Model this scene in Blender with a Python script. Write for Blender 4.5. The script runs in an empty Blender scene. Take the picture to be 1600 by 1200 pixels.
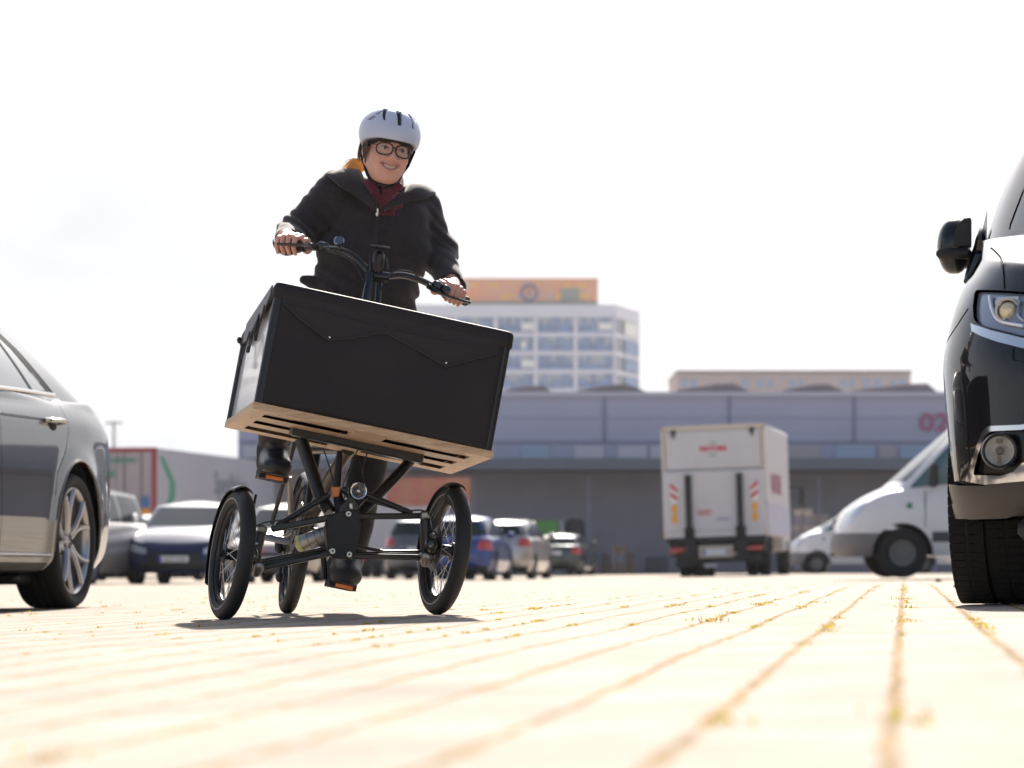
import bpy, bmesh, math, random
import numpy as np
from mathutils import Vector, Matrix
random.seed(7); np.random.seed(7)
S = bpy.context.scene; COL = S.collection
R = math.radians
# ------------------------------------------------------------------ camera, sky, sun, exposure
HZ, FPX, CH = 891.0, 5000.0, 0.14          # horizon row, focal length in photo pixels, camera height
cam = bpy.data.objects.new('camera', bpy.data.cameras.new('camera')); COL.objects.link(cam)
cam.location = (0, 0, CH); cam.rotation_euler = (R(90), 0, 0)
cam.data.sensor_width = 36; cam.data.lens = 36*FPX/1600
cam.data.shift_y = (HZ-600)/1600
cam.data.clip_start = .05; cam.data.clip_end = 6000
cam.data.dof.use_dof = True; cam.data.dof.focus_distance = 10.5; cam.data.dof.aperture_fstop = 5.6
S.camera = cam
WO = bpy.data.worlds.new('World'); S.world = WO; WO.use_nodes = True
VEIL = 6.3; SUN_EL, SUN_AZ = 36.0, 4.0                  # azimuth from +Y towards +X
nt = WO.node_tree; bg = nt.nodes['Background']
sky = nt.nodes.new('ShaderNodeTexSky'); sky.sky_type = 'NISHITA'; sky.sun_disc = False
sky.sun_elevation = R(SUN_EL); sky.sun_rotation = R(SUN_AZ); sky.air_density = 1.0; sky.dust_density = 1.6; sky.ozone_density = 1.0
# thin cloud veil: covers the low sky on the sun's side, thins out higher up and behind the camera
L = nt.links.new; NN = nt.nodes.new
tc = NN('ShaderNodeTexCoord'); mp = NN('ShaderNodeMapping'); mp.inputs['Scale'].default_value = (4.5, 4.5, 13); L(tc.outputs['Generated'], mp.inputs[0])
nz = NN('ShaderNodeTexNoise'); nz.inputs['Scale'].default_value = 2.0; nz.inputs['Detail'].default_value = 7; nz.inputs['Roughness'].default_value = .5; L(mp.outputs[0], nz.inputs[0])
cr = NN('ShaderNodeValToRGB'); e = cr.color_ramp.elements; e[0].position = .36; e[0].color = (.87, .90, .965, 1); e[1].position = .58; e[1].color = (1, 1, 1, 1); L(nz.outputs[0], cr.inputs[0])
vs = NN('ShaderNodeVectorMath'); vs.operation = 'SCALE'; vs.inputs['Scale'].default_value = VEIL; L(cr.outputs[0], vs.inputs[0])
sx = NN('ShaderNodeSeparateXYZ'); L(tc.outputs['Generated'], sx.inputs[0])
fz = NN('ShaderNodeMapRange'); fz.inputs[1].default_value = .20; fz.inputs[2].default_value = .42; fz.inputs[3].default_value = 1; fz.inputs[4].default_value = .25; L(sx.outputs[2], fz.inputs[0])
fy = NN('ShaderNodeMapRange'); fy.inputs[1].default_value = -.5; fy.inputs[2].default_value = .55; fy.inputs[3].default_value = .3; fy.inputs[4].default_value = 1; L(sx.outputs[1], fy.inputs[0])
m3 = NN('ShaderNodeMath'); m3.operation = 'MULTIPLY'; L(fz.outputs[0], m3.inputs[0]); L(fy.outputs[0], m3.inputs[1])
mx = NN('ShaderNodeMix'); mx.data_type = 'RGBA'; L(m3.outputs[0], mx.inputs[0]); L(sky.outputs[0], mx.inputs[6]); L(vs.outputs[0], mx.inputs[7])
# glow of the veiled sky round the sun
sv = NN('ShaderNodeVectorMath'); sv.operation = 'DOT_PRODUCT'; sv.inputs[1].default_value = (math.sin(R(SUN_AZ))*math.cos(R(SUN_EL)), math.cos(R(SUN_AZ))*math.cos(R(SUN_EL)), math.sin(R(SUN_EL))); L(tc.outputs['Generated'], sv.inputs[0])
mxm = NN('ShaderNodeMath'); mxm.operation = 'MAXIMUM'; mxm.inputs[1].default_value = 0; L(sv.outputs['Value'], mxm.inputs[0])
pw = NN('ShaderNodeMath'); pw.operation = 'POWER'; pw.inputs[1].default_value = 21; L(mxm.outputs[0], pw.inputs[0])
gl = NN('ShaderNodeVectorMath'); gl.operation = 'SCALE'; gl.inputs[0].default_value = (14, 13.7, 13.3); L(pw.outputs[0], gl.inputs['Scale'])
ga = NN('ShaderNodeVectorMath'); ga.operation = 'ADD'; L(mx.outputs[2], ga.inputs[0]); L(gl.outputs[0], ga.inputs[1]); L(ga.outputs[0], bg.inputs[0])
bg.inputs[1].default_value = .055
sl = bpy.data.lights.new('sun', 'SUN'); sl.energy = 5.0; sl.angle = R(.55); sl.color = (1, .925, .84)
so = bpy.data.objects.new('sun', sl); COL.objects.link(so)
sd = Vector((math.sin(R(SUN_AZ))*math.cos(R(SUN_EL)), math.cos(R(SUN_AZ))*math.cos(R(SUN_EL)), math.sin(R(SUN_EL))))
so.rotation_euler = sd.to_track_quat('Z', 'Y').to_euler(); so.location = sd*50
S.view_settings.view_transform = 'Standard'; S.view_settings.look = 'None'; S.view_settings.gamma = 1
S.view_settings.exposure = 1.4
S.cycles.use_denoising = True; S.cycles.max_bounces = 8; S.cycles.caustics_reflective = False; S.cycles.caustics_refractive = False
S.cycles.sample_clamp_indirect = 8; S.cycles.sample_clamp_direct = 40

# ------------------------------------------------------------------ helpers
def P(px, py, Y): return Vector(((px-800)/FPX*Y, Y, CH-(py-HZ)/FPX*Y))
def sstep(a, b, x): t = np.clip((x-a)/(b-a), 0, 1); return t*t*(3-2*t)
def gz(X, Y):
    X = np.asarray(X, float); Y = np.asarray(Y, float)
    near = .0222*np.clip(X, -9, 2.4)
    far = np.interp(X, [-30, -9, -6, -3, 0, 3, 5.3, 6.6, 9, 40], [-.1, -.1, -.105, -.09, -.1, -.035, 0, .03, .04, .04])
    w = sstep(16, 48, Y); z = near*(1-w)+far*w
    return z*(1-sstep(95, 125, Y))*(1-sstep(-2, -12, Y) if False else 1)
def g(X, Y): return float(gz(X, Y))

MATS = {}
def mat(name, col, rough=.6, metal=0., var=.0, vscale=8., bump=0., bscale=60., coat=0., spec=.5, trans=0., ior=1.45, emis=None, es=0., vcol2=None, sheen=0., detail=4, coatr=.03):
    if name in MATS: return MATS[name]
    m = bpy.data.materials.new(name); m.use_nodes = True; n = m.node_tree; b = n.nodes['Principled BSDF']
    c = (*col, 1) if len(col) == 3 else col
    b.inputs['Base Color'].default_value = c; b.inputs['Roughness'].default_value = rough; b.inputs['Metallic'].default_value = metal
    b.inputs['Coat Weight'].default_value = coat; b.inputs['Coat Roughness'].default_value = coatr; b.inputs['Specular IOR Level'].default_value = spec
    b.inputs['Transmission Weight'].default_value = trans; b.inputs['IOR'].default_value = ior; b.inputs['Sheen Weight'].default_value = sheen
    if emis: b.inputs['Emission Color'].default_value = (*emis, 1); b.inputs['Emission Strength'].default_value = es
    if var > 0 or bump > 0:
        t = n.nodes.new('ShaderNodeTexCoord')
    if var > 0:
        q = n.nodes.new('ShaderNodeTexNoise'); q.inputs['Scale'].default_value = vscale; q.inputs['Detail'].default_value = detail; q.inputs['Roughness'].default_value = .6
        r = n.nodes.new('ShaderNodeMapRange'); r.inputs[1].default_value = .3; r.inputs[2].default_value = .7
        k = n.nodes.new('ShaderNodeMix'); k.data_type = 'RGBA'
        d = vcol2 if vcol2 else tuple(max(0, x*(1-var)) for x in col[:3])
        k.inputs[6].default_value = (*d, 1); k.inputs[7].default_value = c if vcol2 else (*[min(1, x*(1+var*.5)) for x in col[:3]], 1)
        n.links.new(t.outputs['Object'], q.inputs[0]); n.links.new(q.outputs[0], r.inputs[0]); n.links.new(r.outputs[0], k.inputs[0]); n.links.new(k.outputs[2], b.inputs['Base Color'])
        r2 = n.nodes.new('ShaderNodeMapRange'); r2.inputs[3].default_value = max(0, rough-.08); r2.inputs[4].default_value = min(1, rough+.08)
        n.links.new(q.outputs[0], r2.inputs[0]); n.links.new(r2.outputs[0], b.inputs['Roughness'])
    if bump > 0:
        q = n.nodes.new('ShaderNodeTexNoise'); q.inputs['Scale'].default_value = bscale; q.inputs['Detail'].default_value = 4
        u = n.nodes.new('ShaderNodeBump'); u.inputs['Strength'].default_value = min(1, bump); u.inputs['Distance'].default_value = .3/bscale
        n.links.new(t.outputs['Object'], q.inputs[0]); n.links.new(q.outputs[0], u.inputs['Height']); n.links.new(u.outputs[0], b.inputs['Normal'])
    MATS[name] = m; return m
def alpha_mat(name, col, alpha, rough=.02):
    m = mat(name, col, rough, spec=.6); m.node_tree.nodes['Principled BSDF'].inputs['Alpha'].default_value = alpha; return m
def leafy(name, col):
    m = mat(name, col, .8, spec=.1); n = m.node_tree; b = n.nodes['Principled BSDF']; o = n.nodes['Material Output']; t = n.nodes.new('ShaderNodeBsdfTranslucent'); t.inputs[0].default_value = (*col, 1)
    x = n.nodes.new('ShaderNodeMixShader'); x.inputs[0].default_value = .55; n.links.new(b.outputs[0], x.inputs[1]); n.links.new(t.outputs[0], x.inputs[2]); n.links.new(x.outputs[0], o.inputs[0]); return m
def paint(name, col, metal=0., rough=.35, var=.06, cior=1.5):
    m = mat(name, col, rough, metal, var=var, vscale=3, coat=1., spec=.08); m.node_tree.nodes['Principled BSDF'].inputs['Coat IOR'].default_value = cior; return m

def link(o, parent=None, **props):
    COL.objects.link(o)
    if parent is not None:
        o.parent = parent
        if parent.get('_world'): o.location = -Vector(parent.location)
    for k, v in props.items():
        if v: o[k] = v
    return o
class MB:
    """collects geometry for one mesh object"""
    def __init__(s): s.v = []; s.f = []; s.m = []; s.mi = 0
    def add(s, vs, fs):
        b = len(s.v); s.v.extend([tuple(v) for v in vs]); s.f.extend([tuple(b+i for i in f) for f in fs]); s.m.extend([s.mi]*len(fs)); return s
    def box(s, c, d, M=None, bev=0):
        x, y, z = [k/2 for k in d]
        if bev > 0:
            b = min(bev, x*.98, y*.98, z*.98); vs = []
            for sx in (-1, 1):
                for sy in (-1, 1):
                    for sz in (-1, 1):
                        vs += [(sx*(x-b), sy*(y-b), sz*z), (sx*(x-b), sy*y, sz*(z-b)), (sx*x, sy*(y-b), sz*(z-b))]
            bm = bmesh.new(); bv = [bm.verts.new(v) for v in vs]; bmesh.ops.convex_hull(bm, input=bv)
            bm.verts.index_update(); vs = [v.co.copy() for v in bm.verts]; fs = [[v.index for v in f.verts] for f in bm.faces]; bm.free()
        else:
            vs = [Vector((i, j, k)) for i in (-x, x) for j in (-y, y) for k in (-z, z)]
            fs = [(0, 1, 3, 2), (4, 6, 7, 5), (0, 4, 5, 1), (2, 3, 7, 6), (0, 2, 6, 4), (1, 5, 7, 3)]
        vs = [Vector(v) for v in vs]
        if M is not None: vs = [M @ v for v in vs]
        return s.add([v+Vector(c) for v in vs], fs)
    def hexa(s, p):        # 8 points: bottom loop 4, top loop 4
        return s.add(p, [(3, 2, 1, 0), (4, 5, 6, 7), (0, 1, 5, 4), (1, 2, 6, 5), (2, 3, 7, 6), (3, 0, 4, 7)])
    def tube(s, pts, r, n=12, cap=True, sq=None, up=None, closed=False):
        pts = [Vector(p) for p in pts]; N = len(pts); rs = r if isinstance(r, (list, tuple)) else [r]*N
        rings = []; prev = None
        for i, p in enumerate(pts):
            if closed: t = pts[(i+1) % N]-pts[i-1]
            else: t = (pts[min(i+1, N-1)]-pts[max(i-1, 0)])
            t.normalize()
            if prev is None:
                a = Vector(up) if up else (Vector((0, 0, 1)) if abs(t.z) < .9 else Vector((1, 0, 0)))
                u = (a-t*a.dot(t)).normalized()
            else: u = (prev-t*prev.dot(t)).normalized()
            prev = u; w = t.cross(u)
            ring = []
            for k in range(n):
                an = 2*math.pi*k/n+(math.pi/n if sq else 0)
                c_, s_ = math.cos(an), math.sin(an)
                if sq: ring.append(p+(u*c_*sq[1]+w*s_*sq[0])*rs[i]*1.0)
                else: ring.append(p+(u*c_+w*s_)*rs[i])
            rings.append(ring)
        vs = [v for q in rings for v in q]; fs = []
        for i in range(N if closed else N-1):
            j = (i+1) % N
            for k in range(n):
                fs.append((i*n+k, i*n+(k+1) % n, j*n+(k+1) % n, j*n+k))
        if cap and not closed: fs += [tuple(reversed(range(n))), tuple((N-1)*n+k for k in range(n))]
        return s.add(vs, fs)
    def bar(s, a, b, w, h, up=(0, 0, 1), bev=0):   # rectangular bar from a to b
        a = Vector(a); b = Vector(b); t = (b-a); Ln = t.length; t.normalize(); up = Vector(up); u = (up-t*up.dot(t)).normalized(); x = t.cross(u)
        M = Matrix((x, t, u)).transposed()
        return s.box((a+b)/2, (w, Ln, h), M, bev)
    def lathe(s, prof, c, ax, n=32, arc=(0, 360), up=None):     # prof: (r, h) along axis
        c = Vector(c); ax = Vector(ax).normalized(); a = Vector(up) if up else (Vector((0, 0, 1)) if abs(ax.z) < .9 else Vector((1, 0, 0)))
        u = (a-ax*a.dot(ax)).normalized(); w = ax.cross(u); full = abs(arc[1]-arc[0]) >= 360; N = n if full else n+1; vs = []
        for i in range(N):
            an = R(arc[0]+(arc[1]-arc[0])*i/n)
            for (r_, h_) in prof: vs.append(c+ax*h_+(u*math.cos(an)+w*math.sin(an))*r_)
        k = len(prof); fs = []
        for i in range(n):
            j = (i+1) % N
            for q in range(k-1): fs.append((i*k+q, i*k+q+1, j*k+q+1, j*k+q))
        return s.add(vs, fs)
    def sphere(s, c, r, n=16, m=10, M=None):
        r = (r, r, r) if not isinstance(r, (tuple, list)) else r; vs = []; fs = []
        for j in range(m+1):
            th = math.pi*j/m
            for i in range(n):
                ph = 2*math.pi*i/n; v = Vector((r[0]*math.sin(th)*math.cos(ph), r[1]*math.sin(th)*math.sin(ph), r[2]*math.cos(th)))
                vs.append((M @ v if M is not None else v)+Vector(c))
        for j in range(m):
            for i in range(n): fs.append((j*n+i, (j+1)*n+i, (j+1)*n+(i+1) % n, j*n+(i+1) % n))
        return s.add(vs, fs)
    def prism(s, poly, a, b):    # poly of (x, z) extruded from y=a to y=b
        n = len(poly); vs = [(x, a, z) for x, z in poly]+[(x, b, z) for x, z in poly]
        fs = [tuple(range(n)), tuple(reversed(range(n, 2*n)))]+[(i, i+n, (i+1) % n+n, (i+1) % n) for i in range(n)]
        return s.add(vs, fs)
    def xf(s, M, start=0):
        for i in range(start, len(s.v)): s.v[i] = tuple(M @ Vector(s.v[i]))
        return s
    def build(s, name, mats, parent=None, smooth=True, ang=38, bevel=0, bseg=2, weld=1e-5, **props):
        me = bpy.data.meshes.new(name); me.from_pydata(s.v, [], s.f); mats = mats if isinstance(mats, (list, tuple)) else [mats]
        for m in mats: me.materials.append(m)
        if len(mats) > 1: me.polygons.foreach_set('material_index', s.m)
        bm = bmesh.new(); bm.from_mesh(me)
        if weld: bmesh.ops.remove_doubles(bm, verts=bm.verts, dist=weld)
        bmesh.ops.recalc_face_normals(bm, faces=bm.faces); bm.to_mesh(me); bm.free()
        o = bpy.data.objects.new(name, me); link(o, parent, **props)
        if smooth: shade(me, ang)
        if bevel:
            bv = o.modifiers.new('b', 'BEVEL'); bv.width = bevel; bv.segments = bseg; bv.limit_method = 'ANGLE'; bv.angle_limit = R(35)
        return o
def shade(me, ang=38):
    me.polygons.foreach_set('use_smooth', [True]*len(me.polygons))
    try: me.set_sharp_from_angle(angle=R(ang))
    except Exception: pass
def thing(name, label, cat, loc=(0, 0, 0), rz=0, group=None, world=False, kind=None):
    o = bpy.data.objects.new(name, None); COL.objects.link(o); o.empty_display_size = .2
    o.location = loc; o.rotation_euler = (0, 0, rz); o['label'] = label; o['category'] = cat
    if group: o['group'] = group
    if world: o['_world'] = 1
    return o
def tag(o, label, cat, group=None): o['label'] = label; o['category'] = cat; o['group'] = group or ''; return (o.pop('group') if not group else None, o)[1] if False else _t(o, group)
def _t(o, group):
    if not group and 'group' in o.keys(): del o['group']
    return o
def copy_tree(o, parent=None):
    c = o.copy(); COL.objects.link(c)
    if parent is not None: c.parent = parent
    for ch in list(o.children): copy_tree(ch, c)
    return c
def catmull(pts, per=6, closed=False):
    pts = [Vector(p) for p in pts]; n = len(pts); out = []
    for i in range(n if closed else n-1):
        if closed: a, b, c, d = pts[i-1], pts[i], pts[(i+1) % n], pts[(i+2) % n]
        else: a, b, c, d = pts[max(i-1, 0)], pts[i], pts[i+1], pts[min(i+2, n-1)]
        for k in range(per):
            t = k/per; out.append(.5*((2*b)+(c-a)*t+(2*a-5*b+4*c-d)*t*t+(3*b-a-3*c+d)*t**3))
    if not closed: out.append(pts[-1])
    return out
def text_mesh(name, body, size, m, parent=None, loc=(0, 0, 0), rot=(R(90), 0, 0), align='CENTER', ext=.004, bold=0, sx=1, **props):
    cu = bpy.data.curves.new(name, 'FONT'); cu.body = body; cu.size = size; cu.align_x = align; cu.extrude = ext; cu.offset = bold; cu.resolution_u = 6
    t = bpy.data.objects.new(name, cu); COL.objects.link(t); bpy.context.view_layer.update()
    me = bpy.data.meshes.new_from_object(t.evaluated_get(bpy.context.evaluated_depsgraph_get())); bpy.data.objects.remove(t)
    me.materials.clear(); me.materials.append(m); o = bpy.data.objects.new(name, me)
    link(o, parent, **props); o.location = Vector(loc)+(Vector(o.location) if (parent is not None and parent.get('_world')) else Vector()); o.rotation_euler = rot; o.scale = (sx, 1, 1)
    return o
# ================================================================== setting
def ground():
    xs = np.concatenate([-np.geomspace(400, 12, 14), np.linspace(-11.5, 12, 95), np.geomspace(12.6, 400, 14)])
    ys = np.concatenate([-np.geomspace(200, 8, 8), np.linspace(-7, 50, 150), np.geomspace(51, 1800, 70)])
    X, Y = np.meshgrid(xs, ys); Z = gz(X, Y)
    Z = Z+.004*np.sin(X*1.7+Y*.6)*np.sin(Y*.9+1)*(Y < 60)
    n = len(xs); v = np.stack([X, Y, Z], -1).reshape(-1, 3).tolist()
    f = [(j*n+i, j*n+i+1, (j+1)*n+i+1, (j+1)*n+i) for j in range(len(ys)-1) for i in range(n-1)]
    mb = MB(); mb.add(v, f)
    m = bpy.data.materials.new('pavers'); m.use_nodes = True; N = m.node_tree; b = N.nodes['Principled BSDF']; b.inputs['Roughness'].default_value = .85; b.inputs['Specular IOR Level'].default_value = .04
    new = N.nodes.new; l = N.links.new
    tc = new('ShaderNodeTexCoord'); mp = new('ShaderNodeMapping'); mp.vector_type = 'POINT'; mp.inputs['Rotation'].default_value = (0, 0, R(7+90)); l(tc.outputs['Object'], mp.inputs[0])
    wn = new('ShaderNodeTexNoise'); wn.inputs['Scale'].default_value = 9; wn.inputs['Detail'].default_value = 3; l(mp.outputs[0], wn.inputs[0])
    sc = new('ShaderNodeVectorMath'); sc.operation = 'SCALE'; sc.inputs['Scale'].default_value = .022; l(wn.outputs['Color'], sc.inputs[0])
    ad = new('ShaderNodeVectorMath'); ad.operation = 'ADD'; l(mp.outputs[0], ad.inputs[0]); l(sc.outputs[0], ad.inputs[1])
    br = new('ShaderNodeTexBrick'); br.offset = .5; br.squash = 1; br.inputs['Scale'].default_value = 1; br.inputs['Brick Width'].default_value = .25; br.inputs['Row Height'].default_value = .165
    br.inputs['Mortar Size'].default_value = .008; br.inputs['Mortar Smooth'].default_value = .35; br.inputs['Bias'].default_value = 0
    br.inputs['Color1'].default_value = (.40, .350, .302, 1); br.inputs['Color2'].default_value = (.345, .305, .265, 1); br.inputs['Mortar'].default_value = (.27, .165, .07, 1); n9 = new('ShaderNodeTexNoise'); n9.inputs['Scale'].default_value = .8; n9.inputs['Detail'].default_value = 6; n9.inputs['Roughness'].default_value = .6; l(tc.outputs['Object'], n9.inputs[0]); r9 = new('ShaderNodeMapRange'); r9.inputs[1].default_value = .42; r9.inputs[2].default_value = .60; l(n9.outputs[0], r9.inputs[0]); x9 = new('ShaderNodeMix'); x9.data_type = 'RGBA'; x9.inputs[6].default_value = (.32, .23, .13, 1); x9.inputs[7].default_value = (.27, .155, .04, 1); l(r9.outputs[0], x9.inputs[0]); l(x9.outputs[2], br.inputs['Mortar'])
    l(ad.outputs[0], br.inputs[0])
    n1 = new('ShaderNodeTexNoise'); n1.inputs['Scale'].default_value = 2.2; n1.inputs['Detail'].default_value = 8; n1.inputs['Roughness'].default_value = .65; l(tc.outputs['Object'], n1.inputs[0])
    r1 = new('ShaderNodeMapRange'); r1.inputs[1].default_value = .3; r1.inputs[2].default_value = .7; r1.inputs[3].default_value = .72; r1.inputs[4].default_value = 1.12; l(n1.outputs[0], r1.inputs[0])
    n2 = new('ShaderNodeTexNoise'); n2.inputs['Scale'].default_value = 140; n2.inputs['Detail'].default_value = 5; l(tc.outputs['Object'], n2.inputs[0])
    r2 = new('ShaderNodeMapRange'); r2.inputs[3].default_value = .55; r2.inputs[4].default_value = 1.30; l(n2.outputs[0], r2.inputs[0])
    mu = new('ShaderNodeMath'); mu.operation = 'MULTIPLY'; l(r1.outputs[0], mu.inputs[0]); l(r2.outputs[0], mu.inputs[1])
    vm = new('ShaderNodeVectorMath'); vm.operation = 'SCALE'; l(br.outputs['Color'], vm.inputs[0]); l(mu.outputs[0], vm.inputs['Scale'])
    # sand and moss spots near joints
    n3 = new('ShaderNodeTexNoise'); n3.inputs['Scale'].default_value = 7; n3.inputs['Detail'].default_value = 6; n3.inputs['Roughness'].default_value = .7; l(mp.outputs[0], n3.inputs[0])
    rr = new('ShaderNodeMapRange'); rr.inputs[1].default_value = .50; rr.inputs[2].default_value = .62; l(n3.outputs[0], rr.inputs[0])
    br2 = new('ShaderNodeTexBrick'); br2.offset = .5; br2.inputs['Scale'].default_value = 1; br2.inputs['Brick Width'].default_value = .25; br2.inputs['Row Height'].default_value = .165; br2.inputs['Mortar Size'].default_value = .022; br2.inputs['Mortar Smooth'].default_value = 1
    l(ad.outputs[0], br2.inputs[0])
    m2 = new('ShaderNodeMath'); m2.operation = 'MULTIPLY'; l(rr.outputs[0], m2.inputs[0]); l(br2.outputs['Fac'], m2.inputs[1])
    mx = new('ShaderNodeMix'); mx.data_type = 'RGBA'; mx.inputs[7].default_value = (.30, .19, .06, 1); l(m2.outputs[0], mx.inputs[0]); l(vm.outputs[0], mx.inputs[6]); 
    b3 = new('ShaderNodeTexBrick'); b3.offset = .5; b3.inputs['Scale'].default_value = 1; b3.inputs['Brick Width'].default_value = .25; b3.inputs['Row Height'].default_value = .165; b3.inputs['Mortar Size'].default_value = .0042; b3.inputs['Mortar Smooth'].default_value = .2; l(ad.outputs[0], b3.inputs[0])
    n8 = new('ShaderNodeTexNoise'); n8.inputs['Scale'].default_value = 3.1; n8.inputs['Detail'].default_value = 5; l(tc.outputs['Object'], n8.inputs[0]); r8 = new('ShaderNodeMapRange'); r8.inputs[1].default_value = .38; r8.inputs[2].default_value = .62; r8.inputs[4].default_value = .6; l(n8.outputs[0], r8.inputs[0])
    m8 = new('ShaderNodeMath'); m8.operation = 'MULTIPLY'; l(r8.outputs[0], m8.inputs[0]); l(b3.outputs['Fac'], m8.inputs[1]); x8 = new('ShaderNodeMix'); x8.data_type = 'RGBA'; x8.inputs[7].default_value = (.07, .045, .025, 1); l(m8.outputs[0], x8.inputs[0]); l(mx.outputs[2], x8.inputs[6]); l(x8.outputs[2], b.inputs['Base Color'])
    bs = new('ShaderNodeMath'); bs.operation = 'MULTIPLY_ADD'; bs.inputs[1].default_value = -1; l(br.outputs['Fac'], bs.inputs[0])
    sc2 = new('ShaderNodeMath'); sc2.operation = 'MULTIPLY'; sc2.inputs[1].default_value = .35; l(n2.outputs[0], sc2.inputs[0]); l(sc2.outputs[0], bs.inputs[2])
    bp = new('ShaderNodeBump'); bp.inputs['Strength'].default_value = .8; bp.inputs['Distance'].default_value = .004; l(bs.outputs[0], bp.inputs['Height']); l(bp.outputs[0], b.inputs['Normal'])
    o = mb.build('paved_ground', m, ang=180); o['kind'] = 'structure'; o['label'] = 'pale block paving of the car park'; return o
ground()
CA, SA = math.cos(R(7)), math.sin(R(7))
def moss():
    """tufts of moss and grass in the joints"""
    mb = MB(); rnd = random.Random(3)
    def tuft(x, y, s):
        z = g(x, y)
        for k in range(int(10+14*s)):
            a = rnd.random()*6.28; r = abs(rnd.gauss(0, .012*s)); bx = x+r*math.cos(a)*.8+SA*rnd.gauss(0, .05*s); by = y+r*math.sin(a)+CA*rnd.gauss(0, .05*s)
            h = rnd.uniform(.002, .007)*(.5+s*.6); w = rnd.uniform(.0012, .0035); an = rnd.random()*3.14; lx, ly = rnd.gauss(0, h*.5), rnd.gauss(0, h*.5)
            mb.mi = rnd.choice([0, 0, 1, 2])
            mb.add([(bx-w*math.cos(an), by-w*math.sin(an), z-.001), (bx+w*math.cos(an), by+w*math.sin(an), z-.001), (bx+lx, by+ly, z+h)], [(0, 1, 2)])
    for px, py, s in [(1205, 945, 2.2), (1170, 958, 1.6), (1150, 969, 2.4), (1170, 943, 1.6), (1010, 948, 1.4), (862, 951, 2), (1090, 945, 1.6), (1290, 948, 1.3), (1240, 926, 1.4), (1290, 925, 1.4), (1345, 925, 1.6), (1402, 924, 2.2), (1398, 950, 1.6), (1392, 972, 1.5), (1250, 942, 1.3), (1350, 1125, 1.6), (1400, 938, 1.8), (1205, 1010, 1.4), (1005, 1128, 1.2), (112, 1190, 1.6), (1280, 967, 1.2), (1500, 960, 1), (1515, 968, 1), (775, 953, 1.1), (815, 957, 1), (1002, 976, .9), (1180, 930, 1), (1150, 933, 1), (150, 940, 1), (95, 975, .8), (235, 930, 1)]:
        h = .14
        for _ in range(3):
            Y = FPX*h/(py-HZ); X = (px-800)/FPX*Y; h = CH-g(X, Y)
        # snap to the nearest long joint
        u = X*CA-Y*SA; u = round(u/.165)*.165-.0; v = X*SA+Y*CA; tuft(u*CA+v*SA, -u*SA+v*CA, s)
    for _ in range(420):
        Y = rnd.uniform(6, 24); X = rnd.uniform(-.17, .17)*Y; u = round((X*CA-Y*SA)/.165)*.165; v = X*SA+Y*CA; tuft(u*CA+v*SA+rnd.gauss(0, .004), -u*SA+v*CA, rnd.choice([.3, .3, .5, .5, .9]))
    o = mb.build('moss', [leafy('moss_green', (.30, .27, .04)), leafy('moss_yellow', (.5, .34, .05)), leafy('moss_brown', (.28, .16, .05))], smooth=False, weld=0)
    o['kind'] = 'stuff'; o['label'] = 'yellow green moss and weeds growing in the paving joints'
moss()
def stone(px, py, w, label):
    h = .14
    for _ in range(3):
        Y = FPX*h/(py-HZ); X = (px-800)/FPX*Y; h = CH-g(X, Y)
    mb = MB(); mb.sphere((X, Y, g(X, Y)+.2*w), (w/2, w/2.4, w/3.2), 12, 8); rnd = random.Random(px)
    mb.v = [(a+rnd.gauss(0, w*.03), b+rnd.gauss(0, w*.03), c+rnd.gauss(0, w*.03)) for a, b, c in mb.v]
    o = mb.build('stone', mat('dark_stone', (.03, .028, .03), .9, bump=.6, bscale=90), ang=20); o['label'] = label; o['category'] = 'stone'; o['group'] = 'loose stones on the paving'
stone(1466, 909, .075, 'larger dark loose stone on the paving left of the black car tyre')
stone(1494, 918, .03, 'tiny dark stone lying right beside the black car tyre')

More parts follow.
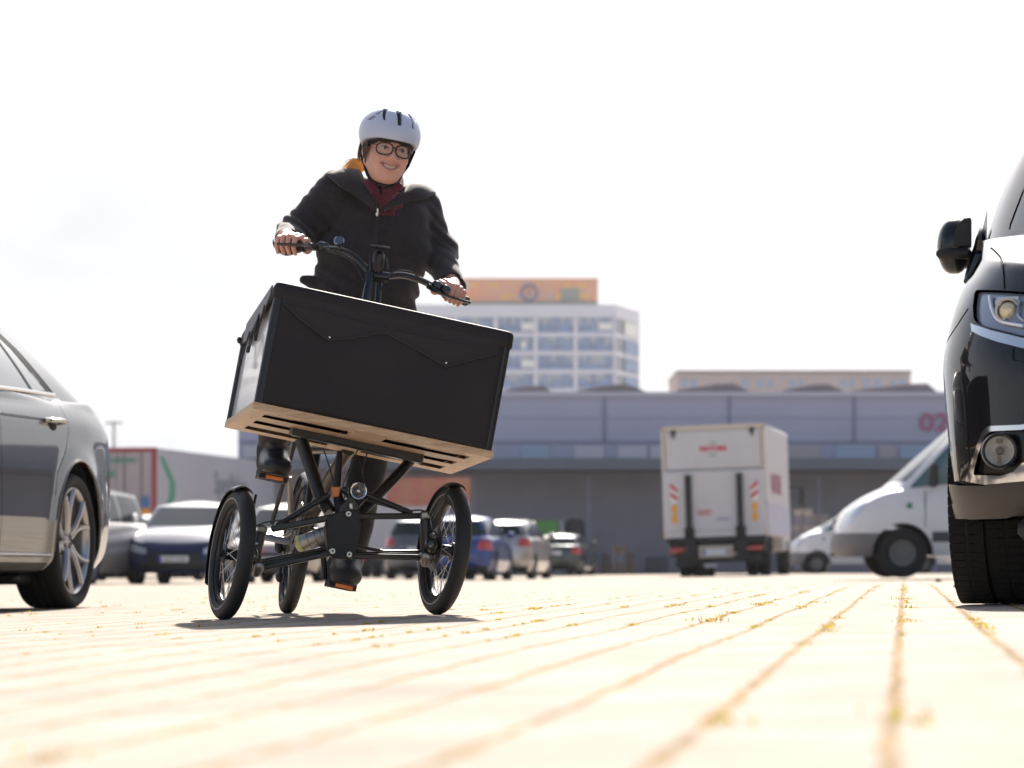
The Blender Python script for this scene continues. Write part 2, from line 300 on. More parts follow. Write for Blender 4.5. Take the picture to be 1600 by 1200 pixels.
# ---- hall
def hall():
    Y0 = 118; s = FPX/Y0
    def hx(px): return (px-800)/s
    def hz(py): return CH-(py-HZ)/s
    x0, x1 = hx(372), 75.0
    t = thing('warehouse_hall', 'long grey lavender warehouse hall with dark canopy and roof lights across the yard', 'building', ((x0+x1)/2, Y0, 0), world=True)
    mW = mat('hall_panel', (.43, .44, .58), .6, var=.06, vscale=.3); mD = mat('hall_seam', (.26, .27, .38), .7)
    mb = MB(); mb.box(((x0+x1)/2, Y0+17, (hz(613)-.0)/2+.0), (x1-x0, 34, hz(613))); mb.build('wall', mW, t, smooth=False)
    mb = MB(); mb.box(((x0+x1)/2, Y0-.09, hz(616)), (x1-x0+.2, .16, .16)); mb.build('parapet_trim', mat('hall_trim', (.55, .55, .66), .5), t, smooth=False)
    mb = MB()
    for px in range(555, 2600, 195):
        mb.box((hx(px-.5), Y0-.03, (hz(616)+hz(692))/2), (.11, .05, hz(618)-hz(692)))
    mb.box(((x0+x1)/2, Y0-.025, hz(653)), (x1-x0, .012, .02)); mb.box(((x0+x1)/2, Y0-.03, hz(691)), (x1-x0, .05, .09))
    mb.build('panel_joint', mD, t, smooth=False)
    # window band above the canopy
    rnd = random.Random(5); x = hx(378); k = 0
    glass = [mat('band_glass_blue', (.32, .42, .58), .15, spec=.6), mat('band_glass_pale', (.56, .53, .6), .25, spec=.6), mat('band_glass_pink', (.47, .40, .43), .4), mat('band_white', (.62, .62, .64), .5)]
    while x < hx(2500):
        w = rnd.choice([.8, 1.2, 1.6, 2.2]); mb = MB(); mb.box((x+w/2, Y0-.05, (hz(696)+hz(720))/2), (w-.12, .06, hz(696)-hz(720)-.06))
        if k < 60: mb.build('window', glass[rnd.choice([0, 1, 1, 2, 2, 3])], t, smooth=False)
        x += w; k += 1
        if rnd.random() < .25: x += rnd.choice([.4, .8])
    mb = MB(); mb.box(((x0+x1)/2, Y0-.12, hz(718.5)), (x1-x0, .12, .12)); mb.build('window_sill', mat('band_white', (.62, .62, .64), .5), t, smooth=False)
    mb = MB(); mb.box(((x0+x1)/2, Y0-1.6, hz(729)), (x1-x0+.6, 3.2, .42)); mb.build('canopy', mat('canopy_slate', (.13, .15, .19), .6, var=.1, vscale=.5), t, smooth=False)
    mb = MB(); mb.box(((x0+x1)/2, Y0-.06, hz(741)), (x1-x0, .1, .2)); mb.build('lintel', mat('hall_lintel', (.27, .25, .29), .6), t, smooth=False)
    # sliding doors under the canopy
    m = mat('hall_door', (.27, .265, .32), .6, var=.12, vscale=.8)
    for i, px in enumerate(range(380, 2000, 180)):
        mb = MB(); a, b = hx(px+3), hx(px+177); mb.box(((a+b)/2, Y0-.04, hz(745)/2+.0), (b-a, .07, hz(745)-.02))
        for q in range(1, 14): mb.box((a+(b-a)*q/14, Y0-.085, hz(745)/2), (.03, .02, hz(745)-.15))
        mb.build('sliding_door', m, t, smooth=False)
    # roof lights
    mR = mat('roof_light_cladding', (.25, .215, .205), .7, var=.2, vscale=1.)
    for a, pk, e, tp in [(415, 480, 500, 599), (590, 672, 698, 598), (786, 850, 872, 599), (903, 984, 1022, 597), (1060, 1150, 1185, 596), (1228, 1300, 1335, 597), (1338, 1455, 1482, 596), (1520, 1630, 1660, 596), (1700, 1800, 1840, 597)]:
        q = [(hx(a), hz(614)), (hx(a), hz(607)), (hx(pk)-.6, hz(tp+.8)), (hx(pk), hz(tp)), (hx(e)-.25, hz(609)), (hx(e), hz(614))]
        mb = MB(); mb.prism(q, Y0+1.2, Y0+30); mb.build('roof_light', mR, t, smooth=False)
    # the red number, half hidden by the black car
    z = mat('sign_red', (.40, .12, .24), .5)
    text_mesh('bay_number', '02', .92, z, t, (hx(1436), Y0-.06, hz(673)), align='LEFT', ext=.02, bold=.02, sx=1.22)
    mb = MB(); mb.box((hx(655), Y0-3.28, hz(770)), (4.2, .08, hz(752)-hz(788))); 
hall()

# ---- tower
def tower():
    Y0 = 560.; s = FPX/Y0
    def X(px): return (px-800)/s
    def Z(py): return CH-(py-HZ)/s
    t = thing('office_tower', 'white office tower with rows of blue windows and an orange rooftop block', 'building', (X(800), Y0, 0), world=True)
    mc = mat('tower_concrete', (.76, .77, .86), .7, var=.04, vscale=.1)
    xa, xb, xc = X(560), X(962), X(995)*1.05; ztop = Z(476)
    # carcass set back behind the window bands
    def ring(y0): return [(xa, y0), (xb, y0), (xc, y0+16), (xc, y0+30), (xa, y0+30)]
    mb = MB(); r0 = ring(Y0+.5); n = 5
    mb.add([(a, b, 0) for a, b in r0]+[(a, b, ztop-.4) for a, b in r0], [tuple(range(5)), tuple(range(5, 10))]+[(i, (i+1) % 5, (i+1) % 5+5, i+5) for i in range(5)])
    mb.build('core', mat('tower_core', (.3, .32, .38), .5), t, smooth=False)
    mb = MB(); pitch = 29.0
    def band(z0, z1, pr=0.):
        r = [(xa-pr, Y0-pr), (xb, Y0-pr), (xc+pr, Y0+16), (xc+pr, Y0+30), (xa-pr, Y0+30)]
        mb.add([(a, b, z0) for a, b in r]+[(a, b, z1) for a, b in r], [tuple(range(5)), tuple(range(5, 10))]+[(i, (i+1) % 5, (i+1) % 5+5, i+5) for i in range(5)])
    band(Z(496), ztop)
    rows = [497+pitch*i for i in range(14)]
    for i, y in enumerate(rows): band(Z(y+pitch), Z(y+22.5), -.03)
    mb.build('floor_band', mc, t, smooth=False, weld=0)
    cols = [(840.5-62.5*k, 895-62.5*k) for k in range(1, 5)]+[(841, 896), (903, 958)]
    mb = MB(); ed = sorted([X(b)for a, b in cols]); 
    for a, b in [(896, 903)]+[(896-62.5*k, 903-62.5*k) for k in range(1, 6)]+[(958, 962)]:
        mb.box(((X(a)+X(b))/2, Y0+.1, Z(690)/1), (X(b)-X(a), .5, (Z(497)-Z(885))))
        mb.v[-8:] = [(q[0], q[1], q[2]-Z(690)+(Z(497)+Z(885))/2) for q in mb.v[-8:]]
    mb.build('pier', mc, t, smooth=False)
    gl = [mat('tower_glass_a', (.16, .27, .52), .35, spec=.4, var=.4, vscale=.5), mat('tower_glass_b', (.20, .32, .56), .35, spec=.4, var=.4, vscale=.8)]; lit = mat('tower_lit_blind', (.9, .9, .86), .5)
    blind = mat('tower_blind', (.42, .47, .55), .6)
    rnd = random.Random(9)
    for i, y in enumerate(rows[:4]):
        for j, (a, b) in enumerate(cols):
            mb = MB(); mb.box(((X(a)+X(b))/2, Y0+.35, (Z(y)+Z(y+22.5))/2), (X(b)-X(a), .1, Z(y)-Z(y+22.5)))
            mb.mi = 2
            for k in range(1, 8): mb.box((X(a)+(X(b)-X(a))*k/8, Y0+.27, (Z(y)+Z(y+22.5))/2), (.13, .06, Z(y)-Z(y+22.5)))
            mb.box(((X(a)+X(b))/2, Y0+.26, Z(y+7)), (X(b)-X(a), .05, .12))
            mb.mi = 1
            for (pa, pb, rr) in {(0, 4): [(815, 835, 0)], (0, 5): [(935, 957, 0)], (1, 4): [], (2, 4): []}.get((i, j), []): pass
            hit = {(0, 0): (815, 835), (0, 5): (935, 957), (1, 0): (815, 822), (2, 0): (815, 834)}.get((i, j))
            if hit: mb.box(((X(hit[0])+X(hit[1]))/2, Y0+.23, Z(y+13)), (X(hit[1])-X(hit[0]), .04, 1.3))
            mb.mi = 3
            for k in range(8):
                if rnd.random() < .45: hgt = rnd.uniform(.4, 1.6); mb.box((X(a)+(X(b)-X(a))*(k+.5)/8, Y0+.28, Z(y)-hgt/2), ((X(b)-X(a))/8-.15, .03, hgt))
            mb.build('window', [gl[(i+j) % 2], lit, mat('tower_mullion', (.5, .52, .58), .5), blind], t, smooth=False, weld=0)
    # side windows on the chamfer
    for i, y in enumerate(rows[:5]):
        mb = MB(); p0 = Vector((xb+(xc-xb)*.35, Y0+16*.35, 0)); p1 = Vector((xb+(xc-xb)*.92, Y0+16*.92, 0)); nn = Vector((16, -(xc-xb), 0)).normalized()*.12
        a, b = p0+nn, p1+nn; mb.add([a+Vector((0, 0, Z(y+22))), b+Vector((0, 0, Z(y+22))), b+Vector((0, 0, Z(y+1))), a+Vector((0, 0, Z(y+1)))], [(0, 1, 2, 3)])
        mb.build('side_window', lit if i == 0 else gl[0], t, smooth=False)
    # rooftop block
    mo = mat('rooftop_orange', (.92, .36, .15), .6, var=.35, vscale=.25, vcol2=(.75, .45, .33))
    xa2, xb2 = X(722), X(935); mb = MB(); mb.box(((xa2+xb2)/2, Y0+9, (ztop+Z(433))/2), (xb2-xa2, 14, Z(433)-ztop)); mb.build('rooftop_block', mo, t, smooth=False)
    rnd = random.Random(2)
    for k in range(22):
        a = X(726+rnd.random()*195); mb = MB(); mb.box((a, Y0+1.96-.01*k/26, Z(rnd.choice([444, 462, 463, 461]))), (rnd.uniform(.8, 2.2), .06, rnd.uniform(.6, 1.1)))
        mb.build('rooftop_panel', mat('rooftop_yellow', (.9, .5, .14), .5) if rnd.random() < .65 else mat('rooftop_pale', (.7, .48, .40), .6), t, smooth=False)
    mb = MB(); mb.box((X(891), Y0+1.85, Z(459)), (X(906)-X(877), .1, Z(450)-Z(470))); mb.box(((xa2+xb2)/2, Y0+1.88, Z(472)), (xb2-xa2, .1, .5)); mb.build('rooftop_louvre', mat('rooftop_greygreen', (.34, .36, .30), .7), t, smooth=False)
    mb = MB(); mb.tube([(X(827)+1.35*math.cos(a), Y0+1.7, Z(456)+1.35*math.sin(a)) for a in np.linspace(0, 2*math.pi, 32, endpoint=False)], .24, 8, closed=True)
    mb.box((X(827), Y0+1.8, Z(456)), (.22, .1, 1.7)); mb.box((X(827), Y0+1.8, Z(469)), (1.1, .1, .25)); mb.build('round_emblem', mat('emblem_blue', (.22, .2, .34), .5), t)
tower()

def annex():
    Y0 = 230.; s = FPX/Y0
    def X(px): return (px-800)/s
    def Z(py): return CH-(py-HZ)/s
    t = thing('beige_block', 'flat roofed beige building with a strip of small windows rising behind the hall', 'building', (X(1240), Y0, 0), world=True)
    mb = MB(); mb.box((X(1240.5), Y0+6, Z(582)/2), (X(1423)-X(1058), 12, Z(582))); mb.build('wall', mat('annex_beige', (.58, .50, .49), .8, var=.08, vscale=.5), t, smooth=False)
    mb = MB(); mb.box((X(1240.5), Y0+6, Z(581)), (X(1424)-X(1057), 12.3, .18)); mb.build('roof_edge', mat('annex_edge', (.30, .27, .27), .7), t, smooth=False)
    for px, w in [(1070, 9), (1084, 10), (1165, 10), (1188, 8), (1203, 9), (1238, 8), (1250, 6), (1318, 10), (1332, 9), (1355, 12), (1372, 11), (1395, 10), (1410, 10)]:
        mb = MB(); mb.box((X(px), Y0-.03, Z(599)), (w/s, .08, 14/s)); mb.build('window', mat('annex_glass', (.42, .48, .6), .2), t, smooth=False)
annex()

def lamp_mast():
    Y0 = 190.; p = P(178, 660, Y0); t = thing('light_mast', 'thin tall light mast with cross arm rising behind the trailer', 'street lamp', (p.x, Y0, 0))
    mb = MB(); mb.tube([(0, 0, 0), (0, 0, p.z)], [.14, .08], 8); mb.build('pole', mat('mast_metal', (.45, .45, .47), .5), t)
    mb = MB(); mb.box((0, 0, p.z), (.9, .1, .07)); mb.build('cross_arm', mat('mast_metal', (.45, .45, .47), .5), t)
    for sx in (-.42, -.14, .14, .42):
        mb = MB(); mb.box((sx, 0, p.z-.06), (.2, .25, .08), bev=.02); mb.build('lamp_head', mat('mast_head', (.4, .4, .4), .5), t)
lamp_mast()
def haze():
    mb = MB(); mb.box((0, 290, 29), (900, 700, 62)); m = bpy.data.materials.new('haze_air'); m.use_nodes = True; n = m.node_tree; n.nodes.clear()
    o_ = n.nodes.new('ShaderNodeOutputMaterial'); v = n.nodes.new('ShaderNodeVolumePrincipled'); v.inputs['Color'].default_value = (.93, .94, 1, 1); v.inputs['Density'].default_value = .00009; v.inputs['Anisotropy'].default_value = .35
    n.links.new(v.outputs[0], o_.inputs['Volume']); o = mb.build('haze', m, smooth=False); o['kind'] = 'stuff'; o['label'] = 'thin pale haze over the yard and the far buildings'
haze()
# ================================================================== vehicles
from mathutils.bvhtree import BVHTree
def pch(xs, zs):
    xs = np.array(xs, float); zs = np.array(zs, float)
    d = np.diff(zs)/np.diff(xs); m = np.zeros(len(xs)); m[0] = d[0]; m[-1] = d[-1]
    for i in range(1, len(xs)-1):
        m[i] = 0 if d[i-1]*d[i] <= 0 else 2/(1/d[i-1]+1/d[i])
    def f(x):
        x = np.clip(np.asarray(x, float), xs[0], xs[-1]); k = np.clip(np.searchsorted(xs, x)-1, 0, len(xs)-2)
        h = xs[k+1]-xs[k]; t = (x-xs[k])/h
        return (2*t**3-3*t*t+1)*zs[k]+(t**3-2*t*t+t)*h*m[k]+(-2*t**3+3*t*t)*zs[k+1]+(t**3-t*t)*h*m[k+1]
    return f
def inpoly(x, y, poly):
    c = False; j = len(poly)-1
    for i in range(len(poly)):
        a, b = poly[i], poly[j]
        if (a[1] > y) != (b[1] > y) and x < (b[0]-a[0])*(y-a[1])/(b[1]-a[1])+a[0]: c = not c
        j = i
    return c
def roundp(poly, r=.03, k=3):
    out = []; n = len(poly)
    for i in range(n):
        p = Vector(poly[i]); a = Vector(poly[i-1])-p; b = Vector(poly[(i+1) % n])-p; q = min(r, a.length*.45, b.length*.45)
        s, e = p+a.normalized()*q, p+b.normalized()*q
        for t in range(k+1):
            u = t/k; out.append(tuple((1-u)**2*s+2*u*(1-u)*p+u*u*e))
    return out
def circ(cy, cz, r, n=36): return [(cy+r*math.cos(2*math.pi*i/n), cz+r*math.sin(2*math.pi*i/n)) for i in range(n)]
def strip(pts, w):      # thin polygon round a polyline
    p = [Vector(q) for q in pts]; l, r_ = [], []
    for i in range(len(p)):
        t = (p[min(i+1, len(p)-1)]-p[max(i-1, 0)]).normalized(); n = Vector((-t.y, t.x))*w/2; l.append(tuple(p[i]+n)); r_.append(tuple(p[i]-n))
    return l+r_[::-1]
class Body:
    uid = 9000
    def __init__(s, rings, nf, ns, nr, centre=True):
        """rings: dicts yf, yr, hw(y), z(y), df, dr, nf, nr"""
        V = []
        for r in rings:
            half = []
            yf, yr = r['yf'], r['yr']; ca, cb = yf+r['df'], yr-r['dr']
            for i in range(nf):
                th = math.pi/2*i/nf; e = 2/r.get('nf', 2.6); half.append((math.sin(th)**e, yf+r['df']*(1-math.cos(th)**e)))
            for i in range(ns): half.append((1., ca+(cb-ca)*i/ns))
            for i in range(nr+1):
                th = math.pi/2*(1-i/nr); e = 2/r.get('nr', 2.6); half.append((max(0, math.sin(th))**e, yr-r['dr']*(1-math.cos(th)**e)))
            half[-1] = (0., yr); half[0] = (0., yf)
            row = [(f*float(r['hw'](y)), y, float(r['z'](y))+(float(r['crown'](f)) if 'crown' in r else 0)) for f, y in half]
            V.append(row)
        s.V = V; A = np.array(V)
        s.bm = bmesh.new(); n = A.shape[1]; G = []
        for row in A:
            f = [s.bm.verts.new(p) for p in row]; b = [s.bm.verts.new((-p[0], p[1], p[2])) for p in row[1:-1][::-1]]; G.append(f+b)
        N = len(G[0]); s.lay = s.bm.faces.layers.int.new('reg')
        for a, b in zip(G[:-1], G[1:]):
            for i in range(N):
                j = (i+1) % N; s.bm.faces.new((a[i], a[j], b[j], b[i]))
        # close the roof with quads
        last = G[-1]; h = n
        for i in range(n-1):
            a, b = last[i], last[i+1]; c, d = last[(N-i-1) % N], last[(N-i) % N]
            vs = []
            for v in (a, b, c, d):
                if v not in vs: vs.append(v)
            if len(vs) >= 3:
                try: s.bm.faces.new(vs)
                except ValueError: pass
        bmesh.ops.recalc_face_normals(s.bm, faces=s.bm.faces); s.names = {}
    def bvh(s): s.bm.faces.ensure_lookup_table(); return BVHTree.FromBMesh(s.bm)
    def cut(s, name, proj, poly, filt=None, only=None):
        rid = s.names.setdefault(name, len(s.names)+1); ia, ib = (1, 2) if proj == 'side' else ((0, 2) if proj == 'front' else (0, 1))
        xs = [p[0] for p in poly]; ys = [p[1] for p in poly]; bb = (min(xs)-.01, max(xs)+.01, min(ys)-.01, max(ys)+.01)
        cand = []
        for f in s.bm.faces:
            c = f.calc_center_median()
            if filt and not filt(c, f.normal): continue
            if only is not None and f[s.lay] not in only: continue
            A = [v.co[ia] for v in f.verts]; B = [v.co[ib] for v in f.verts]
            if max(A) < bb[0] or min(A) > bb[1] or max(B) < bb[2] or min(B) > bb[3]: continue
            cand.append(f)
        live = set(cand)
        for i in range(len(poly)):
            a, b = poly[i-1], poly[i]; d = (b[0]-a[0], b[1]-a[1])
            if abs(d[0])+abs(d[1]) < 1e-6: continue
            e = (min(a[0], b[0])-1e-4, max(a[0], b[0])+1e-4, min(a[1], b[1])-1e-4, max(a[1], b[1])+1e-4); sel = []
            for f in live:
                A = [v.co[ia] for v in f.verts]; B = [v.co[ib] for v in f.verts]
                if max(A) < e[0] or min(A) > e[1] or max(B) < e[2] or min(B) > e[3]: continue
                sel.append(f)
            if not sel: continue
            co = [0, 0, 0]; no = [0, 0, 0]; co[ia], co[ib] = a; no[ia], no[ib] = -d[1], d[0]
            es = {x for f in sel for x in f.edges}; vs = {v for f in sel for v in f.verts}
            r = bmesh.ops.bisect_plane(s.bm, geom=list(vs)+list(es)+sel, dist=1e-5, plane_co=co, plane_no=no)
            live = {f for f in live if f.is_valid} | {x for x in r['geom'] if isinstance(x, bmesh.types.BMFace) and x.is_valid}
            live |= {f for x in r['geom_cut'] if isinstance(x, bmesh.types.BMEdge) for f in x.link_faces if (not filt or filt(f.calc_center_median(), f.normal)) and (only is None or f[s.lay] in only)}
        for f in live:
            c = f.calc_center_median()
            if filt and not filt(c, f.normal): continue
            if only is not None and f[s.lay] not in only: continue
            if inpoly(c[ia], c[ib], poly): f[s.lay] = rid
        return rid
    def part(s, name, reg, m, parent, inset=0., solid=0., sub=True, ang=35, grow=0., sides=None, crease=None):
        ids = [s.names[r] for r in (reg if isinstance(reg, (list, tuple)) else [reg])] if reg is not None else [0]
        vi = {}; vs = []; fs = []; s.bm.normal_update()
        for f in s.bm.faces:
            if f[s.lay] not in ids: continue
            if sides and not sides(f.calc_center_median()): continue
            q = []
            for v in f.verts:
                if v.index not in vi or True:
                    k = id(v) if False else v
                    if k not in vi: vi[k] = len(vs); vs.append(v.co-v.normal*inset)
                    q.append(vi[k])
            fs.append(q)
        if not fs: return None
        me = bpy.data.meshes.new(name); me.from_pydata([tuple(v) for v in vs], [], fs); me.materials.append(m); shade(me, ang)
        o = bpy.data.objects.new(name, me); link(o, parent)
        if solid: k = o.modifiers.new('s', 'SOLIDIFY'); k.thickness = solid; k.offset = -1 if solid > 0 else 1; k.use_rim = True
        return o
    def islands(s, name, reg, m, parent, **kw):
        """one object for every connected patch of a region"""
        rid = s.names[reg]; fs = {f for f in s.bm.faces if f[s.lay] == rid}; out = []
        while fs:
            seed = fs.pop(); comp = [seed]; st = [seed]
            while st:
                f = st.pop()
                for e in f.edges:
                    for g_ in e.link_faces:
                        if g_ in fs: fs.discard(g_); comp.append(g_); st.append(g_)
            if len(comp) < 2 and sum(f.calc_area() for f in comp) < 1e-4: 
                for f in comp: f[s.lay] = 0
                continue
            Body.uid += 1; s.names['_tmp'] = Body.uid
            for f in comp: f[s.lay] = s.names['_tmp']
            out.append(s.part(name, '_tmp', m, parent, **kw))
        return out
M_RUB = mat('tyre_rubber', (.011, .0105, .011), .8, bump=.25, bscale=180, var=.25, vscale=12)
M_RIM = mat('alloy_rim', (.42, .41, .42), .3, .85); M_DARK = mat('dark_plastic', (.018, .018, .02), .55, bump=.15, bscale=300)
M_WELL = mat('wheel_well_black', (.008, .008, .009), .9); M_GLASS = mat('car_glass', (.008, .018, .024), .03, spec=.35)
M_CHR = mat('chrome', (.75, .75, .77), .1, 1.); M_RED = mat('tail_red', (.42, .02, .02), .2, coat=1); M_LAMP = mat('lamp_lens', (.6, .62, .68), .1, .3, coat=1)
M_PLATE = mat('number_plate', (.75, .75, .75), .4); M_EUB = mat('plate_blue', (.02, .08, .45), .4); M_BLK = mat('plate_black', (.02, .02, .02), .5)
M_DISC = mat('brake_steel', (.35, .34, .33), .35, 1.)
def wheel(parent, c, r, w, side, style='simple', rim_r=None, rz=0., n=40):
    """side +1: outer face towards +x"""
    rr = rim_r or r*.68; mb = MB(); h = w/2; s_ = side
    prof = [(rr*.96, h*.72), (rr+.012, h*.82), (rr+.02, h*.93), (r*.9, h), (r*.955, h*.965), (r*.985, h*.86), (r, h*.7)]
    k = 4 if style != 'simple' else 2; mid = []
    for i in range(k):
        x = h*.6-(i+.5)*(h*1.2/k)
        mid += [(r+.001, x+h*.6/k-.006), (r+.001, x+.006)] if False else []
    gro = []
    for gx in ([-.36, 0, .36] if style != 'simple' else [0]):
        gro += [(r+.002, h*(gx+.075)*-1), (r-.008, h*(gx+.05)*-1), (r-.008, h*(gx-.05)*-1), (r+.002, h*(gx-.075)*-1)]
    gro = [(a, b) for a, b in gro]; gro.sort(key=lambda q: -q[1])
    full = prof+gro+[(a, -b) for a, b in prof[::-1]]
    Mx = Matrix.Translation(Vector(c)) @ Matrix.Rotation(rz, 4, 'Z')
    mb.lathe(full, (0, 0, 0), (1, 0, 0), n); mb.xf(Mx); t = mb.build('wheel', M_RUB, parent, ang=50)
    mb = MB(); q = s_
    if style == 'simple':
        mb.lathe([(rr*.97, -h*.6*q), (rr*.97, h*.7*q), (rr*.9, h*.72*q), (rr*.86, h*.5*q)], (0, 0, 0), (1, 0, 0), 24); mb.mi = 1
        mb.lathe([(0, h*.1*q), (rr*.95, h*.1*q)], (0, 0, 0), (1, 0, 0), 20); mb.mi = 0
        mb.lathe([(0, h*.62*q), (rr*.2, h*.6*q), (rr*.24, h*.4*q)], (0, 0, 0), (1, 0, 0), 14)
        for i in range(5):
            a = i*2*math.pi/5+.3; d = Vector((0, math.cos(a), math.sin(a))); mb.bar(d*rr*.1+Vector((h*.5*q, 0, 0)), d*rr*.9+Vector((h*.62*q, 0, 0)), rr*.2, .02, (1, 0, 0))
        mb.xf(Mx); mb.build('rim', [M_RIM, M_DARK], t)
    elif style == 'steel':
        mb.lathe([(rr*.97, -h*.6*q), (rr*.97, h*.68*q), (rr*.9, h*.66*q), (rr*.86, h*.3*q), (rr*.6, h*.25*q), (rr*.5, h*.5*q), (rr*.25, h*.5*q), (rr*.2, h*.7*q), (0, h*.7*q)], (0, 0, 0), (1, 0, 0), 32)
        mb.xf(Mx); mb.build('rim', [mat('steel_rim', (.16, .155, .16), .5, .3)], t)
    else:
        mb.lathe([(rr*.93, -h*.7*q), (rr*.93, h*.55*q), (rr*.95, h*.78*q), (rr, h*.86*q), (rr*1.015, h*.84*q), (rr*1.01, h*.7*q)], (0, 0, 0), (1, 0, 0), 64)
        mb.lathe([(0, h*.60*q), (rr*.09, h*.60*q), (rr*.11, h*.56*q)], (0, 0, 0), (1, 0, 0), 24)
        mb.lathe([(rr*.11, h*.50*q), (rr*.24, h*.56*q), (rr*.27, h*.5*q), (rr*.27, h*.2*q)], (0, 0, 0), (1, 0, 0), 30)
        for i in range(5):
            a0 = i*2*math.pi/5+math.pi/2+.25
            for sg in (-1, 1):
                p = []
                for tt, off in ((.16, .03), (.45, .085), (.75, .16), (.99, .24)):
                    a = a0+sg*off*1.25; R_ = rr*tt
                    if tt < .3: a = a0+sg*.30
                    p.append(Vector((h*(.5+.27*tt)*q, R_*math.cos(a), R_*math.sin(a))))
                p = catmull(p, 4)
                mb.tube(p, [1]*len(p), 6, sq=(.013, .018), up=(1, 0, 0))
        mb.mi = 1; mb.lathe([(0, -h*.1*q), (rr*.92, -h*.1*q)], (0, 0, 0), (1, 0, 0), 40)
        mb.mi = 2; mb.lathe([(rr*.3, h*.12*q), (rr*.72, h*.12*q), (rr*.72, h*.02*q)], (0, 0, 0), (1, 0, 0), 40)
        mb.xf(Mx); rim = mb.build('rim', [M_RIM, M_WELL, M_DISC], t, ang=45)
        mb = MB()
        for i in range(5):
            a = i*2*math.pi/5+.9; mb.lathe([(0, h*.58*q), (.009, h*.58*q), (.009, h*.4*q)], (0, rr*.17*math.cos(a), rr*.17*math.sin(a)), (1, 0, 0), 6)
        mb.xf(Mx); mb.build('wheel_bolts', M_CHR, rim)
    return t
def plate(parent, c, w=.52, h=.11, side=-1, text=None, blue=True):
    mb = MB(); mb.box(c, (w, .012, h), bev=.004); p = mb.build('number_plate', M_PLATE, parent, smooth=False)
    if blue: mb = MB(); mb.box((c[0]-(w/2-.022)*(1 if side < 0 else -1), c[1]+side*.008, c[2]), (.042, .004, h-.01)); mb.build('blue_band', M_EUB, p, smooth=False)
    if text: 
        t = text_mesh('plate_text', text, h*.82, M_BLK, p, (c[0]+.02, c[1]+side*.008, c[2]-h*.28), (R(90), 0, 0) if side < 0 else (R(90), 0, R(180)), ext=.001, sx=.9)
    return p
def sedan_rings(L, w, zn, zcowl, yc, yw, H, yR, yb, zdeck, belt, wr=.64, zs=.2, nose=.06, tail=.05, gbin=.06, res=1, deck_end=None, prof=None, df=.55, dr=.5, sill_in=.06, taper=None, rise=None, noseprof=None):
    """half-length based rings. belt(y) gives the shoulder height"""
    yf, yr = -L/2, L/2; nl = int(12*res); rings = []
    pf = pch(*(prof or ([0, .12, .35, .6, .85, 1], [.93, .97, 1, 1, .985, .95])))
    tp = pch(*(taper or ([yf, yf+.6, 0, yr-.6, yr], [.955, .99, 1, .99, .94])))
    npf = pch(*(noseprof or ([0, .1, .35, .7, 1], [.09, .03, 0, .03, .12])))
    tpf = pch([0, .12, .4, .75, 1], [.14, .05, 0, .02, tail])
    rise = rise or (lambda y: 0)
    # inner bottom lip
    rings.append(dict(yf=yf+.25, yr=yr-.28, hw=lambda y: w*(1-sill_in)*.88*tp(y), z=lambda y: zs+.03+rise(y), df=df, dr=dr))
    for i in range(nl+1):
        v = i/nl
        rings.append(dict(yf=yf+float(npf(v)), yr=yr-float(tpf(v)), hw=lambda y, v=v: w*float(pf(v))*float(tp(y)), z=lambda y, v=v: zs+rise(y)+(float(belt(y))-zs-rise(y))*v, df=df, dr=dr))
    s = rings[-1]; gb = dict(yf=yc, yr=yb, hw=lambda y: w*.95*float(tp(y))-gbin, z=pch([yc, yc+.35, 0, yb-.35, yb], [zcowl, float(belt(yc+.35))+.035, float(belt(0))+.035, float(belt(yb-.35))+.035, zdeck]), df=.42, dr=.38)
    rf = dict(yf=yw, yr=yR, hw=pch([yw, yw+.4, (yw+yR)/2, yR-.4, yR], [wr*.95, wr, wr*1.01, wr*.99, wr*.93]), z=pch([yw, (yw*.6+yR*.4), yR], [H-.075, H-.03, H-.095]), df=.2, dr=.2)
    def mixr(a, b, t, crown=0, bul=0):
        A, B = a, b
        def lerp(k): return A[k]+(B[k]-A[k])*t
        yf_, yr_, df_, dr_ = lerp('yf'), lerp('yr'), lerp('df'), lerp('dr')
        def mp(y, q):   # matching y on ring q
            u = (y-yf_)/(yr_-yf_); return q['yf']+u*(q['yr']-q['yf'])
        return dict(yf=yf_, yr=yr_, df=df_, dr=dr_, hw=lambda y: (float(A['hw'](mp(y, A)))*(1-t)+float(B['hw'](mp(y, B)))*t)+bul*math.sin(math.pi*t), z=lambda y: float(A['z'](mp(y, A)))*(1-t)+float(B['z'](mp(y, B)))*t+crown*math.sin(math.pi*t)*min(1, max(abs(mp(y, A)-mp(y, B))/.5, .0)))
    kh = int(7*res); kg = int(9*res)
    for i in range(1, kh): rings.append(mixr(s, gb, (i/kh), .045))
    rings.append(gb)
    for i in range(1, kg): rings.append(mixr(gb, rf, i/kg, 0, .018))
    rings.append(rf)
    for t in (.08, .22, .42, .65, .85, .97):
        q = dict(rf); ym = (yw+yR)/2
        q['yf'] = yw+(ym-.75-yw)*t if False else yw+.5*t; q['yr'] = yR-.5*t; q['hw'] = lambda y, t=t: float(rf['hw'](y))*(1-t); q['z'] = lambda y, t=t: float(rf['z'](y))+(.055+.02)*math.sin(t*math.pi/2)
        rings.append(q)
    return rings
def place(t, x, y, deg, dz=0.):
    """heading: the car's nose (local -y) turned by deg about z; sits on the ground with its slope across"""
    t.location = (x, y, g(x, y)+dz); t.rotation_euler = (0, 0, R(deg)); return t

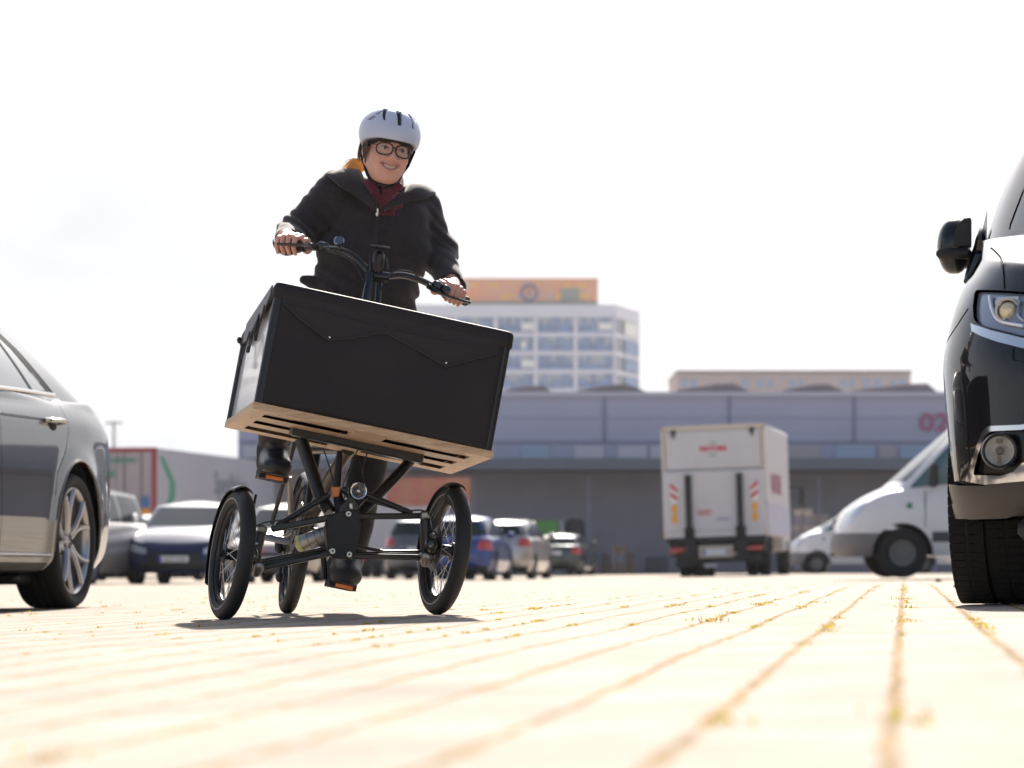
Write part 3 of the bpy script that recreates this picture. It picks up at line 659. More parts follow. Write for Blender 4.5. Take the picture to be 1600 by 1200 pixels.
def small_car(name, label, cat, L=4.3, Wd=1.8, H=1.48, kind='hatch', pm=None, group=None, wr=.31, axles=(-1.32, 1.28), mirrors=True, style='simple', plates='both', cl=None, rails=False, front_lamp=True, text=None):
    t = thing(name, label, cat, group=group); w = Wd/2; yf, yr = -L/2, L/2
    if kind == 'sedan': a = dict(zn=.72, zcowl=.98, yc=yf+1.15, yw=yf+1.95, yR=yr-1.25, yb=yr-.55, zdeck=1.08)
    elif kind == 'hatch': a = dict(zn=.74, zcowl=1.0, yc=yf+.95, yw=yf+1.7, yR=yr-.5, yb=yr-.14, zdeck=1.0)
    elif kind == 'mpv': a = dict(zn=.85, zcowl=1.1, yc=yf+.75, yw=yf+1.5, yR=yr-.32, yb=yr-.1, zdeck=1.08)
    elif kind == 'suv': a = dict(zn=.85, zcowl=1.12, yc=yf+1.0, yw=yf+1.75, yR=yr-.42, yb=yr-.12, zdeck=1.12)
    bz = {'sedan': (.62, .8, .93, .97, .95), 'hatch': (.62, .82, .92, .98, .98), 'mpv': (.7, .92, 1.0, 1.03, 1.03), 'suv': (.72, .95, 1.03, 1.07, 1.08)}[kind]
    belt = pch([yf, yf+.5, yf+1.2, yr-.8, yr], bz)
    B = Body(sedan_rings(L, w, H=H, belt=belt, wr=w*.70, tail=.07, **a), 8, 22, 8)
    for ya in axles: B.cut('arch', 'side', circ(ya, wr+.01, wr+.055, 24), lambda c, n: abs(c.x) > w*.6 and c.z < 1)
    B.cut('screen', 'front', roundp([(-w*.78, a['zcowl']+.03), (w*.78, a['zcowl']+.03), (w*.62, H-.085), (-w*.62, H-.085)], .04), lambda c, n: c.y < a['yw']+.12 and c.z > a['zcowl'] and n.y < -.25)
    rz_ = a['zdeck']+.04
    B.cut('rear', 'front', roundp([(-w*.74, rz_), (w*.74, rz_), (w*.6, H-.13), (-w*.6, H-.13)], .05), lambda c, n: c.y > a['yR']-.12 and n.y > .25)
    zb = lambda y: float(belt(y))+.055
    ya, yd = a['yc']+.42, a['yR']+(.1 if kind != 'sedan' else .05); yt = a['yw']+.22
    yA = a['yc']+.45; yB = (yA+yd)/2-.05; yC = yd-.42
    top = H-.12
    B.cut('side', 'side', roundp([(yA, zb(yA)), (yB-.04, zb(yB)), (yB-.04, top+.02), (yt, top)], .04), lambda c, n: abs(n.x) > .3)
    B.cut('side', 'side', roundp([(yB+.04, zb(yB)), (yC-.03, zb(yC)+.0), (yC-.05, top), (yB+.04, top+.02)], .04), lambda c, n: abs(n.x) > .3)
    ye = a['yb']-.18 if kind != 'sedan' else a['yb']-.62
    B.cut('side', 'side', roundp([(yC+.03, zb(yC)+.01), (ye, zb(ye)+.05), (a['yR']-.12, top-.04), (yC+.0, top)], .05), lambda c, n: abs(n.x) > .3)
    hz_ = float(belt(yf))
    for s_ in (-1, 1):
        B.cut('headlight', 'front', roundp([(s_*w*.56, hz_-.1), (s_*w*.97, hz_-.02), (s_*w*.97, hz_+.13), (s_*w*.55, hz_-.0)], .03), lambda c, n: c.y < yf+.75 and c.x*s_ > 0)
        tz = .82 if kind in ('sedan', 'hatch') else .95
        B.cut('taillight', 'front', roundp([(s_*w*.62, tz-.1), (s_*w*1.0, tz-.12), (s_*w*1.0, tz+.12), (s_*w*.68, tz+.1)], .03), lambda c, n: c.y > yr-.45 and c.x*s_ > 0)
    B.cut('grille', 'front', roundp([(-w*.5, hz_-.22), (w*.5, hz_-.22), (w*.52, hz_-.06), (-w*.52, hz_-.06)], .03), lambda c, n: c.y < yf+.5)
    B.cut('lower', 'front', roundp([(-w*.72, .27), (w*.72, .27), (w*.62, .42), (-w*.62, .42)], .04), lambda c, n: c.y < yf+.5)
    B.cut('lower', 'front', [(-w*1.1, .1), (w*1.1, .1), (w*1.1, .34), (-w*1.1, .34)], lambda c, n: c.y > yr-.35)
    B.part('body', None, pm, t); B.part('windscreen', 'screen', M_GLASS, t, inset=.004); B.part('rear_window', 'rear', M_GLASS, t, inset=.004)
    B.islands('side_window', 'side', M_GLASS, t, inset=.004); B.islands('headlight', 'headlight', M_LAMP, t, inset=.003); B.islands('taillight', 'taillight', M_RED, t, inset=-.003)
    B.part('grille', 'grille', M_DARK, t, inset=.01); B.islands('bumper_trim', 'lower', M_DARK, t, inset=.004)
    B.bm.free()
    mb = MB(); mb.box((0, 0, .3), (Wd*.80, L*.9, .22)); 
    for ya_ in axles: mb.box((0, ya_, .48), (Wd*.56, .8, .5))
    mb.build('underbody', M_WELL, t, smooth=False)
    for ya_ in axles:
        for s_ in (-1, 1): wheel(t, (s_*(w-.115), ya_, wr), wr, .2, s_, style, n=28)
    if mirrors:
        for s_ in (-1, 1):
            mb = MB(); mb.sphere((s_*(w+.07), a['yc']+.5, zb(0)+.06), (.1, .06, .075), 10, 8); mb.bar((s_*(w-.08), a['yc']+.5, zb(0)+.0), (s_*(w+.05), a['yc']+.5, zb(0)+.03), .05, .03); mb.build('mirror', pm if cl is None else cl, t)
    if plates in ('both', 'rear'): plate(t, (0, yr+.0, .75 if kind != 'sedan' else .7), side=1, text=text)
    if plates in ('both', 'front'): plate(t, (0, yf-.012, .44), side=-1, text=text)
    if rails:
        for s_ in (-1, 1):
            mb = MB(); mb.tube([(s_*w*.66, a['yw']+.3, H-.04), (s_*w*.67, a['yw']+.4, H+.02), (s_*w*.67, a['yR']-.4, H+.01), (s_*w*.66, a['yR']-.3, H-.06)], .016, 6); mb.build('roof_rail', M_CHR, t)
    return t
# ---- background cars
c = small_car('parked_car', 'dark blue car facing the camera with a white number plate, behind the left front wheel', 'car', 4.35, 1.82, 1.46, 'hatch', paint('paint_navy', (.012, .02, .075), .1), text='B DT 5108')
place(c, -5.75, 58, -4)
c = small_car('parked_car', 'silver family van with long side windows just right of the dark saloon', 'car', 4.6, 1.82, 1.66, 'mpv', paint('paint_silver', (.42, .40, .39), .7))
place(c, -7.72, 55.8, -11)
c = small_car('parked_car', 'white hatchback mostly hidden between silver van and dark blue car', 'car', 4.0, 1.75, 1.5, 'hatch', paint('paint_white', (.72, .72, .72)))
place(c, -8.35, 74, -12)
c = small_car('parked_car', 'silver beige car hidden behind the rear wheel of the cargo trike', 'car', 4.4, 1.8, 1.5, 'hatch', paint('paint_champagne', (.48, .43, .38), .6))
place(c, -4.25, 62, -8)
c = small_car('parked_car', 'dark grey hatchback seen from behind beside the right front wheel hub', 'car', 4.3, 1.8, 1.55, 'mpv', paint('paint_grey', (.11, .115, .13), .5))
place(c, -2.1, 82.1, 172)
c = small_car('parked_car', 'bright blue estate seen from behind just right of the trike wheel', 'car', 4.3, 1.8, 1.5, 'hatch', paint('paint_blue', (.018, .05, .22), .1))
place(c, -1.08, 76.1, 172)
c = small_car('parked_car', 'silver estate car with roof rails seen from behind, right of the blue one', 'car', 4.5, 1.8, 1.5, 'mpv', paint('paint_silver', (.42, .40, .39), .7), rails=True)
place(c, -.08, 82.7, 171)
c = small_car('parked_car', 'small dark green car furthest right in the row before the hall', 'car', 4.2, 1.74, 1.36, 'hatch', paint('paint_dgreen', (.035, .05, .05), .3))
place(c, 1.72, 106, 170)

# ---- box truck with tail lift
def box_truck():
    t = thing('box_truck', 'white box truck seen from behind with tail lift and red and white warning stripes', 'truck')
    mWh = mat('truck_white', (.62, .595, .615), .5, var=.06, vscale=1.5); mAl = mat('truck_alu', (.62, .52, .42), .35, .5)
    w, H0, H1, Ln = 1.25, .95, 3.63, 6.2
    mb = MB(); mb.box((0, Ln/2, (H0+H1)/2), (2*w, Ln, H1-H0), bev=.03); mb.build('cargo_box', mWh, t)
    mb = MB()
    for s_ in (-1, 1): mb.box((s_*(w-.03), -.02, (H0+H1)/2), (.07, .06, H1-H0))
    mb.box((0, -.02, H1-.04), (2*w+.01, .06, .10)); mb.build('rear_frame', mAl, t, smooth=False)
    mb = MB(); mb.box((0, -.05, 3.06), (2*w-.2, .05, .92), bev=.01); mb.build('upper_flap', mWh, t, smooth=False)
    for s_ in (-1, 1): mb = MB(); mb.box((s_*.95, -.09, 3.46), (.06, .06, .2)); mb.box((s_*.95, -.09, 3.50), (.14, .05, .06)); mb.build('flap_hinge', M_DARK, t, smooth=False)
    mb = MB(); mb.box((0, -.08, 1.82), (2*w-.02, .10, 1.44), bev=.01); mb.box((0, -.06, 2.54), (2*w-.02, .06, .03)); mb.build('tail_lift_platform', mWh, t, smooth=False)
    for s_ in (-1, 1):
        mb = MB(); mb.box((s_*.62, -.17, 1.65), (.15, .10, 1.62)); mb.box((s_*.62, -.12, .82), (.24, .2, .75)); mb.build('lift_arm', M_DARK, t, smooth=False, bevel=.01)
        a = mat('mark_red', (.62, .02, .03), .4); ww = mat('mark_white', (.8, .8, .8), .4); ye = mat('mark_orange', (.85, .38, .02), .4)
        mb = MB(); x = s_*.97; mb.box((x, -.135, 2.0), (.17, .012, .40)); pnl = mb.build('warning_panel', ww, t, smooth=False)
        mb = MB()
        for k in range(2):
            z = 1.84+k*.2; mb.prism([(x-.085, z+(.13 if s_ < 0 else 0)), (x+.085, z+(0 if s_ < 0 else .13)), (x+.085, z+(.1 if s_ < 0 else .23)), (x-.085, z+(.23 if s_ < 0 else .1))], -.150, -.142)
        mb.build('red_stripe', a, pnl, smooth=False)
        for k in range(2): mb = MB(); mb.prism([(x-.055, 1.31+k*.24), (x+.055, 1.31+k*.24), (x+.07, 1.43+k*.24), (x+.05, 1.52+k*.24), (x-.05, 1.52+k*.24), (x-.07, 1.40+k*.24)], -.150, -.13); mb.build('orange_mark', ye, t, smooth=False)
        mb = MB(); mb.box((s_*.93, -.02, .66), (.38, .1, .13), bev=.02); mb.build('taillight', M_RED, t)
    mb = MB(); mb.box((-.93, -.1, 1.03), (.5, .1, .14)); mb.box((0, -.1, 1.03), (1.0, .1, .14)); mb.box((.93, -.1, 1.03), (.5, .1, .14)); mb.build('lift_lip', mat('lift_lip_alu', (.55, .53, .55), .4, .3), t, smooth=False)
    for x_, z_ in ((-.75, 2.53), (0, 2.53), (.75, 2.53)): mb = MB(); mb.box((x_, -.09, z_), (.12, .02, .035)); mb.build('flap_catch', mat('catch_grey', (.35, .32, .32), .5), t, smooth=False)
    mb = MB(); mb.box((w-.03, -.07, 1.75), (.06, .04, .14), bev=.01); mb.build('door_handle', M_DARK, t)
    mb = MB(); mb.box((0, .2, .90), (2*w-.1, .6, .1)); mb.box((0, .1, .42), (2.0, .12, .16)); mb.box((0, .3, .72), (2.3, .3, .3))
    for s_ in (-1, 1): mb.box((s_*.4, 3.2, .78), (.12, 6.5, .22)); mb.box((s_*1.1, .75, .75), (.2, .06, .5))
    mb.build('chassis', M_DARK, t, smooth=False)
    mb = MB(); mb.box((0, -.13, .60), (.84, .03, .30), bev=.01); pl = mb.build('plate_board', mat('plate_board', (.5, .42, .34), .5), t, smooth=False)
    mb = MB(); mb.box((0, -.15, .585), (.62, .012, .15)); q = mb.build('number_plate', M_PLATE, pl, smooth=False)
    mb = MB(); mb.box((-.28, -.158, .585), (.05, .006, .14)); mb.build('blue_band', M_EUB, q, smooth=False); mb = MB(); mb.box((.27, -.158, .585), (.06, .006, .08)); mb.build('plate_seal', mat('plate_seal', (.3, .15, .12), .5), q, smooth=False)
    mb = MB(); mb.box((-.16, -.0, .27), (.3, .03, .09)); mb.build('lower_reflector', mat('refl_pale', (.6, .56, .58), .4), t, smooth=False)
    # logos on the rear (green leaf over red lettering) and small prints
    text_mesh('logo_text', 'NATURE', .145, mat('logo_red', (.6, .03, .07), .5), t, (0, -.082, 3.03), ext=.003, bold=.008, sx=1.15)
    text_mesh('logo_leaf', 'e c', .11, mat('logo_green', (.1, .34, .13), .5), t, (0, -.082, 3.19), ext=.003, bold=.006); text_mesh('logo_line', 'frisch', .08, mat('logo_green', (.1, .34, .13), .5), t, (0, -.082, 2.90), ext=.003)
    for x, z in ((-.36, 1.55), (-.26, 1.55), (-.15, 1.55)): mb = MB(); mb.tube([(x+.05*math.cos(a), -.135, z+.055*math.sin(a)) for a in np.linspace(0, 6.283, 14, endpoint=False)], .012, 5, closed=True); mb.build('round_mark', mat('logo_red', (.6, .03, .07), .5), t)
    text_mesh('maker_text', 'CARGO', .09, mat('print_blue', (.12, .12, .3), .5), t, (.2, -.135, 1.35), ext=.002)
    text_mesh('side_text', 'NATURE', .7, mat('logo_sidered', (.42, .1, .16), .5), t, (w+.012, 1.2, 2.0), (R(90), 0, R(90)), 'LEFT', ext=.003)
    mb = MB(); mb.box((w+.01, Ln/2, 1.35), (.02, Ln-.3, .75)); mb.build('side_panel', mat('truck_panel', (.5, .5, .62), .5), t, smooth=False)
    # cab
    mb = MB(); mb.add([(-1.1, Ln+.1, .6), (1.1, Ln+.1, .6), (1.1, Ln+1.9, .6), (-1.1, Ln+1.9, .6), (-1.05, Ln+.1, 2.9), (1.05, Ln+.1, 2.9), (1.0, Ln+1.3, 2.8), (-1.0, Ln+1.3, 2.8)], [(0, 1, 2, 3), (4, 5, 6, 7), (0, 1, 5, 4), (1, 2, 6, 5), (2, 3, 7, 6), (3, 0, 4, 7)]); mb.build('cab', mWh, t, smooth=False, bevel=.08)
    for s_ in (-1, 1):
        mb = MB(); mb.box((s_*1.45, Ln+1.5, 2.05), (.14, .1, .5), bev=.03); mb.bar((s_*1.0, Ln+1.5, 2.3), (s_*1.4, Ln+1.5, 2.3), .03, .03); mb.build('mirror', M_DARK, t)
        mb = MB(); mb.box((s_*1.07, Ln+.85, 2.15), (.02, .8, .6)); mb.build('side_window', M_GLASS, t, smooth=False)
    for s_ in (-1, 1):
        wheel(t, (s_*.98, 1.9, .45), .45, .26, s_, 'steel', n=28); wheel(t, (s_*.68, 1.9, .45), .45, .26, s_, 'steel', n=28); wheel(t, (s_*.98, 6.9, .45), .45, .28, s_, 'steel', n=28)
        mb = MB(); mb.lathe([(.56, -.3), (.56, .3)], (s_*.83, 1.9, .48), (1, 0, 0), 14, (-80, 80)); mb.box((s_*.85, 1.25, .5), (.6, .02, .5)); mb.build('mudguard', M_DARK, t)
    p = P(1121, 900, 77.); t.location = (p.x, 77, -.01); t.rotation_euler = (0, R(-1.9), R(-10.0)); return t
box_truck()

# ---- panel vans seen from the side: nose towards local -y
def panel_van(label, L, w, H, wr, axles, pm, cut=True, tint=None):
    t = thing('panel_van', label, 'van'); yf, yr = -L/2, L/2
    belt = pch([yf, yf+.25, yf+.7, yf+1.3, yf+1.7, yr], [.80, .98, 1.14, 1.2, 1.22, 1.22])
    rings = sedan_rings(L, w, zn=.85, zcowl=1.27, yc=yf+.72, yw=yf+1.75, H=H, yR=yr-.06, yb=yr-.04, zdeck=1.3, belt=belt, wr=w*.88, tail=.04, gbin=.03, dr=.16, df=.45, zs=.3)
    B = Body(rings, 8, 40, 5)
    for ya in axles: B.cut('arch', 'side', circ(ya, wr, wr+.07, 28), lambda c, n: abs(c.x) > w*.6 and c.z < 1.1)
    B.cut('bumper', 'side', roundp([(yf-.2, .2), (yf+.6, .2), (yf+.66, .62), (yf-.2, .62)], .03), lambda c, n: c.z < 1, [0])
    B.cut('trim', 'side', [(axles[0]+wr+.06, .50), (yr-.4, .50), (yr-.4, .64), (axles[0]+wr+.06, .64)], lambda c, n: abs(n.x) > .5)
    B.cut('headlight', 'side', roundp([(yf-.02, .72), (yf+.16, .72), (yf+.42, 1.05), (yf+.3, 1.06), (yf-.02, .85)], .03), lambda c, n: abs(c.x) > w*.4)
    B.cut('side', 'side', roundp([(yf+.98, 1.24), (yf+2.0, 1.34), (yf+2.0, H-.3), (yf+1.62, H-.32)], .06), lambda c, n: abs(n.x) > .3)
    B.cut('screen', 'front', roundp([(-w*.78, 1.34), (w*.78, 1.34), (w*.66, H-.16), (-w*.66, H-.16)], .06), lambda c, n: c.y < yf+2.1 and n.y < -.25 and c.z > 1.3)
    B.part('body', None, pm, t); B.part('windscreen', 'screen', M_GLASS, t); B.islands('side_window', 'side', tint or M_GLASS, t, inset=.004); B.part('bumper', 'bumper', mat('van_bumper', (.16, .155, .17), .6), t, inset=-.005)
    B.islands('side_trim', 'trim', mat('van_trim', (.06, .06, .075), .6), t, inset=-.012); B.islands('headlight', 'headlight', M_LAMP, t, inset=.003); B.bm.free()
    mb = MB(); mb.box((0, 0, .48), (w*1.6, L*.9, .3)); mb.build('underbody', M_WELL, t, smooth=False)
    for ya in axles:
        for s_ in (-1, 1):
            wheel(t, (s_*(w-.13), ya, wr), wr, .22, s_, 'steel', n=36, rim_r=wr*.56)
            mb = MB(); mb.lathe([(wr+.068, -.5), (wr+.068, 0.02)], (s_*(w-.03), ya, wr), (s_, 0, 0), 20, (-95, 95)); mb.build('wheel_well', M_WELL, t)
    for s_ in (-1, 1):
        mb = MB(); mb.box((s_*(w+.12), yf+1.3, 1.42), (.2, .12, .34), bev=.04); mb.bar((s_*(w-.12), yf+1.32, 1.32), (s_*(w+.1), yf+1.3, 1.34), .08, .06); mb.build('mirror', M_DARK, t)
        mb = MB(); mb.box((s_*(w*.99), yf+1.2, .95), (.012, .012, .5)); mb.build('door_gap', mat('door_gap', (.08, .08, .09), .8), t, smooth=False)
        mb = MB(); mb.box((s_*(w+.012), yf+.98, 1.0), (.008, .07, .07), bev=.003); mb.build('round_badge', mat('badge_green', (.03, .18, .11), .4), t)
    return t
wv = paint('van_white', (.68, .67, .70), 0, .35, .04)
tint = mat('van_side_glass', (.06, .12, .13), .06, spec=.9)
v = panel_van('large white panel van in profile with grey bumper, left of the black car', 5.9, .99, 2.25, .345, (-2.06, 1.6), wv, tint=tint)
p = P(1411, 891, 44.3); v.location = (p.x+2.06, 44.3+.99, .035); v.rotation_euler = (0, 0, R(-90+0)); v.rotation_euler = (0, 0, R(-90))
v = panel_van('smaller white van with its nose showing between the truck and the large van', 4.9, .95, 1.95, .31, (-1.65, 1.4), wv, tint=tint)
p = P(1272, 891, 93); v.location = (p.x+1.65, 93, .03); v.rotation_euler = (0, 0, R(-90))

# ---- semi-trailer
def trailer():
    t = thing('semi_trailer', 'long pale semi-trailer with red rear frame and green chevron on its side', 'trailer')
    mS = mat('trailer_side', (.46, .455, .51), .55, var=.05, vscale=.6); mD = mat('trailer_door', (.42, .37, .39), .5, var=.08, vscale=1.5); mr = mat('trailer_red', (.34, .06, .075), .5); mg = mat('trailer_green', (.09, .32, .22), .5)
    w, H0, H1, Ln = 1.27, 1.15, 4.0, 13.6
    mb = MB(); mb.box((0, Ln/2, (H0+H1)/2), (2*w, Ln, H1-H0)); mb.build('cargo_box', mS, t, smooth=False)
    mb = MB(); mb.box((0, -.03, H1-.05), (2*w+.02, .08, .14)); mb.box((0, -.03, H0+.03), (2*w+.02, .08, .14))
    for s_ in (-1, 1): mb.box((s_*(w-.07), -.03, (H0+H1)/2), (.15, .08, H1-H0-.2))
    mb.build('rear_frame', mr, t, smooth=False)
    for s_ in (-1, 1):
        mb = MB(); mb.box((s_*.565, -.03, (H0+H1)/2), (1.10, .06, H1-H0-.25)); d = mb.build('rear_door', mD, t, smooth=False)
        for q in (.25, .8): mb = MB(); mb.tube([(s_*q, -.085, H0+.1), (s_*q, -.085, H1-.15)], .022, 6); mb.build('lock_rod', mat('rod_dark', (.2, .18, .19), .5), d)
    text_mesh('door_script', 'Frischdienst', .3, mg, t, (-.1, -.08, 3.55), ext=.003, bold=.004); text_mesh('door_script', 'Logistik', .38, mg, t, (-.6, -.08, 3.1), ext=.003, bold=.006)
    # chevron and lettering on the +x side
    mb = MB(); x = w
    def side(poly, a, b, m, name):
        q = MB(); n = len(poly); q.add([(x+a, y, z) for y, z in poly]+[(x+b, y, z) for y, z in poly], [tuple(range(n)), tuple(reversed(range(n, 2*n)))]+[(i, i+n, (i+1) % n+n, (i+1) % n) for i in range(n)]); return q.build(name, m, t, smooth=False)
    side([(.25, 3.75), (.7, 3.75), (1.9, 3.0), (1.9, 2.6), (.7, 1.6), (.25, 1.6), (1.3, 2.6), (1.3, 3.0)], .004, .012, mg, 'green_chevron')
    side([(.1, 1.25), (3.2, 1.25), (2.0, 2.2), (.1, 1.6)], .004, .009, mat('trailer_greypatch', (.25, .24, .27), .6), 'grey_patch')
    text_mesh('side_text', 'Spedition', 1.05, mat('trailer_text', (.22, .25, .3), .5), t, (w+.012, 6.2, 2.75), (R(90), 0, R(90)), 'LEFT', ext=.003, bold=.01, sx=1.)
    text_mesh('side_text', 'transport logistik', .8, mg, t, (w+.012, 6.0, 1.9), (R(90), 0, R(90)), 'LEFT', ext=.003, bold=.004, sx=1.)
    mb = MB(); mb.box((.9, -.09, 2.35), (.28, .01, .34)); mb.build('blue_sticker', mat('sticker_blue', (.08, .17, .42), .5), t, smooth=False)
    mb = MB(); mb.box((.93, -.09, 1.95), (.3, .01, .4)); mb.build('orange_sticker', mat('sticker_orange', (.85, .33, .02), .5), t, smooth=False)
    mb = MB(); mb.box((0, Ln/2, 1.0), (1.1, Ln-.5, .24)); mb.box((0, .1, .55), (2.3, .1, .14)); mb.build('chassis', M_DARK, t, smooth=False)
    for s_ in (-1, 1):
        for y in (2.4, 3.7, 5.0): wheel(t, (s_*1.05, y, .5), .5, .34, s_, 'steel', n=28)
        mb = MB(); mb.box((s_*1.0, 11, .55), (.1, .1, 1.0)); mb.build('support_leg', M_DARK, t, smooth=False)
        mb = MB(); mb.box((s_*.95, .0, .95), (.4, .06, .14)); mb.build('taillight', M_RED, t, smooth=False)
    p = P(245, 891, 98); a = R(-11); t.rotation_euler = (0, 0, a); q = Matrix.Rotation(a, 3, 'Z') @ Vector((w, 0, 0)); t.location = (p.x-q.x, 98-q.y, g(p.x, 98)-.02)
trailer()
def white_box_van():
    t = thing('box_trailer', 'white box trailer with red and orange printed upper band behind the trike frame', 'trailer')
    mb = MB(); mb.box((0, 3, 1.75), (2.5, 6, 2.1), bev=.03); mb.build('cargo_box', mat('trailer_side', (.46, .455, .51)), t)
    mr = mat('print_red', (.40, .09, .10), .5, var=.6, vscale=1.6, vcol2=(.42, .22, .12))
    mb = MB(); mb.box((1.15, -.08, 2.66), (2.6, .05, .86)); mb.build('printed_banner', mr, t, smooth=False)
    mb = MB(); mb.box((0, 3, .62), (1.2, 5.6, .2)); mb.box((0, .05, .5), (2.2, .1, .14)); mb.build('chassis', M_DARK, t, smooth=False)
    for s_ in (-1, 1):
        wheel(t, (s_*1.0, 1.6, .42), .42, .26, s_, 'steel', n=24); wheel(t, (s_*1.0, 4.8, .42), .42, .26, s_, 'steel', n=24)
        mb = MB(); mb.box((s_*.95, -.02, .62), (.35, .06, .12)); mb.build('taillight', M_RED, t, smooth=False)
    p = P(612, 891, 99); t.location = (p.x, 99, g(p.x, 99)); t.rotation_euler = (0, 0, R(-4))
white_box_van()

# ---- yard clutter
def container():
    p = P(841, 891, 112.5); t = thing('waste_container', 'bright green container standing behind the parked cars before the hall', 'container', (p.x, 112.5, g(p.x, 112.5)))
    mb = MB(); mb.add([(-.62, -.5, .9), (.62, -.5, .9), (.62, .9, .9), (-.62, .9, .9), (-.72, -.5, 1.9), (.72, -.5, 1.9), (.72, .9, 1.9), (-.72, .9, 1.9)], [(0, 1, 2, 3), (4, 5, 6, 7), (0, 1, 5, 4), (1, 2, 6, 5), (2, 3, 7, 6), (3, 0, 4, 7)]); mb.build('body', mat('container_green', (.07, .28, .05), .5), t, smooth=False)
    for s_ in (-1, 1):
        mb = MB(); mb.box((s_*.82, .2, 1.45), (.12, 1.2, .95)); mb.build('end_frame', mat('container_grey', (.35, .35, .38), .5), t, smooth=False)
        for y in (-.4, .8): mb = MB(); mb.box((s_*.7, y, .45), (.1, .1, .95)); mb.build('leg', mat('container_grey', (.35, .35, .38), .5), t, smooth=False)
    mb = MB(); mb.box((1.3, .2, 1.3), (.7, .8, 1.4), bev=.15); mb.box((1.3, .2, .3), (.6, .7, .6)); mb.build('lift_motor', M_DARK, t)
container()
def pallet_stack(px, wpx, tpx, Y, cols, label, grp, kind='crates'):
    s = FPX/Y; p = P(px, 891, Y); z0 = g(p.x, Y); w = wpx/s; h = (HZ-tpx)/s+CH-z0; t = thing('goods_stack', label, 'stack of goods', (p.x, Y, z0), R(random.uniform(-12, 12)), grp)
    mb = MB(); n = max(2, int(h/.28)); rnd = random.Random(px)
    for k in range(3): mb.box((-w/2+w*(k+.5)/3, 0, .06), (.1, .9, .12))
    mb.box((0, 0, .135), (w, .95, .03)); mb.build('pallet', mat('pallet_wood', (.27, .2, .14), .8, var=.3, vscale=5), t, smooth=False)
    for k in range(n):
        a = .16+(h-.16)*k/n; b = .16+(h-.16)*(k+1)/n-.02; mb = MB(); dx = rnd.uniform(-.04, .04)
        for q in range(2): mb.box((-w/4+w/2*q+dx, 0, (a+b)/2), (w/2-.03, .85, b-a)); mb.box((-w/4+w/2*q+dx, 0, b-.02), (w/2-.01, .88, .04))
        mb.build('crate_layer', cols[rnd.randrange(len(cols))], t, smooth=False)
gb = [mat('crate_brown', (.22, .16, .13), .7), mat('crate_grey', (.2, .2, .24), .7), mat('crate_tan', (.30, .23, .18), .7)]
gp = 'stacks of goods on pallets along the hall'
pallet_stack(905, 16, 858, 112, gb, 'low brown and grey goods stack nearest the dark green car', gp)
pallet_stack(925, 13, 878, 109, [mat('crate_red', (.4, .05, .06), .6)], 'lowest goods stack of red crates before the hall doors', gp)
pallet_stack(948, 14, 864, 113, gb, 'narrow brown goods stack right behind the red crates', gp)
pallet_stack(967, 20, 852, 111, gb, 'tallest brown goods stack left of the truck', gp)
pallet_stack(986, 14, 862, 114, gb, 'brown grey goods stack right beside the tallest one', gp)
pc = [mat('crate_pale', (.42, .34, .32), .7), mat('crate_cream', (.5, .42, .36), .7), mat('crate_mauve', (.3, .26, .3), .7)]
pallet_stack(1253, 30, 795, 112, pc, 'tall pale goods stack showing just right of the truck', gp)
pallet_stack(1280, 28, 803, 114, pc, 'tall pale goods stack behind the smaller white van', gp)
def post_rack(px, tpx, Y, label):
    s = FPX/Y; p = P(px, 891, Y); z0 = g(p.x, Y); h = (HZ-tpx)/s+CH-z0; t = thing('roll_cage', label, 'trolley', (p.x, Y, z0))
    m = mat('cage_steel', (.2, .2, .24), .4, .6)
    for sx in (-.35, .35):
        for sy in (-.3, .3): mb = MB(); mb.tube([(sx, sy, 0), (sx, sy, h)], .02, 6); mb.build('post', m, t)
    for z in (.15, h*.5, h*.95): mb = MB(); mb.box((0, 0, z), (.74, .64, .03)); mb.build('shelf', m, t, smooth=False)
post_rack(915, 843, 113.5, 'empty steel roll cage before the hall behind the low stacks')
def vent_box():
    p = P(1026, 891, 116); t = thing('vent_cabinet', 'low dark grey cabinet against the hall wall left of the truck', 'cabinet', (p.x, 116, 0))
    mb = MB(); mb.box((0, 0, .33), (.85, .6, .62), bev=.02); mb.build('body', mat('cabinet_grey', (.12, .12, .15), .6), t)
    mb = MB()
    for k in range(5): mb.box((0, -.31, .12+.1*k), (.7, .02, .05))
    mb.build('louvre', mat('cabinet_dark', (.06, .06, .08), .6), t, smooth=False)
vent_box()
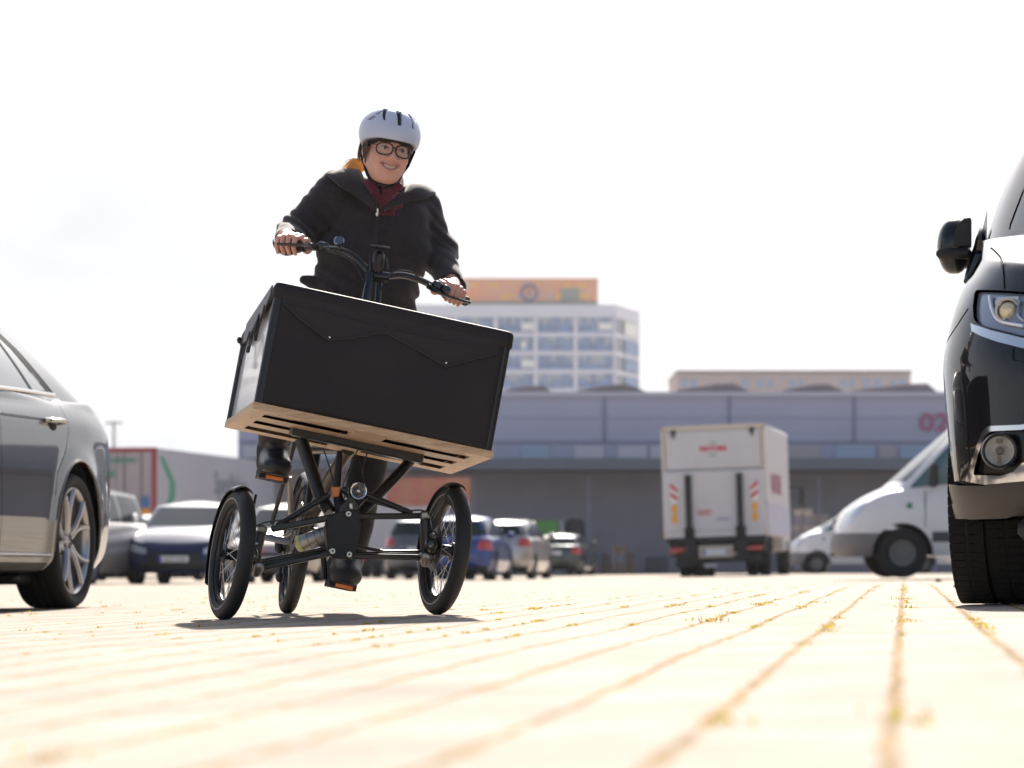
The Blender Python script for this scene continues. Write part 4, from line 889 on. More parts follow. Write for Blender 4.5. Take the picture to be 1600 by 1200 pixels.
# ================================================================== near vehicles
def ray_local(bvh, M, px, py, dy=0.):
    """where the sight line through a photo pixel meets the body: its outline there, in the car's own frame"""
    Mi = M.inverted(); o = Mi @ Vector((0, 0, CH)); d = (Mi.to_3x3() @ Vector(((px-800)/FPX, 1, -(py-HZ)/FPX))).normalized()
    h = bvh.ray_cast(o, d); return h[0]
def dark_saloon():
    L, w, H = 4.92, .926, 1.53; t = thing('parked_saloon', 'glossy dark saloon at the left edge with large five spoke alloy rear wheel', 'car')
    yf, yr, ax = -L/2, L/2, 1.33; wr = .335
    belt = pch([yf, yf+.5, yf+1.3, 0, yr-1.2, yr-.5, yr], [.66, .82, .94, .985, 1.0, .985, .95])
    rings = sedan_rings(L, w, zn=.7, zcowl=.99, yc=yf+1.25, yw=yf+2.15, H=H, yR=yr-1.42, yb=yr-.50, zdeck=1.08, belt=belt, wr=.60, res=2.6, dr=.62, tail=.10, zs=.19, gbin=.035,
        prof=([0, .06, .15, .30, .6, .86, .90, .95, 1], [.93, .966, .984, .9955, 1.0, .9955, .987, .969, .945]), taper=([yf, yf+.7, 0, yr-1.0, yr-.5, yr], [.95, .99, 1, 1., .975, .93]))
    B = Body(rings, 16, 130, 22)
    pos = Vector((-2.153, 15.9)); a = R(-9.3); Rm = Matrix.Rotation(a, 3, 'Z'); off = Rm @ Vector((w, ax, 0))
    t.location = (pos.x-off.x, pos.y-off.y, -.049); t.rotation_euler = (0, 0, a); bpy.context.view_layer.update(); M = t.matrix_world.copy()
    # widen the wheel arches slightly
    for v in B.bm.verts:
        for ya in (ax, ax-2.94):
            d = math.hypot(v.co.y-ya, v.co.z-wr)
            if abs(v.co.x) > .6 and v.co.z < .95: v.co.x += math.copysign(.014*math.exp(-((d-.40)/.06)**2), v.co.x)
    bv = B.bvh()
    def q(pts): return [(h.y, h.z) for h in (ray_local(bv, M, *p) for p in pts) if h is not None]
    side = lambda c, n: abs(n.x) > .25
    for ya in (ax, ax-2.94): B.cut('arch', 'side', circ(ya, wr+.015, .385, 60), lambda c, n: abs(c.x) > .55 and c.z < 1)
    zb = lambda y: float(belt(y))+.05
    # windows: quarter glass, rear door glass, front door glass
    tY = lambda z, y0, y1: y0+(y1-y0)*(z-1.0)/.36
    trim = roundp([(-1.05, zb(-1.05)-.015), (1.25, zb(1.2)+.0), (1.12, 1.15), (.98, 1.26), (.75, 1.37), (.35, 1.44), (-.2, 1.455), (-.55, 1.40)], .03)
    B.cut('window_trim', 'side', trim, side)
    B.cut('side', 'side', roundp([(.90, zb(.9)+.015), (1.13, zb(1.1)+.022), (1.02, 1.145), (.87, 1.265), (.655, 1.37)], .012), side)
    B.cut('side', 'side', roundp([(.16, zb(.1)+.012), (.865, zb(.9)+.012), (.615, 1.375), (.42, 1.405), (.18, 1.42)], .02), side)
    B.cut('side', 'side', roundp([(-.95, zb(-.9)+.012), (.10, zb(0)+.012), (.12, 1.42), (-.22, 1.42), (-.52, 1.37)], .02), side)
    B.cut('screen', 'front', roundp([(-w*.8, 1.03), (w*.8, 1.03), (w*.58, H-.08), (-w*.58, H-.08)], .05), lambda c, n: c.y < yf+2.3 and n.y < -.2 and c.z > 1)
    B.cut('rear', 'front', roundp([(-w*.68, 1.13), (w*.68, 1.13), (w*.54, H-.12), (-w*.54, H-.12)], .05), lambda c, n: c.y > yr-1.7 and n.y > .15 and c.z > 1.05)
    for s_ in (-1, 1):
        B.cut('taillight', 'front', roundp([(s_*w*.55, .72), (s_*w*1.1, .74), (s_*w*1.1, .90), (s_*w*.6, .88)], .03), lambda c, n: c.y > yr-.38 and c.x*s_ > 0)
        B.cut('headlight', 'front', roundp([(s_*w*.56, .6), (s_*w*.99, .66), (s_*w*.97, .8), (s_*w*.55, .7)], .03), lambda c, n: c.y < yf+.6 and c.x*s_ > 0)
    B.cut('grille', 'front', roundp([(-w*.5, .45), (w*.5, .45), (w*.5, .66), (-w*.5, .66)], .05), lambda c, n: c.y < yf+.5)
    lower = lambda c, n: abs(n.x) > .2 and c.z < 1.02
    for ys in ([(.15, .24), (.14, .5), (.13, .8), (.11, 1.0)], [(-1.12, .24), (-1.15, .5), (-1.12, .8), (-1.0, 1.0)], [(.93, .55), (.97, .66), (1.12, .78), (1.18, .88), (1.17, 1.02)]):
        B.cut('seam', 'side', strip(ys, .0065), lower)
    B.cut('fuel_flap', 'side', [(9, 9), (9.1, 9), (9.1, 9.1)], lower)
    B.cut('lowtrim', 'side', [(-1.6, .10), (ax-.42, .10), (ax-.42, .225), (-1.6, .225)], lambda c, n: c.z < .3 and abs(c.x) > .5)
    pm = paint('saloon_paint', (.014, .013, .016), .0, .28, .0, 1.72)
    B.part('body', [k for k in ('fuel_flap',)], pm, t) if False else None
    B.names['_body'] = 0; body = B.part('body', '_body', pm, t, ang=50)
    B.part('window_trim', 'window_trim', mat('window_trim_black', (.01, .01, .012), .5, spec=.1), t, inset=.002, ang=60); B.islands('side_window', 'side', mat('saloon_glass', (.03, .03, .034), .02, spec=1., coat=1.), t, inset=.004, ang=60)
    B.part('windscreen', 'screen', M_GLASS, t, inset=.003); B.part('rear_window', 'rear', M_GLASS, t, inset=.003); B.islands('taillight', 'taillight', M_RED, t); B.islands('headlight', 'headlight', M_LAMP, t)
    B.part('grille', 'grille', M_DARK, t, inset=.01); B.part('door_gap', 'seam', M_WELL, t, inset=.006, ang=60); B.part('sill_trim', 'lowtrim', M_DARK, t, inset=-.002)
    bv2 = B.bvh()
    def onside(y, z, out=.0, s_=1):
        h = bv2.ray_cast(Vector((3*s_, y, z)), Vector((-s_, 0, 0)))[0]; return Vector((h.x+out*s_, y, z)) if h is not None else Vector((w*s_, y, z))
    B.bm.free()
    for s_ in (-1, 1):
        # chrome strip along the window base and along the sill, arch lips, handles
        mb = MB(); mb.tube([onside(y, zb(y)+.004, .004, s_) for y in np.linspace(-1.0, 1.22, 30)], [1]*30, 6, sq=(.006, .010)); mb.build('window_chrome', M_CHR, t)
        mb = MB(); ys = np.linspace(-1.1, .88, 24); mb.tube([onside(y, .262, .008, s_) for y in ys], [1]*24, 8, sq=(.013, .009)); mb.build('sill_chrome', mat('satin_chrome', (.62, .62, .62), .22, 1.), t)
        mb = MB(); ys = np.linspace(-1.3, 1.08, 40); mb.tube([onside(y, .905-.012*(1.1-y)*(0)+.006*math.sin(y), -.004, s_) for y in ys], [1]*40, 6, sq=(.0055, .012)); mb.build('body_crease', mat('crease_shade', (.008, .008, .01), .3), t)  # dark tube along the door crease, its shade put into the colour
        for y in (.93, -.08):
            b = onside(y, .905, .0, s_); mb = MB()
            pts = [onside(y-.11, .912, .002, s_), onside(y-.09, .912, .030, s_), onside(y, .915, .042, s_), onside(y+.09, .912, .036, s_), onside(y+.115, .910, .004, s_)]
            mb.tube(catmull(pts, 4), [1]*17, 8, sq=(.017, .013)); h_ = mb.build('door_handle', mat('handle_chrome', (.5, .47, .42), .12, 1.), t)
            mb = MB(); mb.sphere(onside(y-.01, .895, -.004, s_), (.014, .075, .034), 16, 8); mb.build('handle_recess', M_WELL, h_)
        for ya in (ax, ax-2.94):
            pts = []
            for k in range(44):
                an = R(-22+224*k/43); y, z = ya+.385*math.cos(an), wr+.015+.385*math.sin(an)
                if z < .24: continue
                h = onside(y+.004*math.cos(an), z+.008*math.sin(an), .0, s_); h.x -= s_*.004; h.y = y; h.z = z; pts.append(h)
            mb = MB(); mb.tube(pts, .0085, 8); mb.build('arch_lip', pm, t)
            mb = MB(); mb.lathe([(.40, 0), (.40, -.42), (.1, -.43)], (s_*(w-.045), ya, wr+.03), (s_, 0, 0), 30, (-105, 105)); mb.build('wheel_well', M_WELL, t)
            wheel(t, (s_*(w-.128), ya, wr), wr, .245, s_, 'alloy', rim_r=.262, n=72)
        mb = MB(); mb.sphere((s_*(w+.10), yf+1.75, 1.06), (.12, .07, .075), 16, 10); mb.bar((s_*(w-.06), yf+1.75, 1.0), (s_*(w+.05), yf+1.75, 1.03), .06, .04); mb.build('mirror', pm, t)
    mb = MB(); mb.box((0, -.1, .21), (1.62, 3.9, .06)); mb.box((0, -.1, .30), (1.25, 4.4, .16)); mb.build('underbody', M_WELL, t, smooth=False)
    mb = MB(); mb.tube([(-.5, .2, .17), (-.48, 1.0, .16), (-.5, 2.2, .22)], .035, 10); mb.tube([(.35, .9, .2), (.55, 1.33, .3)], .03, 8); mb.box((.62, .95, .15), (.3, .25, .06), bev=.02); mb.build('exhaust', mat('exhaust_dark', (.04, .04, .04), .5, .6), t)
    plate(t, (0, yr-.02, .62), side=1)
dark_saloon()

def black_suv():
    L, w, H = 4.66, .905, 1.71; yf, yr = -L/2, L/2; ax = yf+.93; wr = .345; wb = 2.67
    t = thing('parked_suv', 'black off-road car at the right edge showing its front corner, fog lamp and mirror', 'car')
    a = R(-12); Rm = Matrix.Rotation(a, 3, 'Z'); off = Rm @ Vector((0, ax, 0)); C = Vector((2.290, 9.93, .038))
    t.location = (C.x-off.x, C.y-off.y, C.z); t.rotation_euler = (0, 0, a); bpy.context.view_layer.update(); M = t.matrix_world.copy()
    belt = pch([yf, yf+.25, yf+.55, yf+1.1, yf+1.6, yr-.8, yr], [.90, .985, 1.04, 1.10, 1.13, 1.16, 1.12])
    rings = sedan_rings(L, w, zn=.95, zcowl=1.17, yc=yf+.92, yw=yf+1.62, H=H, yR=yr-.5, yb=yr-.12, zdeck=1.15, belt=belt, wr=.70, res=3.0, df=.62, dr=.4, zs=.25, gbin=.015,
        prof=([0, .1, .25, .45, .6, .75, .88, 1], [.955, .965, .975, .99, 1., .985, .955, .90]), taper=([yf, yf+.35, yf+.8, 0, yr-.6, yr], [.95, .985, 1.0, .985, .97, .92]),
        noseprof=([0, .12, .28, .45, .62, .8, 1], [.13, .04, .02, .035, .05, .09, .17]))
    B = Body(rings, 44, 120, 10)
    for v in B.bm.verts:          # flared arches
        for ya in (ax, ax+wb):
            d = math.hypot(v.co.y-ya, (v.co.z-wr)*.95)
            if abs(v.co.x) > .6 and v.co.z < 1.0: v.co.x += math.copysign(.022*math.exp(-((d-.43)/.2)**2), v.co.x)
    bv = B.bvh()
    def q(pts, mir=1):
        out = []
        for p in pts:
            h = ray_local(bv, M, *p)
            if h is not None: out.append((h.x*mir, h.z))
        return out
    fr = lambda c, n: c.y < yf+.98 and n.y < .12
    def both(name, pts, filt=fr, r=.01, only=None):
        pl = q(pts)
        if len(pl) < 3: return pl
        pl = roundp(pl, r, 2)
        B.cut(name, 'front', pl, lambda c, n: filt(c, n) and c.x < 0, only); B.cut(name, 'front', [(-x, z) for x, z in pl], lambda c, n: filt(c, n) and c.x > 0, only); return pl
    for ya in (ax, ax+wb): B.cut('arch', 'side', circ(ya, wr+.02, .405, 60), lambda c, n: abs(c.x) > .5 and c.z < 1)
    # outline points read along the front, then continued to the middle of the car
    def ext(pts, tail): pl = q(pts); return pl+tail
    def both2(name, pl, filt=fr, r=.01, only=None):
        pl = roundp(pl, r, 2); B.cut(name, 'front', pl, lambda c, n: filt(c, n) and c.x < 0.02, only); B.cut(name, 'front', [(-x, z) for x, z in pl], lambda c, n: filt(c, n) and c.x > -.02, only)
    up = lambda c, n: c.y < yf+.95 and n.z < .75
    def X(px, py, d=9.45): # pixel to front-plane coordinates for points right of the frame
        p = M.inverted() @ P(px, py, d); return p
    res = {}
    pl = ext([(1600, 543), (1570, 534), (1540, 523), (1523, 514), (1518, 509), (1517, 500), (1521, 480)], []); 
    res['k'] = pl
    both2('chrome', ext([(1519, 505), (1524, 508), (1550, 517), (1599, 529)], [(-.30, .80), (-.30, .755)])+ext([(1599, 545), (1560, 535), (1535, 526), (1520, 518)], []), fr, .004)
    both2('headlight', ext([(1523, 453), (1520, 478), (1521, 500), (1532, 508), (1560, 515), (1599, 525)], [(-.42, .80), (-.42, .905)])+ext([(1599, 456)], []), lambda c, n: c.y < yf+1.0 and n.z < .9, .012)
    lw = lambda c, n: c.z < .5 and c.y < yf+.75
    both2('underbumper', [(-1.1, .15), (0, .15), (0, .37), (-1.1, .37)], lw, .004)
    both2('lower', [(-1.1, .405)]+ext([(1505, 758), (1540, 758), (1599, 751)], [(-.32, .39), (-.32, .31)]+ext([(1599, 797), (1575, 806), (1558, 818), (1540, 829)], [(-.83, .262), (-1.1, .262)])), lw, .006)
    both2('fogchrome', ext([(1511, 752), (1517, 730), (1527, 700), (1536, 676), (1545, 666), (1599, 664)], [(-.33, .62), (-.33, .40)])+ext([(1599, 752), (1540, 757)], []), fr, .006)
    both2('fogblack', ext([(1523, 742), (1529, 715), (1541, 682), (1550, 674), (1599, 672)], [(-.36, .60), (-.36, .45)])+ext([(1600, 722), (1585, 737), (1565, 743)], []), fr, .008)
    B.cut('grille', 'front', roundp([(-.34, .42), (.34, .42), (.30, .74), (-.30, .74)], .03), fr, [0]); B.cut('grille', 'front', roundp([(-.50, .80), (.50, .80), (.48, .90), (-.48, .90)], .02), fr, [0])
    B.cut('seam', 'front', strip(q([(1548, 387), (1556, 394), (1563, 402), (1567, 413), (1569, 430), (1570, 451)]), .006), lambda c, n: c.y < yf+1.3 and c.x < 0)
    B.cut('seam', 'front', strip([(-x, z) for x, z in q([(1548, 387), (1556, 394), (1563, 402), (1567, 413), (1569, 430), (1570, 451)])], .006), lambda c, n: c.y < yf+1.3 and c.x > 0)
    sm = q([(1513, 482), (1496, 508), (1479, 536)])
    if len(sm) == 3:
        for k in (1, -1): B.cut('seam', 'front', strip([(k*x, z) for x, z in sm], .005), lambda c, n: c.x*k < 0 and c.y < yf+1 and abs(n.x) > .1)
    B.cut('screen', 'front', roundp([(-.76, 1.19), (.76, 1.19), (.69, 1.45), (.60, H-.065), (-.60, H-.065), (-.69, 1.45)], .03), lambda c, n: c.y < yf+2.1 and c.y > yf+.7 and n.y < -.2 and c.z > 1.15)
    B.cut('rear', 'front', roundp([(-w*.72, 1.2), (w*.72, 1.2), (w*.6, H-.13), (-w*.6, H-.13)], .05), lambda c, n: c.y > yr-.7 and n.y > .25)
    zt = lambda y: float(belt(y))+.055
    for pl in ([(yf+1.62, zt(yf+1.6)), (.1, zt(.1)), (.1, 1.57), (-.35, 1.57)], [(.18, zt(.2)), (1.15, zt(1.1)), (1.15, 1.55), (.18, 1.57)], [(1.23, zt(1.2)), (1.95, 1.3), (1.7, 1.5), (1.23, 1.55)]): B.cut('side', 'side', roundp(pl, .04), lambda c, n: abs(n.x) > .3)
    for s_ in (-1, 1): B.cut('taillight', 'front', roundp([(s_*w*.5, .95), (s_*w*1.1, .93), (s_*w*1.1, 1.08), (s_*w*.55, 1.06)], .03), lambda c, n: c.y > yr-.4 and c.x*s_ > 0)
    B.cut('cladding', 'side', [(yf+1.5, .1), (yr-1.0, .1), (yr-1.0, .33), (yf+1.5, .33)], lambda c, n: abs(c.x) > .5 and c.z < .5)
    pm = paint('suv_paint', (.005, .005, .008), .0, .22, 0.); B.names['_body'] = 0
    B.part('body', '_body', pm, t, ang=50)
    B.islands('lower_bumper', 'lower', mat('bumper_grey', (.05, .042, .038), .38, .2, bump=.2, bscale=400), t, inset=-.012, ang=50); B.islands('bumper_underside', 'underbumper', M_DARK, t, inset=.012, ang=50); B.islands('chrome_strip', 'chrome', M_CHR, t, inset=-.006, ang=60)
    B.islands('fog_chrome', 'fogchrome', M_CHR, t, inset=-.006, ang=60); B.islands('fog_surround', 'fogblack', mat('gloss_black', (.006, .006, .007), .25), t, inset=.012, ang=60); B.part('grille', 'grille', M_DARK, t, inset=.01)
    B.part('bonnet_gap', 'seam', M_WELL, t, inset=.004, ang=60); B.part('windscreen', 'screen', mat('suv_glass', (.012, .02, .03), .03, spec=.8, coat=.5), t, inset=.004); B.part('rear_window', 'rear', M_GLASS, t, inset=.004)
    B.islands('side_window', 'side', M_GLASS, t, inset=.004); B.islands('taillight', 'taillight', M_RED, t); B.part('side_cladding', 'cladding', M_DARK, t, inset=-.006)
    # headlamps: dark bowl, clear cover, projector and light guide
    clear = alpha_mat('lamp_cover', (.85, .87, .9), .10)
    B.islands('headlight_bowl', 'headlight', mat('lamp_bowl', (.30, .33, .40), .22, .5), t, inset=.014, ang=60)
    cov = B.islands('headlight', 'headlight', clear, t, inset=.0, ang=60)
    bv2 = B.bvh(); Mi = M.inverted()
    def hit(px, py, back=0.):
        h = ray_local(bv2, M, px, py)
        if h is None: h = Mi @ P(px, py, 9.45)
        return h+Vector((0, back, 0))
    B.bm.free()
    for k in (1, -1):
        K = Matrix.Diagonal((k, 1, 1, 1)); par = None
        def bld(mb, name, m, **kw): mb.xf(K); return mb.build(name, m, t, **kw)
        c = hit(1574, 485, .010); mb = MB(); mb.lathe([(.0, -.018), (.014, -.016), (.024, -.006), (.028, .004)], c, (0, 1, 0), 24); lens = bld(mb, 'projector_lens', mat('projector', (.75, .62, .42), .05, .2, coat=1.))
        mb = MB(); mb.lathe([(.030, -.006), (.036, -.012), (.038, .0), (.036, .03)], c, (0, 1, 0), 28); bld(mb, 'lens_ring', M_CHR)
        mb = MB(); mb.tube(catmull([hit(1546, 462, .008), hit(1549, 480, .008), hit(1556, 496, .008), hit(1570, 504, .008), hit(1598, 509, .008)], 5), .0055, 8); mb.tube(catmull([hit(1556, 470, .010), hit(1559, 490, .010), hit(1570, 499, .010)], 5), .003, 6); bld(mb, 'light_guide', mat('light_guide', (.85, .88, .95), .15, .2))
        mb = MB(); mb.tube([hit(1558, 471, .008), hit(1592, 470, .008)], [1, 1], 6, sq=(.004, .016)); mb.tube(catmull([hit(1594, 468, .007), hit(1590, 490, .007), hit(1600, 502, .007)], 4), .004, 6); bld(mb, 'lamp_reflector', mat('lamp_inner', (.4, .42, .47), .2, .8))
        # fog lamp
        c = hit(1563, 705, -.034); mb = MB(); n = 30
        mb.lathe([(.0435, -.004), (.050, -.007), (.055, .004), (.052, .03)], c, (0, 1, 0), 36); bld(mb, 'fog_ring', mat('fog_ring_black', (.012, .012, .014), .3))
        mb = MB(); mb.lathe([(.0, .024), (.018, .022), (.034, .012), (.0425, -.001)], c, (0, 1, 0), 36); fl = bld(mb, 'fog_lamp', mat('fog_crystal', (.80, .76, .70), .22, .35, bump=.8, bscale=70, coat=.6))
        mb = MB(); mb.lathe([(.0, -.012), (.009, -.010), (.013, .0), (.013, .02)], c, (0, 1, 0), 16); mb.box(c+Vector((0, -.004, -.03)), (.012, .006, .03)); mb.box(c+Vector((0, -.004, .028)), (.02, .006, .012)); bld(mb, 'fog_bulb', mat('bulb_dark', (.12, .10, .09), .2, .6))
        # washer cap, mirror, pillar trim
        mb = MB(); a_ = hit(1583, 545, -.003); mb.tube([a_+Vector((0, 0, 0)), hit(1583, 562, -.003), hit(1600, 566, -.003)], .0014, 5); bld(mb, 'washer_gap', M_WELL)
        # mirror: body-coloured shell with black lower part and dark recess
        m0 = Mi @ P(1491, 385, 10.78); sh = MB()
        vs = []; N1, N2 = 22, 14
        for j in range(N2+1):
            th = math.pi*j/N2
            for i in range(N1):
                ph = 2*math.pi*i/N1; x = math.sin(th)*math.cos(ph); z = math.cos(th); y = math.sin(th)*math.sin(ph)
                X_ = (abs(x)**.75)*math.copysign(1, x)*.058*(1.0+.12*z); Z_ = (abs(z)**.85)*math.copysign(1, z)*.093
                if x > 0: X_ *= .95
                if x < 0 and z > 0: X_ *= 1-.22*z
                vs.append(m0+Vector((X_, y*.075, Z_)))
        fs = [(j*N1+i, (j+1)*N1+i, (j+1)*N1+(i+1) % N1, j*N1+(i+1) % N1) for j in range(N2) for i in range(N1)]
        sh.add(vs, fs); shell = bld(sh, 'mirror', pm)
        mb = MB(); c2 = m0+Vector((.034, -.055, .032)); mb.prism([(c2.x-.030, c2.z-.040), (c2.x+.026, c2.z-.040), (c2.x+.026, c2.z+.056), (c2.x+.006, c2.z+.056), (c2.x-.018, c2.z+.034), (c2.x-.03, c2.z+.0)], c2.y-.02, c2.y+.03); mb.xf(K); mb.build('mirror_recess', mat('mirror_black', (.012, .011, .012), .5), shell, bevel=.004)
        mb = MB(); c2 = m0+Vector((.004, -.02, -.030)); mb.box(c2, (.118, .13, .036), bev=.012); mb.bar(m0+Vector((.03, .0, -.045)), m0+Vector((.125, .03, -.05)), .07, .055, bev=.012); mb.xf(K); mb.build('mirror_base', mat('mirror_black', (.012, .011, .012), .5), shell)
        mb = MB(); f0 = Mi @ P(1529, 385, 10.72); f1 = Mi @ P(1510, 440, 10.6); f2 = Mi @ P(1541, 330, 10.9)
        mb.tube(catmull([f1, f0+Vector((-.0, 0, -.03)), f0+Vector((.01, 0, .03)), f2], 5), [.010, .014, .018, .021, .024, .026, .026, .024, .022, .02, .018, .016, .012, .009, .006, .003], 8); mb.xf(K); mb.build('mirror_foot', pm, shell)
    # wheels, wells, underside
    for ya in (ax, ax+wb):
        for s_ in (-1, 1):
            mb = MB(); mb.lathe([(.415, 0), (.415, -.46), (.1, -.47)], (s_*(w-.01), ya, wr+.03), (s_, 0, 0), 30, (-100, 100)); mb.build('wheel_well', M_WELL, t)
            pts = []
            for k in range(46):
                an = R(-18+216*k/45); y, z = ya+.405*math.cos(an), wr+.02+.405*math.sin(an)
                h = bv2.ray_cast(Vector((3*s_, y+.012*math.cos(an), z+.012*math.sin(an))), Vector((-s_, 0, 0)))[0]
                if h is not None: pts.append(Vector((h.x-.006*s_, y, z)))
            mb = MB(); mb.tube(pts, [1]*len(pts), 8, sq=(.013, .008), up=(1, 0, 0)); mb.build('arch_lip', mat('arch_lip_black', (.012, .012, .014), .35), t)
            wt = wheel(t, (s_*(w-.135), ya, wr), wr, .235, s_, 'alloy', rim_r=.235, rz=R(-4) if ya == ax else 0, n=72)
            # tread blocks across the shoulder
            mb = MB()
            for k in range(72):
                an = 2*math.pi*k/72
                for h0, h1 in ((-.112, -.066), (-.058, -.006), (.006, .058), (.066, .112)):
                    ce = Vector(((h0+h1)/2, math.cos(an+(.03 if h0 > 0 else 0))*(wr+.0015), math.sin(an+(.03 if h0 > 0 else 0))*(wr+.0015)))
                    mb.bar(ce+Vector((-.0245, 0, 0)), ce+Vector((.0245, 0, 0)), .0262, .004, (0, math.cos(an), math.sin(an)))
            mb.xf(Matrix.Translation((s_*(w-.135), ya, wr)) @ Matrix.Rotation(R(-4) if ya == ax else 0, 4, 'Z')); mb.build('tread_blocks', mat('tread_rubber', (.006, .006, .0065), .9), wt, smooth=False)['kind'] = 'stuff'
    mb = MB(); mb.box((0, 0, .25), (1.3, L*.86, .1)); mb.box((0, yf+.42, .27), (1.26, .5, .10), bev=.04); mb.box((0, yf+.55, .33), (1.1, .5, .2)); mb.build('underbody', M_WELL, t)
    
    for s_ in (-1, 1): mb = MB(); mb.box((s_*.50, yf+.40, .225), (.36, .26, .09), bev=.03); mb.build('splash_guard', M_DARK, t)
    plate(t, (0, yf+.01, .50), side=-1); plate(t, (0, yr+.0, .8), side=1)
black_suv()

def dbg():
    for o in bpy.data.objects:
        if o.name.startswith('body') and o.parent and o.parent.name == 'parked_suv':
            M = o.matrix_world; P_ = [M @ v.co for v in o.data.vertices]; Q = [(800+FPX*p.x/p.y, HZ-FPX*(p.z-CH)/p.y, p) for p in P_]
            for y in (190, 215, 266, 314, 377, 443, 479, 533, 551, 632, 723, 760):
                r = [q for q in Q if abs(q[1]-y) < 6]
                if r: m_ = min(r, key=lambda q: q[0]); print('SIL', y, round(m_[0]), [round(k, 2) for k in (o.matrix_world.inverted() @ m_[2])])


# ================================================================== cargo trike
O_ = Vector((-.587, 10.33, g(-.587, 10.33))); PSI, PHI = R(12.5), R(11.3)
rH = Vector((math.cos(PSI), math.sin(PSI), 0)); bH = Vector((-math.sin(PSI), math.cos(PSI), 0)); zU = Vector((0, 0, 1))
uL = zU*math.cos(PHI)+rH*math.sin(PHI); rL = rH*math.cos(PHI)-zU*math.sin(PHI)
def LB(px, py, b):        # point of the trike seen at a photo pixel, b metres behind the front axle
    o = Vector((0, 0, CH)); d = Vector(((px-800)/FPX, 1, -(py-HZ)/FPX)); t = (b-(o-O_).dot(bH))/d.dot(bH); return o+d*t
def TL(r, b, u): return O_+rL*r+bH*b+uL*u
mK = mat('frame_black', (.010, .010, .012), .38, .0, coat=.25, coatr=.2, bump=.08, bscale=500); mKs = mat('frame_satin', (.02, .02, .024), .3, .4)
mTy = mat('bike_tyre', (.016, .016, .018), .62, bump=.25, bscale=300, var=.2, vscale=20); mSt = mat('spoke_steel', (.55, .55, .56), .25, 1.); mAluB = mat('brushed_alu', (.30, .29, .28), .36, 1.)
mOr = mat('reflector_orange', (.9, .22, .01), .25, coat=1.); mBolt = mat('bolt_steel', (.5, .5, .5), .3, 1.)
trike = thing('cargo_trike', 'black tilting cargo tricycle leaning into a turn with wooden load platform', 'cargo bike', tuple(O_), world=True)
def tub(name, pts, r, m=mK, n=14, parent=trike, sm=0, **kw):
    mb = MB(); mb.tube(catmull(pts, sm) if sm else pts, r if not (sm and isinstance(r, (int, float))) else r, n, **kw); return mb.build(name, m, parent)
def bike_wheel(c, r, tw, yaw, lean, name, hub_side=0, fender=None, disc=True, spn=28):
    fw = Vector((math.sin(yaw), -math.cos(yaw), 0)); rt = Vector((math.cos(yaw), math.sin(yaw), 0)); up = zU*math.cos(lean)+rt*math.sin(lean); ax = rt*math.cos(lean)-zU*math.sin(lean)
    h = tw/2; rc = r-h; prof = [(rc+h*math.cos(t)*1.0, h*math.sin(t)*.98) for t in np.linspace(-2.5, 2.5, 20)]
    mb = MB(); mb.lathe(prof, c, ax, 90, up=up); 
    w = mb.build(name, mTy, trike, ang=80)
    rr = r-tw*.98
    mb = MB(); mb.lathe([(rr+.008, -.014), (rr-.010, -.013), (rr-.014, -.006), (rr-.014, .006), (rr-.010, .013), (rr+.008, .014)], c, ax, 72, up=up); mb.build('rim', mat('bike_rim', (.03, .03, .033), .28, .5), w)
    for s_ in (-1, 1): mb = MB(); mb.lathe([(rc-h*.15+.0, s_*h*1.0), (rc-h*.28, s_*h*.985)], c, ax, 72, up=up); mb.build('reflective_ring', mat('reflex_ring', (.40, .39, .38), .4), w)
    mb = MB()
    for k in range(spn):
        a0 = 2*math.pi*k/spn; s_ = 1 if k % 2 else -1; cr_ = .55*(1 if (k//2) % 2 else -1); a1 = a0+cr_
        e = up*math.cos(a0)+fw*math.sin(a0); f = up*math.cos(a1)+fw*math.sin(a1); mb.tube([c+f*.024+ax*s_*.026, c+e*(rr-.010)], .0011, 5, cap=False)
    mb.build('spokes', mSt, w)['kind'] = 'stuff'
    mb = MB(); mb.lathe([(0, -.045), (.012, -.045), (.014, -.03), (.030, -.028), (.030, -.022), (.019, -.018), (.019, .018), (.030, .022), (.030, .028), (.014, .03), (.012, .045), (0, .045)], c, ax, 24, up=up); mb.build('hub', mKs, w)
    if disc and hub_side:
        mb = MB(); mb.lathe([(.035, hub_side*.033), (.072, hub_side*.033), (.072, hub_side*.035), (.035, hub_side*.035)], c, ax, 36, up=up)
        for k in range(5): a0 = k*1.2566; mb.bar(c+ax*hub_side*.034+(up*math.cos(a0)+fw*math.sin(a0))*.014, c+ax*hub_side*.034+(up*math.cos(a0+.5)+fw*math.sin(a0+.5))*.04, .008, .002, ax)
        mb.build('brake_disc', M_DISC, w)
    mb = MB(); v = c-up*(rr-.02)+ax*.004; mb.tube([v, v+up*.04], .0025, 6); mb.build('valve', mBolt, w)
    if fender:
        a0, a1 = fender; pts = []; rf = r+.012; mb = MB(); N = 26; K = 9; vs = []
        for i in range(N+1):
            a = R(a0+(a1-a0)*i/N); e = up*math.cos(a)+fw*math.sin(a)
            for j in range(K):
                t = (j/(K-1)-.5)*2; q = h+.006; vs.append(c+e*(rf-.018*abs(t)**2.5)+ax*q*t)
        fs = [(i*K+j, i*K+j+1, (i+1)*K+j+1, (i+1)*K+j) for i in range(N) for j in range(K-1)]
        mb.add(vs, fs); o = mb.build('mudguard', mK, trike); s_ = o.modifiers.new('s', 'SOLIDIFY'); s_.thickness = .003
        if hub_side:
            e = up*math.cos(R(20))+fw*math.sin(R(20)); mb = MB(); mb.tube([c+ax*hub_side*.055, c+ax*hub_side*.05+up*.1-fw*.02, c+e*(r*.99)+ax*hub_side*.034], .0045, 6); mb.build('mudguard_stay', mK, trike)
    return w, ax, up, fw
RW = .212
